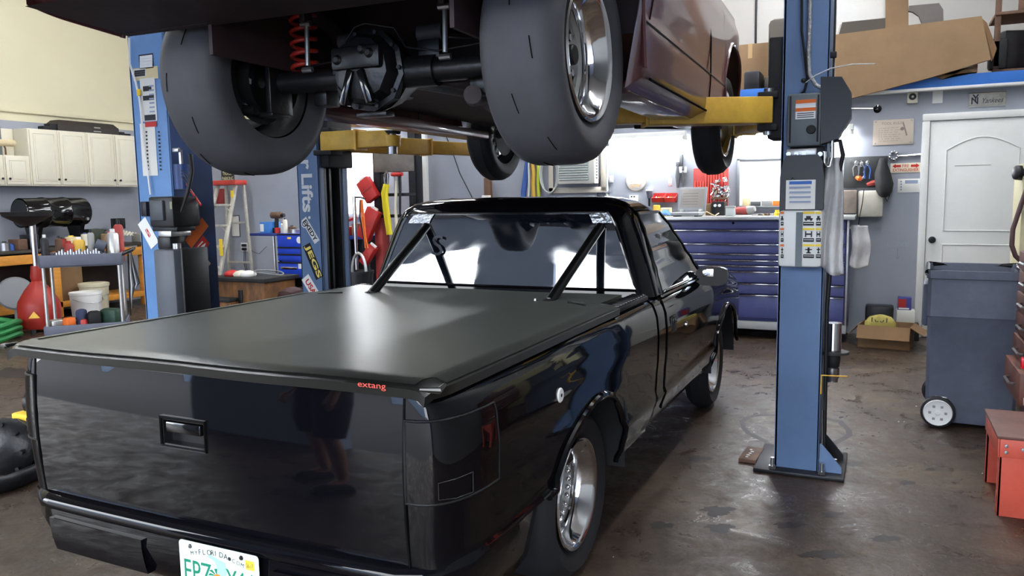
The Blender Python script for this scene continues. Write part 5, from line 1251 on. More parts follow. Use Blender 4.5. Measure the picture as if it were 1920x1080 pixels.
# ---- right of the post: pegboard, bags, signs
pb = thing('tool_pegboard', 'black tool panel with hanging keys and pliers right of the lift post', 'tool panel', (wp(1622, 350).x, wy, wp(1622, 352).z))
wplate('panel', None, None, 1583, 295, 1663, 351, M('panel_black', (52, 54, 54), .6, var=(6, .2)), .03, pb, bv=.006)
for a, b_ in ((1606, 304), (1615, 304), (1628, 303), (1595, 303)): q_ = wp(a, b_, wy-.03); MB().tube([q_, q_+V((0, -.05, -.005)), q_+V((0, -.055, .015))], .005, 6).build('peg', 'steel', pb)
def pliers(label, a, b_, L_, col, grp='tools on the black panel'):
    t = thing('pliers', label, 'pliers', tuple(wp(a, b_, wy-.06)), group=grp); o = wp(a, b_, wy-.06)
    MB().sphere(o, .022, (1, .5, 1.3), 10, 6).build('jaw', 'chrome', t); 
    for s_ in (-1, 1): MB().tube([o, o+V((s_*.03, 0, -L_*.4)), o+V((s_*.022, 0, -L_))], [.008, .010, .008], 8).build('handle', col, t)
pliers('blue handled pliers hanging in the middle of the black panel', 1627, 306, .16, 'strap_blue'); pliers('steel snips hanging left on the black panel', 1606, 306, .13, 'steel'); pliers('small steel pliers hanging between the snips and blue pliers', 1616, 308, .09, 'steel')
for i, (a0, b0_, a1, b1_, lb) in enumerate(((1604, 332, 1616, 336, 'orange gripped hose clamp tool low on the black panel, left'), (1625, 346, 1648, 340, 'long red handled cutter low on the black panel'))):
    t = thing('hose_tool', lb, 'tool', tuple(wp(a0, b0_, wy-.05)), group='red tools on the black panel'); p_, q_ = wp(a0, b0_, wy-.05), wp(a1, b1_, wy-.05)
    MB().tube([p_, p_.lerp(q_, .5), q_], [.014, .03, .02], 8).build('grip', 'red_dull' if i else 'orange_ink', t); MB().tube([q_, q_+V((.03, 0, .05))], [.012, .006], 6).build('nose', 'steel', t)
bp_ = thing('backpack', 'black drawstring bag hanging at the right edge of the tool panel', 'bag', tuple(wp(1655, 380, wy)))
rings = []
for py_, hw_, dp in ((296, 5, .03), (308, 8, .06), (325, 13, .09), (345, 15, .11), (358, 13, .11), (366, 9, .08), (370, 4, .03)):
    c_ = wp(1655+(3 if py_ > 340 else 0), py_, wy-.10); k_ = hw_*.0058
    rings.append([(c_.x+k_*math.cos(a)*(1+.08*math.sin(3*a)), wy-.10+dp*math.sin(a)*.7, c_.z) for a in [2*PI*j/14 for j in range(14)]])
MB().loft(rings).build('sack', M('bag_black', (28, 28, 30), .75), bp_, smooth=80)
MB().tube([wp(1670, 345, wy-.1), wp(1668, 365, wy-.1), wp(1664, 378, wy-.1), wp(1655, 362, wy-.1)], .006, 6).build('drawstring', 'hose_black', bp_)
tag(MB().box((wp(1610, 358).x, wy-.10, wp(1610, 407).z), (wp(1657, 358).x, wy-.02, wp(1657, 357).z), .02).build('paper_bag', M('bag_paper', (196, 190, 176), .8, var=(5, .15), bump=(12, .5))), 'dirty white paper sack hanging below the black tool panel', 'bag')
slab('towel_dispenser', 'grey brown paper towel holder on the wall left of the sack', 'dispenser', (wp(1578, 360).x, wy-.12, wp(1580, 400).z), (wp(1608, 356).x, wy-.001, wp(1580, 357).z), M('disp', (124, 112, 102), .6, var=(6, .2)), .012)
tag(MB().tube([wp(1620, 355, wy-.12), wp(1617, 380, wy-.12), wp(1612, 405, wy-.12), wp(1609, 425, wy-.12)], .005, 6).build('thin_cord', 'hose_black'), 'thin black cord hanging over the dirty paper sack', 'cord')
# square beige sounder, blank plate
dt = thing('alarm_sounder', 'square beige sounder with round grille high on the wall', 'alarm', tuple(wp(1711, 183))); wplate('case', None, None, 1701.5, 172, 1720, 193, M('beige', (206, 202, 180), .5), .04, dt); q_ = wp(1711, 182)
MB().lathe([(.012, .044), (.02, .048), (.032, .048), (.034, .04)], (q_.x, wy, q_.z), (0, -1, 0), 20).build('grille_ring', 'dark_metal', dt)
tag(wplate('blank_plate', None, None, 1749, 169, 1767, 193, 'white_paint', .01), 'white blank plate on the wall above the door, under the blue shelf', 'plate')
# tool rules sign
tr = thing('rules_sign', 'beige TOOL RULES sign on the wall left of the white door', 'sign', tuple(wp(1675, 270))); s0, s1 = wp(1638, 226), wp(1712, 270)
MB().box((s0.x, wy-.010, s1.z), (s1.x, wy-.001, s0.z), .003).build('panel', M('sign_beige', (202, 188, 172), .6, var=(4, .05)), tr)
W_, H_ = s1.x-s0.x, s0.z-s1.z; sm = lambda u, v: basis((s0.x+W_*u, wy-.0102, s1.z+H_*v), (1, 0, 0), (0, 0, 1), (0, -1, 0)); M('sign_ink', (140, 124, 112), .6)
text('sign_title', 'TOOL RULES', 'sign_ink', tr, sm(.20, .80), W_*.56, H_*.10, .001)
for i in range(7): text('sign_line', '- - --- -- ---- --'[:18-2*(i % 3)], 'sign_ink', tr, sm(.14, .66-.085*i), W_*(.48+.06*(i % 2)), .004, .001)
MB(sm(.72, .32)).prism([(0, .14), (.012, .14), (.05, .01), (.038, .0)], 0, .001).build('wrench_print', 'sign_ink', tr); MB(sm(.72, .62)).prism(circ(.018, 8), 0, .001).build('wrench_print', 'sign_ink', tr)
for u in (.06, .94):
    for v in (.07, .93): q_ = sm(u, v).translation; MB().lathe([(0, .004), (.008, .003), (.008, 0)], q_, (0, -1, 0), 10).build('screw', 'steel', tr)
# licence-style plate above the door
yk = thing('novelty_plate', 'silver novelty plate with dark NY monogram above the white door', 'plate', tuple(wp(1850, 195))); s0, s1 = wp(1817, 175), wp(1885, 197); W_, H_ = s1.x-s0.x, s0.z-s1.z-.0
MB().box((s0.x, wy-.008, s1.z), (s1.x, wy-.001, s0.z), .003).build('plate', M('brushed', (168, 166, 158), .5, .4, var=(20, .15)), yk); sm2 = lambda u, v: basis((s0.x+W_*u, wy-.0085, s1.z+H_*v), (1, 0, 0), (0, 0, 1), (0, -1, 0)); M('navy_ink', (34, 36, 56), .5)
text('monogram', 'N', 'navy_ink', yk, sm2(.07, .18), W_*.19, H_*.50, .001, bold=.02); text('monogram', 'Y', 'navy_ink', yk, sm2(.09, .32), W_*.19, H_*.56, .0014, bold=.02)
text('script', 'Yankees', 'navy_ink', yk, sm2(.38, .22), W_*.56, H_*.36, .001, shear=.35); text('script', 'New York', 'alu', yk, sm2(.52, .66), W_*.30, H_*.16, .001, shear=.2)
fr = MB(); fr.tube([sm2(0, 0).translation, sm2(1, 0).translation, sm2(1, 1).translation, sm2(0, 1).translation], .006, 6, closed=True); fr.build('plate_frame', 'chrome', yk)
# chrome wrench ornament
cw = thing('chrome_wrench_ornament', 'ornate chrome wrench mounted above the FIRE EXTINGUISHER sign', 'ornament', tuple(wp(1695, 292)))
P = [wp(1684, 293, wy-.02), wp(1700, 292, wy-.02), wp(1726, 290, wy-.02)]; MB().tube(P, [.012, .010, .016], 8).build('shaft', 'chrome', cw); q_ = wp(1676, 292, wy-.02)
for k_ in range(9): MB().sphere((q_.x+.035*math.cos(k_*.7), wy-.02, q_.z+.04*math.sin(k_*.7)), .014+.004*(k_ % 2), n=8, k=6).build('ornament_bead', 'chrome', cw)
# fire extinguisher sign
fe = thing('fire_extinguisher_sign', 'cream FIRE EXTINGUISHER sign with red arrows beside the white door', 'sign', tuple(wp(1700, 325))); s0, s1 = wp(1670, 306.5), wp(1727, 323); W_, H_ = s1.x-s0.x, s0.z-s1.z
MB().box((s0.x, wy-.006, s1.z), (s1.x, wy-.001, s0.z), .002).build('panel', M('sign_cream', (232, 222, 196), .5), fe); sm3 = lambda u, v: basis((s0.x+W_*u, wy-.0062, s1.z+H_*v), (1, 0, 0), (0, 0, 1), (0, -1, 0))
text('sign_text', 'FIRE', 'red_ink', fe, sm3(.38, .56), W_*.22, H_*.30, .001, bold=.01); text('sign_text', 'EXTINGUISHER', 'red_ink', fe, sm3(.08, .14), W_*.84, H_*.30, .001, bold=.01)
for s_, u0_ in ((-1, .34), (1, .66)): MB(sm3(u0_, .70)).prism([(0, -.012), (s_*W_*.17, -.012), (s_*W_*.17, -.024), (s_*W_*.28, .0), (s_*W_*.17, .024), (s_*W_*.17, .012), (0, .012)][::s_], 0, .001).build('arrow', 'red_ink', fe)
nt = thing('paper_notice', 'white paper notice pinned under the FIRE EXTINGUISHER sign', 'notice', tuple(wp(1704, 360))); wplate('sheet', None, None, 1683.5, 335.5, 1725, 360.5, 'paper', .003, nt); wplate('print', None, None, 1697, 338, 1721, 344, 'pale_ink', .0036, nt, bv=0)
for i in range(4): wplate('print', None, None, 1688, 339+5*i, 1691, 342+5*i, 'pale_ink', .0036, nt, bv=0)
# faint chalk note on the wall
cn = thing('chalk_note', 'faint chalk word and arrow on the grey wall left of the door', 'writing', tuple(wp(1683, 487))); M('chalk', (158, 166, 178), .9)
s0, s1 = wp(1664, 452), wp(1704, 462); text('chalk_word', 'LOVE', 'chalk', cn, basis((s0.x, wy-.0006, s1.z), (1, 0, 0), (0, 0, 1), (0, -1, 0)), s1.x-s0.x, (s0.z-s1.z)*.9, .0008)
a0, a1 = wp(1683, 466, wy-.001), wp(1682.5, 486, wy-.001); MB().tube([a0, a1], .0035, 4).build('chalk_arrow', 'chalk', cn); MB().tube([a1+V((-.02, 0, .03)), a1, a1+V((.02, 0, .03))], .0035, 4).build('chalk_arrow', 'chalk', cn)
# ---- floor in front of the wall, right of the chest
CBm = at((pZ(1652, 640, 0).x+.04, 5.62, 0), R(-8)); ob = cardbox('open_carton', 'open brown carton with a yellow sack inside, on the floor by the chest', CBm, (.46, .34, .22), 'cardboard_dark', True)
ys_ = thing('yellow_sack', 'yellow printed sack stuffed in the open carton', 'sack', tuple((CBm @ V((-.06, -.05, .02)))))
SB = CBm @ Mx.Translation((-.05, -.03, .02)); rings = [[(hw_*math.cos(a), .07*math.sin(a), z) for a in [2*PI*j/16 for j in range(16)]] for z, hw_ in ((0, .13), (.10, .15), (.22, .14), (.27, .10), (.285, .04))]; MB(SB).loft(rings).build('sack', M('sack_yellow', (172, 158, 84), .7, var=(9, .2), bump=(16, .6)), ys_, smooth=80)
text('sack_print', '1001', 'ink', ys_, SB @ basis((-.07, -.068, .225), (1, 0, 0), (0, .25, 1)), .14, .045, .004)
slab('black_case', 'low black case against the wall behind the open carton', 'case', (pY(1622, 600, 6.1).x, 5.98, 0), (pY(1675, 600, 6.1).x, 6.2, .34), 'black_plastic', .02)
slab('white_carton', 'white carton stacked on a black box beside the door frame', 'box', (pY(1681, 600, 6.05).x, 6.05, .16), (pY(1715, 600, 6.05).x, 6.22, .30), 'paper', .004)
slab('black_box', 'flat black box on the floor beneath the white carton', 'box', (pY(1678, 600, 6.05).x-.02, 6.0, 0), (pY(1724, 600, 6.05).x, 6.24, .158), 'black_rough', .008)
rbx = thing('oil_filter_box', 'small red and blue box on top of the white carton', 'box', (pY(1697, 575, 6.05).x, 6.1, .302)); l, r_ = pY(1683, 570, 6.07).x, pY(1709, 570, 6.07).x
MB().box((l, 6.07, .302), (r_, 6.18, .43), .003).build('carton', M('box_purple', (70, 70, 140), .5), rbx); MB().box((l+.004, 6.0685, .33), (lerp(l, r_, .62), 6.0705, .415)).build('red_panel', 'red', rbx); MB().box((l+.01, 6.068, .31), (r_-.02, 6.0702, .325)).build('white_panel', 'paper', rbx)

# ================================================================== LEFT SIDE: CABINETS, BENCH, CART, LADDER
# ---- wall cabinets
CF = XL+.34
def cz(px_, py_): return pX(px_, py_, CF).z
zb_, zt_, zs_ = cz(120, 349), cz(120, 245), cz(20, 291)
ys = [pX(a, 300, CF).y for a in (-46, 8, 57, 113, 165, 217, 268)]
def wall_cab(label, y0_, y1_, z1_, knob_right):
    t = thing('wall_cabinet', label, 'cabinet', (XL+.17, (y0_+y1_)/2, zb_), group='cream wall cabinets')
    MB().box((XL+.001, y0_, zb_), (CF-.02, y1_, z1_), .004).build('carcass', 'cab_white', t)
    e = .018; d_ = MB().box((CF-.02, y0_+e, zb_+e), (CF, y1_-e, z1_-e), .004).build('door', 'cab_white', t)
    r_ = MB(); f = .065
    r_.tube([(CF, y0_+f, zb_+f), (CF, y1_-f, zb_+f), (CF, y1_-f, z1_-f), (CF, y0_+f, z1_-f)], .007, 6, closed=True); r_.build('door_moulding', 'cab_white', d_)
    MB().box((CF-.004, y0_+f+.02, zb_+f+.02), (CF+.006, y1_-f-.02, z1_-f-.02), .005).build('raised_panel', 'cab_white', d_)
    ky = y1_-.045 if knob_right else y0_+.045
    MB().lathe([(0, .03), (.014, .028), (.016, .02), (.007, .012), (.006, 0)], (CF, ky, zb_+.09), (1, 0, 0), 12).build('knob', 'dark_metal', d_)
    return t
for i, (lb, kr) in enumerate((('short cream wall cabinet at the left picture edge', True), ('short cream wall cabinet under the open cubby', False), ('tall cream wall cabinet next to the cubby, first of four', True), ('tall cream wall cabinet, second of four under the black case', False), ('tall cream wall cabinet, third of four under the black case', True), ('tall cream wall cabinet partly hidden by the left lift post', False))):
    wall_cab(lb, ys[i], ys[i+1]-.004, zs_ if i < 2 else zt_, kr)
# open cubby above the short cabinets
cu = thing('cubby_shelf', 'grey backed open cubby above the short wall cabinets', 'shelf', (XL+.17, ys[1], zs_))
MB().box((XL+.001, ys[0], zs_+.005), (XL+.02, ys[2]-.16, zt_+.03)).build('back_panel', 'wall_grey', cu); MB().box((XL+.001, ys[2]-.16, zs_+.002), (XL+.03, ys[2]-.005, zt_+.0), .003).build('side_panel', 'cab_white', cu)
pr = thing('paint_roller', 'cream paint roller lying in the open cubby', 'roller', (XL+.2, ys[1]-.1, zs_+.06))
q_ = pX(12, 268, XL+.2); MB().cyl((XL+.2, q_.y-.28, q_.z), (XL+.2, q_.y+.10, q_.z), .045, n=16).build('roller_sleeve', M('fleece', (216, 200, 160), .95, bump=(50, .8)), pr); MB().tube([(XL+.2, q_.y-.05, q_.z), (XL+.2, q_.y-.02, q_.z-.07), (XL+.2, q_.y-.02, zs_+.012)], .012, 6).build('handle', 'brown', pr)
# black case on the cabinets
bc0, bc1 = pX(108, 246, CF-.05), pX(222, 246, CF-.05)
bc = thing('hard_case', 'flat black plastic tool case on top of the cream cabinets', 'case', (XL+.17, (bc0.y+bc1.y)/2, zt_))
kz = zt_+.002
def casering(z, g): return [(x, y, z) for x, y in ((XL+.03+g, bc0.y+g), (CF-.04-g, bc0.y+g), (CF-.04-g, bc1.y-g), (XL+.03+g, bc1.y-g))]
MB().loft([casering(kz, .0), casering(kz+.09, .0), casering(kz+.15, .05), casering(kz+.16, .10)]).build('shell', M('case_brown', (48, 42, 38), .55, var=(6, .15)), bc, smooth=30)
q_ = pX(182, 228, CF-.03); MB().box((CF-.042, q_.y-.05, kz+.07), (CF-.032, q_.y+.05, kz+.085), .002).build('latch', 'alu', bc)
MB().box((CF-.041, q_.y-.06, kz+.02), (CF-.036, q_.y+.06, kz+.03)).build('latch', 'alu', bc)
for i, (a0, a1, h_) in enumerate(((80, 92, .05), (92, 106, .09), (222, 232, .05), (232, 243, .03))):
    y0_, y1_ = pX(a0, 246, CF-.08).y, pX(a1, 246, CF-.08).y; slab('metal_bracket', ('dark bracket at the far left of the cabinet tops', 'taller dark bracket beside the black case, left', 'dark bracket just right of the black case', 'flat dark bracket by the left lift post on the cabinets')[i], 'bracket', (CF-.18, y0_, kz), (CF-.06, y1_, kz+h_), 'black_rough', .006, 'brackets on the cabinet tops')
# ---- workbench along the wall
BF = XL+.72; bz = pX(20, 474, BF).z; by0, by1 = 1.2, 5.6
wbn = thing('workbench', 'long wooden workbench with orange front edge under the cream cabinets', 'workbench', (XL+.36, 3.4, 0))
MB().box((XL+.02, by0, bz-.02), (BF, by1, bz+.02), .004).build('bench_top', M('bench_grimy', (62, 56, 48), .7, var=(5, .3)), wbn)
MB().box((BF-.03, by0, pX(20, 498, BF).z), (BF+.005, by1, pX(20, 480, BF).z), .004).build('front_rail', 'orange_wood', wbn)
for yy in (by0, 2.7, 4.1, by1-.1): MB().box((BF-.10, yy, 0), (BF-.01, yy+.10, bz-.02), .004).build('leg', 'orange_wood', wbn)
MB().box((XL+.02, by0, .16), (BF-.05, by1, .20), .004).build('lower_shelf', 'orange_wood', wbn)
MB().box((BF-.06, by0, .13), (BF-.01, by1, .21), .004).build('lower_rail', 'orange_wood', wbn)
MB().box((XL+.02, by0, .2), (XL+.04, by1, bz-.02)).build('under_bench_sheet', M('under_bench_dark', (40, 32, 30), .8, var=(3, .2)), wbn)  # dark sheet behind the space under the bench
BZ = bz+.02
def onb(px_, X=None): return pX(px_, 455, BF-.3 if X is None else X).y
# black drum lying on the bench
dX = XL+.40; dz_ = pX(100, 398, dX).z; dy0, dy1 = pX(36, 398, dX).y, pX(157, 398, dX).y; dr_ = abs(pX(100, 371, dX).z-pX(100, 425, dX).z)/2
dm = thing('steel_drum', 'glossy black steel drum lying sideways on a stand on the workbench', 'drum', (dX, (dy0+dy1)/2, BZ))
prd = [(0, 0), (dr_*.9, 0), (dr_*.93, .02), (dr_, .01)]; L_ = dy1-dy0
for t0 in (.33, .66): prd += [(dr_, L_*t0-.03), (dr_+.012, L_*t0-.012), (dr_+.012, L_*t0+.012), (dr_, L_*t0+.03)]
prd += [(dr_, L_-.05), (dr_*.96, L_-.01), (dr_*.8, L_+.015), (0, L_+.02)]
MB().lathe(prd, (dX, dy0, dz_), (0, 1, 0), 36).build('barrel', 'black_gloss', dm, smooth=35)
for yy in (dy0+.18, dy1-.14):
    MB(basis((dX, yy, BZ), (1, 0, 0), (0, 0, 1), (0, -1, 0))).prism([(-.05, 0), (.05, 0), (.16, dz_-dr_*.8-BZ), (-.16, dz_-dr_*.8-BZ)], -.03, .03).build('stand_leg', 'black_gloss', dm)
MB().lathe([(0, .03), (.02, .03), (.02, 0)], (dX+dr_*.95, dy1-.1, dz_-.10), (1, 0, 0), 10).build('bung', 'steel', dm)
# back rail / stuff on the bench
random.seed(21)
items = [(8, 'coffee_tin', 'dented coffee tin on the bench at the picture edge', .06, .12, 'steel'), (20, 'blue_can', 'small blue can on the bench behind the funnel', .04, .09, 'strap_blue'), (114, 'red_jar', 'dusty red jar under the black drum', .07, .13, 'red_dull'), (134, 'yellow_jug', 'dusty yellow topped jug beneath the drum stand', .08, .15, 'aged_paper'), (160, 'cream_tub', 'cream and blue tub right of the drum stand', .05, .18, 'cab_white'), (198, 'tan_canister', 'tan canister near the chrome parts on the bench', .07, .17, 'cardboard')]
for a, nm, lb, r_, h_, mt in items: can(nm, lb, XL+.55, onb(a, XL+.55), BZ, r_, h_, mt, 'container', 'yellow_ink' if 'yellow' in nm else ('navy' if 'blue' in nm or 'cream' in nm else 'black_plastic'))
slab('ammo_box', 'open dark green metal box leaning on the bench right of the drum', 'box', (XL+.30, onb(162), BZ), (XL+.55, onb(186), BZ+.22), M('army_green', (46, 52, 40), .6, var=(5, .2)), .01)
eb = thing('chrome_intake', 'chrome engine intake standing on the bench near the lift post', 'engine part', (XL+.4, onb(206), BZ))
random.seed(8)
MB().box((XL+.25, onb(190), BZ), (XL+.5, onb(228), BZ+.14), .02).build('manifold', 'alu', eb)
for k_ in range(8): MB().lathe([(.02, 0), (.045, .01), (.05, .06), (.03, .07), (0, .07)], (XL+.3+.12*random.random(), onb(192+4.5*k_), BZ+.13+.03*random.random()), (.3*random.random(), .5*(random.random()-.5), 1), 12).build('velocity_stack', 'chrome', eb)
slab('black_coffee_maker', 'dark box standing on the chrome intake', 'box', (XL+.2, onb(214, XL+.25), BZ+.20), (XL+.32, onb(232, XL+.25), BZ+.36), 'black_plastic', .01)
slab('cylinder_head', 'grey cylinder head at the bench end beside the lift post', 'engine part', (XL+.45, onb(244), BZ), (XL+.65, onb(272), BZ+.13), M('cast_grey', (150, 146, 134), .6, bump=(14, .8)), .012)
ws = thing('whisk_parts', 'heap of cream rocker parts on the bench by the post', 'engine part', (XL+.42, onb(238), BZ))
for k_ in range(7): MB().tube([(XL+.3+.03*k_, onb(226+3*k_), BZ+.10), (XL+.32+.03*k_, onb(232+3*k_), BZ+.20-.012*k_)], .018, 7).build('rocker', 'cab_white', ws)
for i, a in enumerate((24, 46)): slab('dark_bin', ('grimy dark bin on the bench behind the drain pole', 'second grimy bin on the bench left of the drum stand')[i], 'bin', (XL+.45, onb(a, XL+.55), BZ), (XL+.66, onb(a+18, XL+.55), BZ+.14+.05*i), 'dark_metal' if i else 'brown', .01)
slab('wood_stick', 'thin wooden stick standing in the room corner', 'stick', (XL+.02, YB-.10, 0), (XL+.07, YB-.05, 2.3), 'orange_wood', .004)
# things stored under the bench
cardbox('carton', 'tan carton on the lower shelf under the workbench', at((XL+.45, pX(127, 520, XL+.55).y, .201)), (.34, .34, .52), 'cardboard_dark')
def bucket(label, x, y, r_, h_, mat, lid):
    t = thing('plastic_bucket', label, 'bucket', (x, y, 0), group='white buckets')
    MB().lathe([(0, .0), (r_*.86, .0), (r_*.88, .01), (r_, h_), (r_*1.03, h_), (r_*1.03, h_-.03), (r_*.99, h_-.035)], (x, y, 0), (0, 0, 1), 30).build('body', mat, t)
    if lid: MB().lathe([(r_*1.05, h_-.02), (r_*1.06, h_+.015), (r_*.95, h_+.02), (0, h_+.018)], (x, y, 0), (0, 0, 1), 30).build('lid', mat, t)
    else: MB().lathe([(r_*.97, h_-.002), (r_*.84, .02), (0, .02)], (x, y, 0), (0, 0, 1), 30).build('inside', 'paper', t)
    MB().tube([(x, y-r_*1.02, h_*.8)]+[(x+r_*1.1*math.sin(PI*k_/8), y-r_*1.02*math.cos(PI*k_/8), h_*.8-.06*math.sin(PI*k_/8)) for k_ in range(1, 9)], .004, 5).build('bail', 'steel', t)
BX = -7.5
bk = pX(164, 595, BX); bucket('white plastic bucket on the floor behind the tool cart', BX, bk.y, .19, .38, 'white_plain', False)
bk = pX(184, 590, BX-.35); bucket('cream lidded bucket just behind the white bucket', BX-.42, bk.y+.02, .185, .42, M('bucket_cream', (206, 198, 170), .5, var=(5, .08)), True)
# ---- waste-oil drain: red tank, chrome pole, black funnel
rtb = pZ(62, 618, 0); rX, rY = rtb.x+.15, rtb.y
od = thing('oil_drain_tank', 'red waste-oil tank with a chrome pole and wide black funnel', 'oil drain', (rX, rY, 0))
s_ = .23
MB().lathe([(0, .04), (s_*.92, .04), (s_, .08), (s_, .30), (s_*.95, .36), (s_*.6, .50), (s_*.25, .60), (.07, .64), (.055, .78), (0, .78)], (rX, rY, 0), (0, 0, 1), 32).build('tank', M('tank_red', (150, 38, 30), .45, var=(4, .12)), od)
zt2 = pX(30, 425, rX).z
MB().cyl((rX, rY, .75), (rX, rY, zt2+.02), .035, n=16).build('pole', 'chrome', od)
q_ = pX(30, 425, rX)
MB().lathe([(.04, 0), (.10, .03), (.26, .12), (.28, .17), (.25, .17), (.08, .05)], (rX, rY-.05, zt2), (0, 0, 1), 36).build('funnel', 'black_rough', od)
dc_ = pY(60, 607, rY-s_); MB(basis((rX+.30, rY-.27, .20), V((.7, .7, 0)), (0, 0, 1))).prism([(-.06, 0), (.06, 0), (.0, .08)], 0, .006).build('warning_mark', 'yellow', od)
for k_ in range(4): MB().cyl((rX+.28*math.cos(k_*1.57+.7), rY+.28*math.sin(k_*1.57+.7), 0), (rX+.28*math.cos(k_*1.57+.7), rY+.28*math.sin(k_*1.57+.7), .05), .03, n=10).build('foot', 'black_rough', od)
# fan-like grille and green hose left of the tank
fg = thing('round_fan', 'grey round fan guard leaning behind the red oil tank', 'fan', (rX-.6, rY-.2, 0))
q_ = pX(29, 550, rX-.6); 
MB().lathe([(0, .04), (.19, .03), (.21, 0), (.20, -.04), (0, -.05)], (rX-.6, q_.y, q_.z), (.8, -.5, .25), 26).build('guard', M('fan_grey', (112, 114, 116), .5), fg); MB().box((rX-.67, q_.y-.1, 0), (rX-.55, q_.y+.1, .05), .01).build('base', 'fan_grey', fg); MB().cyl((rX-.61, q_.y, .04), (rX-.61, q_.y, q_.z-.15), .025, n=8).build('stem', 'fan_grey', fg)
gh = MB(); q_ = pZ(-22, 612, .15)
for k_ in range(3): gh.tube([(q_.x+.30*math.cos(a), q_.y+.30*math.sin(a), .035+.07*k_+.02*math.sin(3*a)) for a in [2*PI*j/26 for j in range(26)]], .033, 8, closed=True)
tag(gh.build('garden_hose', M('hose_green', (38, 120, 62), .5)), 'green hose coiled on the floor left of the red oil tank', 'hose')
slab('floor_board', 'pale wooden board lying on the floor in front of the red tank', 'board', (pZ(-20, 640, 0).x, pZ(-20, 640, 0).y-.12, .001), (pZ(33, 630, 0).x+.1, pZ(33, 630, 0).y, .04), 'brown', .004)
# ---- utility cart
A = pZ(83, 632, .13); B = pZ(238, 621, .13); A.z = B.z = 0
cu_ = (B-A).normalized(); cv = V((-cu_.y, cu_.x, 0)); CL = (B-A).length; CD = .62
CM = basis((A.x, A.y, 0), cu_, cv); 
def zA(px_, py_): 
    d = _ray(px_, py_); n = cv; t = (A-CAM).dot(n)/d.dot(n); return (CAM+d*t).z
zt0, zt1 = zA(150, 500), zA(150, 477); zb0, zb1 = zA(160, 627), zA(160, 608)
ct = thing('utility_cart', 'grey plastic two tier utility cart loaded with sockets and cans', 'cart', m=CM)
def tray(z0, z1):
    b = MB(CM); th = .02
    b.box((0, 0, z0), (CL, CD, z0+.02), .004); b.box((0, 0, z0), (CL, th, z1), .006); b.box((0, CD-th, z0), (CL, CD, z1), .006); b.box((0, 0, z0), (th, CD, z1), .006); b.box((CL-th, 0, z0), (CL, CD, z1), .006)
    b.build('tray', 'grey_plastic', ct)
tray(zt0, zt1); tray(zb0, zb1)
for x in (.035, CL-.035):
    for y in (.035, CD-.035):
        MB(CM).cyl((x, y, zb0+.01), (x, y, zt0+.01), .018, n=10).build('post', 'alu', ct)
        MB(CM).cyl((x-.018, y, .05), (x+.018, y, .05), .05, n=16).build('caster', 'rubber', ct); MB(CM).box((x-.025, y-.02, .05), (x+.025, y+.02, zb0), .004).build('caster_fork', 'steel', ct)
MB(CM).tube([(CL, .05, zt1-.02), (CL+.10, .08, zt1+.02), (CL+.10, CD-.08, zt1+.02), (CL, CD-.05, zt1-.02)], .016, 8).build('push_handle', 'black_plastic', ct)
for k_, (y, mt, r_) in enumerate(((.10, 'hose_black', .010), (.20, 'alu', .012), (.30, 'hose_black', .010), (.40, 'steel', .008), (.50, 'hose_black', .012))):
    MB(CM).tube([(CL+.06, y, zt1-.02), (CL+.05+.02*k_, y, zt0-.25), (CL+.04, y+.02, zb1+.05+.06*k_)], r_, 6).build('hanging_cable', mt, ct)
def oncart(u, v, z): return CM @ V((CL*u, CD*v, z))
TT, TB = zt0+.021, zb0+.021
ORD = 'first second third fourth fifth sixth seventh eighth ninth tenth eleventh twelfth thirteenth fourteenth fifteenth sixteenth'.split()
# sockets in a row along the front of the top tray
for i in range(16):
    o = oncart(.22+.034*i, .08, TT); hh = (zt1-zt0)+.005+.015*(i % 3)
    s = MB(CM); s.lathe([(0, 0), (.016, 0), (.016, hh), (.010, hh), (.010, hh-.02), (0, hh-.02)], (CL*(.22+.034*i), CD*.08, TT), (0, 0, 1), 10)
    tag(s.build('socket', 'chrome'), 'upright chrome socket, %s from the left in the front row of the cart tray' % ORD[i], 'socket', 'sockets along the cart tray')
rows = [(.06, .3, .04, .32, 'dark_metal', 'tall thin oil can at the left end of the cart tray'), (.20, .55, .035, .30, 'brown', 'brown bottle standing left on the cart tray'), (.33, .5, .05, .24, 'red_dull', 'faded red can on the cart tray'), (.45, .55, .06, .28, 'strap_yellow', 'straw coloured jug on the cart tray'), (.60, .55, .035, .36, 'tool_grey', 'slim grey bottle mid cart tray'), (.84, .55, .05, .33, 'cardboard', 'tan spray can on the cart tray'), (.89, .3, .06, .36, 'alu', 'silver spray can at the right end of the cart tray'), (.95, .6, .05, .45, 'red_dull', 'tall dark red bottle behind the silver can')]
for i, (u, v, r_, h_, mt, lb) in enumerate(rows): o = oncart(u, v, TT); can('spray_can', lb, o.x, o.y, o.z, r_, h_, mt, 'can', ('white_plain', 'black_plastic', 'red')[i % 3], 'cans on the cart')
o = oncart(.72, .55, TT); im = thing('impact_wrench', 'dark impact wrench resting among the cans on the cart', 'tool', tuple(o)); MB(CM).cyl((CL*.66, CD*.5, TT+.20), (CL*.78, CD*.5, TT+.16), .06, n=14).build('body', 'grey_plastic', im); MB(CM).cyl((CL*.69, CD*.5, TT+.005), (CL*.70, CD*.5, TT+.20), .03, n=10).build('grip', 'black_rough', im)
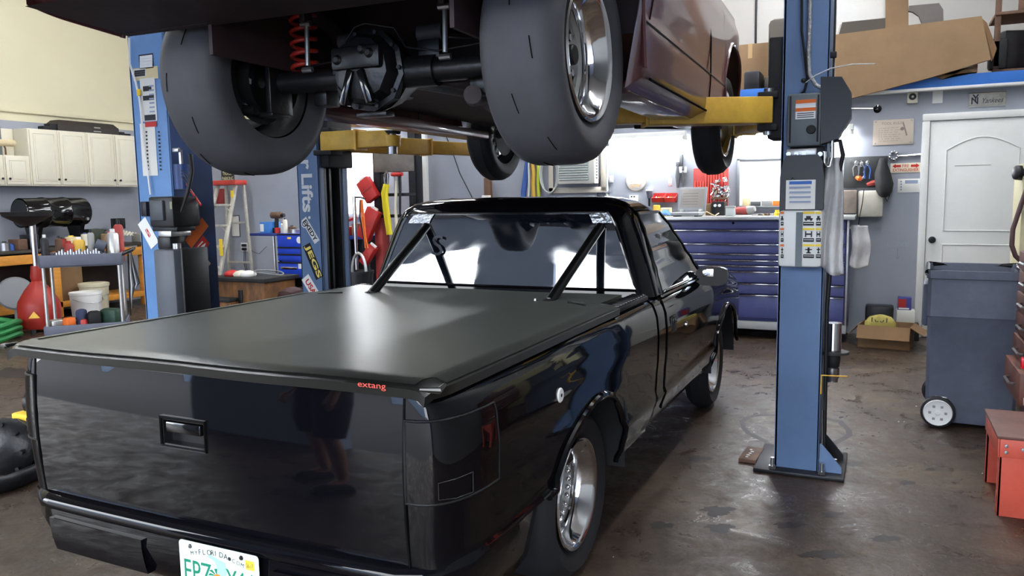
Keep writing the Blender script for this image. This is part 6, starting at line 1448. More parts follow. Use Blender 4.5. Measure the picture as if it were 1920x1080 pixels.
low = [(.13, .35, (.14, .12, .05), 'alu', 'flat steel tray at the left of the cart bottom'), (.28, .3, (.11, .09, .07), 'orange_ink', 'orange heat gun on the cart bottom tray'), (.42, .45, (.12, .10, .14), 'rag_blue2', 'dark blue cloth bundle on the cart bottom tray'), (.47, .14, (.06, .06, .05), 'red', 'small bright red knob on the cart bottom tray'), (.58, .45, (.15, .14, .11), 'black_rough', 'black tool bag on the cart bottom tray'), (.80, .45, (.24, .15, .13), 'army2', 'dark green drill case on the cart bottom tray')]
M('rag_blue2', (56, 64, 92), .9); M('army2', (34, 62, 48), .5)
for u, v, s3, mt, lb in low:
    o = oncart(u, v, TB); z0 = TB; zz = (zb1-zb0)*.75+s3[2]
    t = thing('cart_tool', lb, 'tool', tuple(o)); MB(CM @ Mx.Translation((CL*u, CD*v, TB)) @ Mx.Rotation(u*3, 4, 'Z')).box((-s3[0]/2, -s3[1]/2, 0), (s3[0]/2, s3[1]/2, zz), min(s3)*.35).build('body', mt, t); MB(CM @ Mx.Translation((CL*u, CD*v, TB)) @ Mx.Rotation(u*3, 4, 'Z')).cyl((s3[0]*.45, 0, zz*.6), (s3[0]*.75, 0, zz*.7), min(s3)*.2, n=8).build('grip', 'steel', t)
# ---- step ladder
LY = YB-.12
def lz(px_, py_, y=None): return pY(px_, py_, LY-.25 if y is None else y)
ld = thing('step_ladder', 'paint splashed aluminium step ladder with a red top against the grey wall', 'ladder', tuple(pY(405, 560, LY-.3)[:2])+(0,))
tl, tr_ = lz(397, 345), lz(434, 345); zt3 = tl.z; bl, br_ = lz(371, 560), lz(424, 560)
tlx, trx = tl.x, tr_.x; blx, brx = pY(369, 545, LY-.55).x, pY(419, 545, LY-.55).x
fY0, fY1 = LY-.14, LY-.75
def rail(x0, y0_, z0, x1_, y1_, z1_, nm, w_=.055): 
    d = V((x1_-x0, y1_-y0_, z1_-z0)); u = d.normalized(); v = V((1, 0, 0)); v = (v-u*v.dot(u)).normalized(); MB(basis((x0, y0_, z0), u, v)).box((0, -w_/2, -.018), (d.length, w_/2, .018), .004).build(nm, M('ladder_alu', (196, 192, 180), .45, .35, var=(9, .2)), ld)
rail(blx, fY1, 0, tlx+.02, fY0, zt3, 'front_rail'); rail(brx, fY1, 0, trx-.02, fY0, zt3, 'front_rail')
rail(blx+.05, LY+.03, 0, tlx+.06, LY-.03, zt3-.02, 'rear_rail', .04); rail(brx+.03, LY+.03, 0, trx+.02, LY-.03, zt3-.02, 'rear_rail', .04)
MB().box((tlx-.06, fY0-.10, zt3-.02), (trx+.06, LY+.0, zt3+.05), .012).build('top_cap', M('ladder_red', (184, 62, 52), .5, var=(8, .2)), ld)
for i in range(5):
    t = (i+1)/6.; x0, x1_ = lerp(tlx+.02, blx, t), lerp(trx-.02, brx, t); y = lerp(fY0, fY1, t); z = zt3*(1-t)
    st2 = MB().box((x0, y-.045, z-.03), (x1_, y+.045, z), .004).build('step', 'ladder_alu', ld)
    for sx, xx in ((1, x0), (-1, x1_)): MB().tube([(xx, y-.03, z-.13), (xx+sx*.11, y-.03, z-.03)], .010, 5).build('brace', 'ladder_alu', ld)
    if i in (1, 3): MB().box((lerp(tlx+.06, blx+.05, t), LY-.01, z), (lerp(trx+.02, brx+.03, t), LY+.01, z+.03), .003).build('rear_spreader', 'ladder_alu', ld)
yt = lerp(fY0, fY1, .07); MB().box((trx-.05, yt-.045, zt3-.26), (trx+.0, yt-.035, zt3-.10)).build('caution_label', 'yellow_ink', ld)
t = .58; MB().box((lerp(trx, brx, t)-.03, lerp(fY0, fY1, t)-.045, zt3*(1-t)), (lerp(trx, brx, t)+.02, lerp(fY0, fY1, t)-.03, zt3*(1-t)+.24)).build('caution_label', 'yellow_ink', ld)
slab('hung_panel', 'red panel hanging on the wall behind the ladder', 'sign', (pY(406, 360, LY+.1).x, LY+.085, pY(406, 382, LY+.1).z), (pY(424, 360, LY+.1).x, LY+.10, pY(406, 354, LY+.1).z), 'red_dull', .003)  # plain red panel on the wall
ps = thing('parking_sign', 'black PARKING sign on the wall above the ladder', 'sign', tuple(pY(428, 340, YB))); s0, s1 = pY(415, 316, YB), pY(440, 341, YB)
MB().box((s0.x, YB-.008, s1.z), (s1.x, YB-.001, s0.z), .002).build('panel', M('sign_black', (40, 38, 32), .5), ps)
W_, H_ = s1.x-s0.x, s0.z-s1.z; smp = lambda u, v: basis((s0.x+W_*u, YB-.0085, s1.z+H_*v), (1, 0, 0), (0, 0, 1), (0, -1, 0))
text('sign_text', 'PARKING', M('sign_cream2', (226, 214, 170), .5), ps, smp(.06, .12), W_*.88, H_*.27, .001, bold=.01); text('sign_text', 'TRUCK', 'sign_cream2', ps, smp(.12, .50), W_*.70, H_*.27, .001, bold=.01)
cp = thing('clipboard', 'white sheet on a clipboard hanging beside the ladder', 'clipboard', tuple(pY(442, 442, YB))); s0, s1 = pY(434, 405, YB), pY(450, 443, YB)
MB().box((s0.x-.01, YB-.006, s1.z-.01), (s1.x+.012, YB-.001, s0.z+.012), .002).build('board', 'dark_metal', cp); MB().box((s0.x, YB-.009, s1.z), (s1.x, YB-.006, s0.z)).build('sheet', 'paper', cp); MB().box((lerp(s0.x, s1.x, .3), YB-.016, s0.z-.01), (lerp(s0.x, s1.x, .7), YB-.006, s0.z+.02), .003).build('clip', 'steel', cp)
ot = thing('wall_outlet', 'white double outlet with two black plugs on the grey wall beside the ladder', 'outlet', tuple(pY(460, 470, YB))); s0, s1 = pY(452, 455, YB), pY(467, 472, YB)
MB().box((s0.x, YB-.008, s1.z), (s1.x, YB-.001, s0.z), .003).build('plate', 'white_plain', ot)
for v in (.3, .72):
    zc = lerp(s1.z, s0.z, v); MB().box((lerp(s0.x, s1.x, .25), YB-.04, zc-.02), (lerp(s0.x, s1.x, .8), YB-.008, zc+.02), .008).build('plug', 'black_plastic', ot)
for k_ in (0, 1): MB().tube([pY(458+2*k_, 466, YB-.03), pY(457+3*k_, 490, YB-.04), pY(461+3*k_, 510, YB-.05), pY(466+6*k_, 530, YB-.06)], .005, 5).build('plug_cord', 'hose_black', ot)
MB().tube([pY(466, 460, YB-.03), pY(474, 472, YB-.04), pY(486, 476, YB-.04), pY(500, 462, YB-.05)], .004, 5).build('plug_cord', 'hose_black', ot)
# ---- wooden box stand with dark top, in front of the ladder
WX0, WX1 = pY(400, 560, 4.45).x, pY(497, 560, 4.45).x; wz = pY(440, 528, 4.45).z
M('oily_wood', (132, 88, 46), .6, var=(4, .35), var_rgb=(66, 46, 30), stretch=(3, 1, 1))
wd = thing('wooden_stand', 'oil stained wooden box stand with a dark tray top behind the truck bed', 'stand', ((WX0+WX1)/2, 4.7, 0))
MB().box((WX0, 4.45, 0), (WX1, 5.0, wz), .006).build('crate', 'oily_wood', wd)
MB().box((WX0-.02, 4.41, wz), (WX1+.04, 5.04, wz+.05), .006).build('tray_top', 'black_rough', wd)
MB(basis((WX0, 4.41, wz+.045), (-1, 0, -.62), (0, 1, 0))).box((0, 0, -.012), (.34, .68, .012), .003).build('side_flap', 'black_rough', wd)
xm_ = lerp(WX0, WX1, .58); MB().box((xm_-.06, 4.435, .12), (xm_, 4.449, wz-.10), .003).build('metal_strap', 'dark_metal', wd)
MB().box((WX0-.55, 4.30, 0), (WX0+.42, 4.445, .30), .006).build('front_plank_box', 'oily_wood', wd)
MB().box((WX0-.55, 4.29, .30), (WX0+.42, 4.45, .345), .004).build('front_shelf', 'black_rough', wd)
tp = [('red_bowl', 'red cup lying on the dark tray top', .10, 'red'), ('white_rag', 'white crumpled rag on the dark tray top', .28, 'cab_white'), ('spare_rag', 'second pale rag on the dark tray top, near the cable', .42, 'paper')]
for nm, lb, u, mt in tp:
    c_ = (lerp(WX0, WX1, u+.12), 4.6, wz+.05)
    tag(MB().lathe([(0, 0), (.09, .0), (.10, .03), (.07, .06), (.02, .075), (0, .075)], c_, (0, 0, 1), 14).build(nm, mt, None, smooth=80), lb, 'cup' if 'red' in nm else 'rag')
tag(MB().tube([(lerp(WX0, WX1, .80)+.12*math.cos(a)*1.6, 4.72+.14*math.sin(a), wz+.065+.05*math.sin(a*.5)) for a in [i*.35 for i in range(20)]], .010, 6).build('looped_cable', 'fan_grey'), 'grey cable looped over the tray top', 'cable')
jk = thing('floor_jack', 'red jack with steel saddle half hidden left of the wooden stand', 'jack', (WX0-.25, 4.5, .0)); MB().box((WX0-.50, 4.47, .45), (WX0-.02, 4.61, .60), .02).build('arm', 'red', jk); MB().lathe([(0, .02), (.07, .02), (.08, 0)], (WX0-.42, 4.53, .36), (0, -.5, .8), 14).build('saddle', 'chrome', jk); MB().box((WX0-.48, 4.47, 0), (WX0-.04, 4.75, .42), .03).build('base', 'black_rough', jk)
slab('dark_bag', 'dark red bag slumped right of the wooden stand', 'bag', (WX1+.03, 4.55, 0), (WX1+.32, 4.9, .46), M('bag_dark', (54, 30, 30), .8, bump=(8, .8)), .12)
# ---- blue roll cabinet with side shelf
BYf = 5.35; b0, b1 = pY(519, 440, BYf), pY(600, 440, BYf)
zz = lambda py_: pY(545, py_, BYf).z
rc = thing('blue_roll_cabinet', 'bright blue roll cabinet with drawers behind the lettered lift post', 'tool cabinet', ((b0.x+b1.x)/2, BYf+.25, 0))
MB().box((b0.x, BYf+.02, zz(521)), (b1.x, BYf+.5, zz(438)), .006).build('body', 'royal', rc)
for i, (t0, t1) in enumerate(((441, 463), (466, 476), (479, 489), (494, 519))):
    d_ = MB().box((b0.x+.01, BYf-.01, zz(t1)), (b1.x-.01, BYf+.03, zz(t0)), .004).build('drawer', 'royal', rc); MB().box((b0.x+.01, BYf-.016, zz(t0)-.0), (b1.x-.01, BYf+.0, zz(t0)+.02), .003).build('drawer_gap', 'black_plastic', d_)
for xx in (b0.x, b1.x-.05): MB().box((xx, BYf+.02, 0), (xx+.05, BYf+.5, zz(521) if xx > b0.x else zz(446)), .004).build('leg', 'black_rough', rc)
n0, n1 = pY(526, 500, BYf-.012), pY(557, 504, BYf-.012); MB().box((n0.x, BYf-.014, n1.z-.01), (n1.x, BYf-.010, n0.z), .001).build('badge', 'chrome', rc)
n0, n1 = pY(559, 494, BYf-.012), pY(568, 504, BYf-.012); MB().box((n0.x, BYf-.0125, n1.z), (n1.x, BYf-.0095, n0.z)).build('white_sticker', 'sticker_base', rc)
n0 = pY(542, 446, BYf-.012); MB().box((n0.x-.03, BYf-.0125, n0.z-.015), (n0.x+.03, BYf-.0095, n0.z+.01)).build('yellow_sticker', 'yellow_ink', rc)
n0 = pY(561, 450, BYf-.012); MB().lathe([(0, .003), (.045, .003), (.045, 0)], (n0.x, BYf-.01, n0.z), (0, -1, 0), 18).build('round_sticker', 'sticker_base', rc)
l0 = pY(466, 438, BYf); MB().box((l0.x, BYf+.02, zz(443)), (b0.x, BYf+.5, zz(438)), .004).build('side_shelf', M('shelf_blue', (34, 52, 120), .45), rc)
MB().tube([(pY(503, 445, BYf).x, BYf+.1, zz(443)), (pY(505, 445, BYf).x, BYf+.1, .0)], .018, 8).build('shelf_leg', 'alu', rc)
RT = zz(438)
bxr = thing('blue_carton', 'blue and white carton on the side shelf of the blue cabinet', 'box', (pY(498, 438, BYf).x, BYf+.2, RT)); l, r_ = pY(487, 430, BYf+.1).x, pY(507, 430, BYf+.1).x; MB().box((l, BYf+.1, RT), (r_, BYf+.3, RT+.15), .004).build('carton', M('carton_blue', (62, 126, 196), .5), bxr); MB().box((l+.01, BYf+.098, RT+.02), (l+.07, BYf+.101, RT+.12)).build('label', 'paper', bxr)
dd_ = thing('cordless_drill', 'dark cordless drill standing on the blue cabinet', 'drill', (pY(520, 438, BYf).x, BYf+.2, RT)); x = pY(519, 430, BYf+.2).x
MB().box((x-.06, BYf+.14, RT), (x+.06, BYf+.26, RT+.07), .012).build('battery', 'black_plastic', dd_); MB().tube([(x, BYf+.2, RT+.06), (x+.01, BYf+.2, RT+.20)], .028, 10).build('grip', 'black_plastic', dd_); MB().cyl((x-.07, BYf+.2, RT+.235), (x+.09, BYf+.2, RT+.235), .045, n=14).build('motor', 'brown', dd_); MB().cyl((x+.09, BYf+.2, RT+.235), (x+.14, BYf+.2, RT+.235), .025, n=12).build('chuck', 'dark_metal', dd_)
for i, (a, r_, h_, mt, lb) in enumerate(((523, .035, .08, 'red', 'short red can on the blue cabinet beside the drill'), (530, .04, .14, 'hose_white', 'white tub on the blue cabinet'), (538, .03, .20, 'cab_white', 'tall cream bottle on the blue cabinet'), (546, .05, .10, 'brown', 'brown tin on the blue cabinet'), (556, .07, .06, 'steel', 'flat steel tin on the blue cabinet near the post'))): can('bench_can', lb, pY(a, 435, BYf+.15).x, BYf+.12+.05*(i % 2), RT, r_, h_, mt, 'can')
slab('brown_paper_pile', 'heap of brown packing paper under the blue cabinet', 'paper', (b0.x+.1, BYf+.05, 0), (b1.x-.2, BYf+.4, .36), M('kraft', (150, 120, 96), .9, bump=(8, 1.)), .10)
# ---- shop press with hanging straps, far side of the post
PY = 5.75; p0, p1 = pY(702, 400, PY), pY(782, 400, PY)
pzf = lambda py_: pY(740, py_, PY).z
pf_ = thing('shop_press', 'dark steel shop press frame with red lower legs behind the lift post', 'press', ((p0.x+p1.x)/2, PY+.1, 0))
for xx in (p0.x, p1.x-.11):
    chm = MB(); chm.box((xx, PY, pzf(400)), (xx+.11, PY+.02, 2.35), .004); chm.box((xx, PY, pzf(400)), (xx+.015, PY+.16, 2.35), .004); chm.box((xx+.095, PY, pzf(400)), (xx+.11, PY+.16, 2.35), .004); chm.build('upright', 'dark_metal', pf_)
    MB().box((xx-.004, PY-.004, 0), (xx+.114, PY+.164, pzf(400)), .006).build('lower_leg', 'red_dull', pf_)
    MB().box((xx-.03, PY-.28, 0), (xx+.14, PY+.45, .06), .006).build('foot', 'red_dull', pf_)
MB().box((p0.x+.02, PY-.01, pzf(322)), (p1.x-.02, PY+.17, pzf(282)), .006).build('head_plate', M('plate_steel', (112, 106, 100), .5, .5, var=(6, .2)), pf_)
MB().box((p0.x, PY-.01, pzf(368)), (p1.x, PY+.03, pzf(362)), .004).build('cross_bar', 'dark_metal', pf_); MB().box((p0.x, PY-.01, pzf(408)), (p1.x, PY+.03, pzf(402)), .004).build('cross_bar', 'dark_metal', pf_)
MB().cyl(((p0.x+p1.x)/2, PY+.08, pzf(322)), ((p0.x+p1.x)/2, PY+.08, pzf(360)), .05, n=16).build('ram', 'steel', pf_)
def hang(name, lb, pts, r_, mt, y, cat='strap'): return tag(MB().tube([pY(a, b, y) for a, b in pts], r_, 8).build(name, mt), lb, cat, 'things hung on the press')
M('sling_yellow', (226, 208, 40), .7)
hang('lifting_sling', 'bright yellow lifting sling on the press, left strand', [(723, 346), (719, 362), (721, 385), (726, 420), (729, 440)], .030, 'sling_yellow', PY-.08); hang('lifting_sling', 'bright yellow lifting sling on the press, right strand', [(727, 346), (724, 364), (726, 390), (730, 420), (732, 440)], .026, 'sling_yellow', PY-.12)
hang('sling_shackle', 'chrome shackle on top of the yellow slings', [(722, 346), (721, 328), (725, 321), (729, 328), (727, 346)], .012, 'chrome', PY-.06, 'shackle'); hang('pull_rod', 'white and yellow pull rod hanging on the press', [(743, 330), (743, 350), (742, 385), (744, 440)], .020, 'cab_white', PY-.06, 'rod'); hang('slide_hammer', 'dark slide hammer rod beside the white pull rod', [(749, 325), (750, 360), (750, 402)], .016, 'dark_metal', PY-.06, 'slide hammer')
hh = thing('pull_grip', 'red T handle on top of the slide hammer', 'handle', tuple(pY(743, 327, PY-.1))); q_ = pY(743, 327, PY-.1); MB().tube([q_-V((.07, 0, 0)), q_, q_+V((.09, 0, 0))], [.022, .03, .022], 10).build('grip', 'red', hh); MB().cyl(q_+V((0, 0, 0)), q_+V((0, 0, -.08)), .016, n=8).build('socket', 'steel', hh)
# red cases hung left of the press, chrome stand, bench, bin
def redcase(lb, cxp, cyp, w_, h_, an, y):
    c_ = pY(cxp, cyp, y); m_ = basis(c_, (1, 0, 0), (0, 0, 1), (0, -1, 0)) @ Mx.Rotation(R(an), 4, 'Z'); t = thing('tool_case', lb, 'case', m=m_, group='red hanging cases'); MB(m_).box((-w_/2, -h_/2, -.06), (w_/2, h_/2, .04), .015).build('shell', 'red', t); MB(m_).box((-.05, h_/2-.005, -.02), (.05, h_/2+.03, .01), .008).build('handle', 'white_plain', t); MB(m_).box((-w_/2, -.01, .038), (w_/2, .005, .044)).build('lid_seam', 'red_dull', t)
redcase('red tool case hung at an angle, upper one left of the press', 690, 356, .20, .30, 32, PY-.06); redcase('dark red case hung below the upper red case', 691, 420, .20, .42, -28, PY-.10); redcase('red and white case lowest beside the press leg', 690, 478, .12, .28, -35, PY-.12)
iv = thing('chrome_stand', 'chrome pole stand with orange cords beside the lettered post', 'stand', tuple(pY(667, 560, 5.2)[:2])+(0,)); x = pY(667, 450, 5.2).x; MB().cyl((x, 5.2, 0), (x, 5.2, pY(665, 368, 5.2).z), .022, n=12).build('pole', 'chrome', iv); zh = pY(665, 370, 5.2).z; MB().tube([(x, 5.2, zh), (x+.09, 5.2, zh), (x+.16, 5.2, zh-.02)], .012, 6).build('arm', 'dark_metal', iv); MB().lathe([(.14, 0), (.14, .03), (.02, .05)], (x, 5.2, 0), (0, 0, 1), 20).build('base', 'dark_metal', iv)
for k_ in range(3): MB().tube([(x+.09+.012*k_, 5.2, zh-.03), (x+.08+.03*k_, 5.19, zh-.25), (x+.12+.015*k_, 5.2, zh-.50), (x+.10+.04*k_, 5.2, zh-.62)], .010, 6).build('cord', 'orange_ink' if k_ else 'hose_black', iv)
bl_ = thing('blue_bench', 'small blue bench with a red vice behind the lettered lift post', 'bench', tuple(pY(665, 560, 5.8)[:2])+(0,)); q0, q1 = pY(645, 442, 5.8), pY(705, 442, 5.8); MB().box((q0.x+.02, 5.80, q0.z-.05), (q1.x-.12, 6.2, q0.z), .006).build('top', 'shelf_blue', bl_)
for xx in (q0.x+.03, q1.x-.18): MB().box((xx, 5.83, 0), (xx+.05, 6.18, q0.z-.05), .004).build('leg', 'dark_metal', bl_)
MB().box((q0.x, 6.0, .1), (q1.x-.13, 6.05, q0.z-.05)).build('back_panel', 'dark_metal', bl_)
vc = thing('bench_vice', 'red vice on the small blue bench', 'vice', (pY(655, 438, 5.85).x, 5.9, q0.z)); x = pY(655, 438, 5.85).x; MB().box((x-.10, 5.82, q0.z), (x+.02, 5.95, q0.z+.12), .012).build('body', 'red', vc); MB().tube([(x-.08, 5.88, q0.z+.12), (x-.04, 5.88, q0.z+.20), (x+.10, 5.88, q0.z+.24)], .022, 8).build('jaw', 'red', vc)
slab('tan_carton', 'tan carton beside the vice on the small blue bench', 'box', (pY(657, 438, 5.85).x+.03, 5.84, q0.z), (pY(672, 438, 5.85).x, 5.98, q0.z+.16), 'cardboard', .004)
tb_ = thing('black_tub', 'black plastic tub with a looped handle behind the truck bed', 'tub', tuple(pY(672, 560, 4.6)[:2])+(0,)); q0, q1 = pY(652, 507, 4.6), pY(695, 507, 4.6); xm_, rr_ = (q0.x+q1.x)/2, (q1.x-q0.x)/2; MB().lathe([(0, 0), (rr_*.8, 0), (rr_, q0.z), (rr_*1.05, q0.z), (rr_*1.05, q0.z-.03), (rr_*.95, q0.z-.02), (rr_*.75, .03), (0, .03)], (xm_, 4.6, 0), (0, 0, 1), 28).build('tub', 'black_plastic', tb_); MB().tube([(xm_-rr_*.6+rr_*.6*(1-math.cos(PI*k_/10)), 4.6, q0.z-.02+.22*math.sin(PI*k_/10)) for k_ in range(11)], .018, 8).build('handle', 'alu', tb_)
# ---- rear-axle and suspension parts on the floor left of the truck
ep = thing('axle_assembly', 'greasy black axle housing and grey arm lying on the floor left of the truck', 'axle', (-2.45, -.05, 0))
E0 = pZ(22, 885, 0); ex, ey = E0.x, E0.y
M('grease_black', (26, 26, 30), .4, .3, var=(9, .4), bump=(14, .6)); M('zinc_grey', (128, 138, 150), .35, .5, var=(6, .15))
MB().sphere((ex, ey+.10, .15), .15, (1.2, 1, 1), 20, 12).build('housing', 'grease_black', ep)
MB().lathe([(.16, 0), (.17, .02), (.15, .05), (.08, .09), (0, .10)], (ex+.02, ey+.0, .15), (.3, -1, .1), 12).build('cover', 'grease_black', ep)
for k_ in range(8): MB().cyl((ex+.02+.15*math.cos(k_*.785), ey-.03, .15+.14*math.sin(k_*.785)), (ex+.03+.15*math.cos(k_*.785), ey-.055, .15+.14*math.sin(k_*.785)), .012, n=6).build('bolt', 'dark_metal', ep)
MB().cyl((ex-.1, ey+.10, .16), (ex-.7, ey+.0, .12), .05, n=14).build('tube', 'grease_black', ep); MB().cyl((ex+.1, ey+.10, .16), (ex+.52, ey+.35, .14), .06, .045, n=14).build('tube', 'grease_black', ep)
MB().tube([(ex-.02, ey+.24, .40), (ex+.10, ey+.26, .33), (ex+.28, ey+.30, .24), (ex+.40, ey+.34, .20)], [.05, .07, .08, .06], 12).build('control_arm', 'zinc_grey', ep); MB().tube([(ex-.02, ey+.22, .50), (ex+.14, ey+.26, .40)], [.045, .05], 10).build('joint', M('brass_grey', (128, 122, 108), .5, .5), ep)
MB().cyl((ex-.04, ey+.18, .36), (ex+.06, ey+.20, .36), .075, n=14).build('bushing', 'grease_black', ep); MB().box((ex-.06, ey+.06, .28), (ex+.10, ey+.16, .32), .012).build('yellow_tag', 'yellow_ink', ep); MB().cyl((ex+.12, ey+.1, .27), (ex+.12, ey+.1, .36), .022, n=10).build('stud', 'chrome', ep); MB().tube([(ex-.08, ey-.06, .20), (ex+.12, ey+.02, .26), (ex+.3, ey+.14, .30)], .008, 6).build('brake_line', 'steel', ep)
tag(MB().tube([pZ(-60, 925, .04), pZ(20, 905, .04), pZ(90, 875, .04), pZ(200, 840, .04)], .045, 12).build('floor_pipe', 'grease_black'), 'long dark pipe on the floor in front of the axle housing', 'pipe')

# ================================================================== RIGHT SIDE AND STORAGE DECK
# ---- black wheeled bin
q0, q1 = pZ(1737, 795, 0), pZ(1902, 818, 0)
BBm = at(((q0.x+q1.x)/2+.012, 3.10, 0), R(-3)); bw = (q1.x-q0.x)/2+.022
wb_ = thing('wheeled_bin', 'black rolling waste bin with a white spoked wheel in front of the door', 'bin', m=BBm)
M('bin_black', (92, 97, 112), .5, var=(5, .16), bump=(9, .15))
HB = 1.0
def bring(z, k, dy=0): return [(x*k, y*k+dy, z) for x, y in ((-bw, -.30), (-bw+.02, -.32), (bw-.02, -.32), (bw, -.30), (bw, .30), (bw-.02, .32), (-bw+.02, .32), (-bw, .30))]
MB(BBm).loft([bring(.03, .93), bring(.06, .95), bring(.70, .985), bring(.71, 1.0), bring(.945, 1.0), bring(.95, 1.035), bring(HB, 1.04), bring(HB, .98), bring(.96, .96), bring(.10, .90), bring(.08, .86)], caps=True).build('tub', 'bin_black', wb_, smooth=25)
MB(BBm).box((-bw-.03, -.16, .62), (-bw+.02, .16, .90), .02).build('side_pocket', 'bin_black', wb_)
MB(BBm).tube([(-bw-.005, -.31, .985), (bw+.005, -.31, .985), (bw+.005, .32, .985), (-bw-.005, .32, .985)], .022, 8, closed=True).build('rolled_rim', 'black_gloss', wb_)
ww = pZ(1763, 806, 0); wl_ = BBm.inverted() @ V((ww.x, ww.y, 0)); wx, wyy = -bw+.085, -.335
MB(BBm).lathe([(0, .03), (.085, .03), (.098, .022), (.10, 0), (.098, -.022), (.085, -.03), (0, -.03)], (wx, wyy, .10), (0, -1, 0), 30).build('wheel', 'rubber', wb_)
MB(BBm).lathe([(0, .040), (.012, .040), (.016, .034), (.07, .032), (.080, .038), (.084, .030)], (wx, wyy, .10), (0, -1, 0), 30).build('wheel_hub', 'white_plain', wb_)
for k_ in range(6): a = k_*PI/3; MB(BBm).box((wx+.045*math.cos(a)-.008, wyy-.0345, .10+.045*math.sin(a)-.008), (wx+.045*math.cos(a)+.008, wyy-.031, .10+.045*math.sin(a)+.008), .002).build('hub_recess', 'tool_grey', wb_)
MB(BBm).box((wx-.02, wyy+.0, .17), (wx+.05, wyy+.05, .20), .004).build('wheel_bracket', 'steel', wb_)
MB(BBm).cyl((bw-.1, .1, .0), (bw-.1, .2, .0), .001, n=4) if False else None
for yy in (.28,): MB(BBm).lathe([(0, .03), (.085, .03), (.10, 0), (.085, -.03), (0, -.03)], (wx, yy, .10), (0, -1, 0), 24).build('wheel', 'rubber', wb_)
MB(BBm).box((bw-.16, -.26, 0), (bw-.04, .26, .05), .01).build('foot', 'bin_black', wb_)
# ---- red steel stand
M('stand_red', (206, 88, 70), .5, var=(6, .12)); M('stand_top', (96, 62, 54), .6, var=(8, .2))
f0 = pZ(1870, 967, 0); f1 = pZ(1858, 905, 0)
SX, SY0, SY1 = f0.x-.005, f0.y, f0.y+.50; szt = pY(1868, 822, SY0).z
st_ = thing('steel_stand', 'low red steel stand with dark top at the right picture edge', 'stand', (SX+.3, (SY0+SY1)/2, 0))
for yy in (SY0, SY1-.03):
    for xx in (SX, SX+.52): lg = MB(); lg.box((xx, yy, 0), (xx+.115, yy+.012, szt), .002); lg.box((xx, yy, 0), (xx+.012, yy+(.06 if yy == SY0 else .03), szt), .002); lg.build('leg', 'stand_red', st_)
MB().box((SX-.012, SY0-.006, szt), (SX+.66, SY1+.006, szt+.014), .003).build('top_plate', 'stand_top', st_)
MB().box((SX-.006, SY0+.01, szt-.09), (SX+.006, SY1-.01, szt), .002).build('side_apron', 'stand_red', st_); MB().box((SX, SY0-.004, szt-.085), (SX+.64, SY0+.006, szt), .002).build('front_apron', 'stand_red', st_)
for xx, zz_ in ((SX+.025, szt-.03), (SX+.025, szt-.06), (SX+.09, szt-.04)): MB().lathe([(0, .006), (.008, .005), (.009, 0)], (xx, SY0-.004, zz_), (0, -1, 0), 8).build('rivet', 'steel', st_)
# ---- stepped red-brown tool drawers
M('drawer_brown', (96, 56, 44), .5, var=(7, .25)); 
dY0, dY1 = SY1+.06, SY1+.62
db = thing('drawer_unit', 'worn reddish brown drawer unit with pulled-out lower drawers at the right edge', 'drawer unit', (2.9, (dY0+dY1)/2, 0))
zq = lambda py_, px_=1895: pY(px_, py_, dY0).z
bx0 = pY(1912, 560, dY1).x
MB().box((bx0+.03, dY0+.02, 0), (3.40, dY1, zq(478)), .006).build('body', 'drawer_brown', db)
for i, (t0, t1, px_) in enumerate(((482, 520, 1905), (522, 562, 1904), (565, 602, 1900), (605, 648, 1898), (652, 694, 1892), (700, 760, 1876))):
    xl_ = pY(px_+4, (t0+t1)/2, dY1).x; d_ = MB().box((xl_, dY0, zq(t1)), (3.38, dY1-.02, zq(t0)), .006).build('drawer', 'drawer_brown', db); MB().tube([(xl_-.002, dY0+.14, zq((t0+t1)/2)), (xl_-.025, dY0+.16, zq((t0+t1)/2)), (xl_-.025, dY0+.32, zq((t0+t1)/2)), (xl_-.002, dY0+.34, zq((t0+t1)/2))], .007, 6).build('pull', 'steel', d_)
xl_ = pY(1880, 740, dY1).x; MB().box((xl_+.02, dY0-.006, zq(758)), (xl_+.4, dY0+.004, zq(744)), .002).build('drawer_slide', 'alu', db)
slab('red_light', 'small red lamp glinting on the brown drawers', 'lamp', (pY(1913, 680, dY0-.01).x, dY0-.035, zq(690, 1913)), (pY(1922, 680, dY0-.01).x, dY0-.002, zq(668, 1913)), M('ruby', (220, 24, 44), .2), .01)
slab('blue_box', 'blue parts box on top of the brown drawers', 'box', (bx0+.02, dY0+.06, zq(478)+.001), (bx0+.3, dY0+.3, zq(478)+.06), 'strap_blue', .004); slab('red_box', 'red parts box on the blue box at the right edge', 'box', (bx0+.03, dY0+.07, zq(478)+.062), (bx0+.3, dY0+.3, zq(478)+.115), 'red_dull', .004)
# ---- yellowed machine panel with gauge and hose
gy = 3.7; g0 = pY(1903, 310, gy+.4); g1 = pY(1903, 490, gy)
gp = thing('machine_panel', 'yellowed machine panel with round black gauge and brown hose in front of the door', 'machine', (g0.x+.25, gy+.2, 0))
MB().box((g0.x, gy, 0), (3.40, gy+.4, g0.z), .01).build('cabinet', M('yellowed', (206, 198, 158), .6, var=(3, .12)), gp)
gq = pY(1908, 324, gy-.03); MB().lathe([(0, .05), (.035, .05), (.05, .04), (.052, 0), (.03, -.03)], (g0.x-.0, gy+.05, gq.z), (-1, -.5, .1), 20).build('gauge', 'dark_metal', gp)
for i in range(3): MB().box((g0.x+.02, gy-.002, pY(1905, 360+34*i, gy).z), (g0.x+.14, gy+.001, pY(1905, 340+34*i, gy).z)).build('decal', ('paper', 'tool_grey', 'aged_paper')[i], gp)
MB().tube([pY(1930, 340, gy-.06), pY(1914, 385, gy-.06), pY(1899, 430, gy-.08), pY(1897, 460, gy-.10), pY(1904, 480, gy-.10), pY(1920, 495, gy-.10)], .016, 10).build('hose', M('hose_brown', (82, 58, 58), .5), gp)
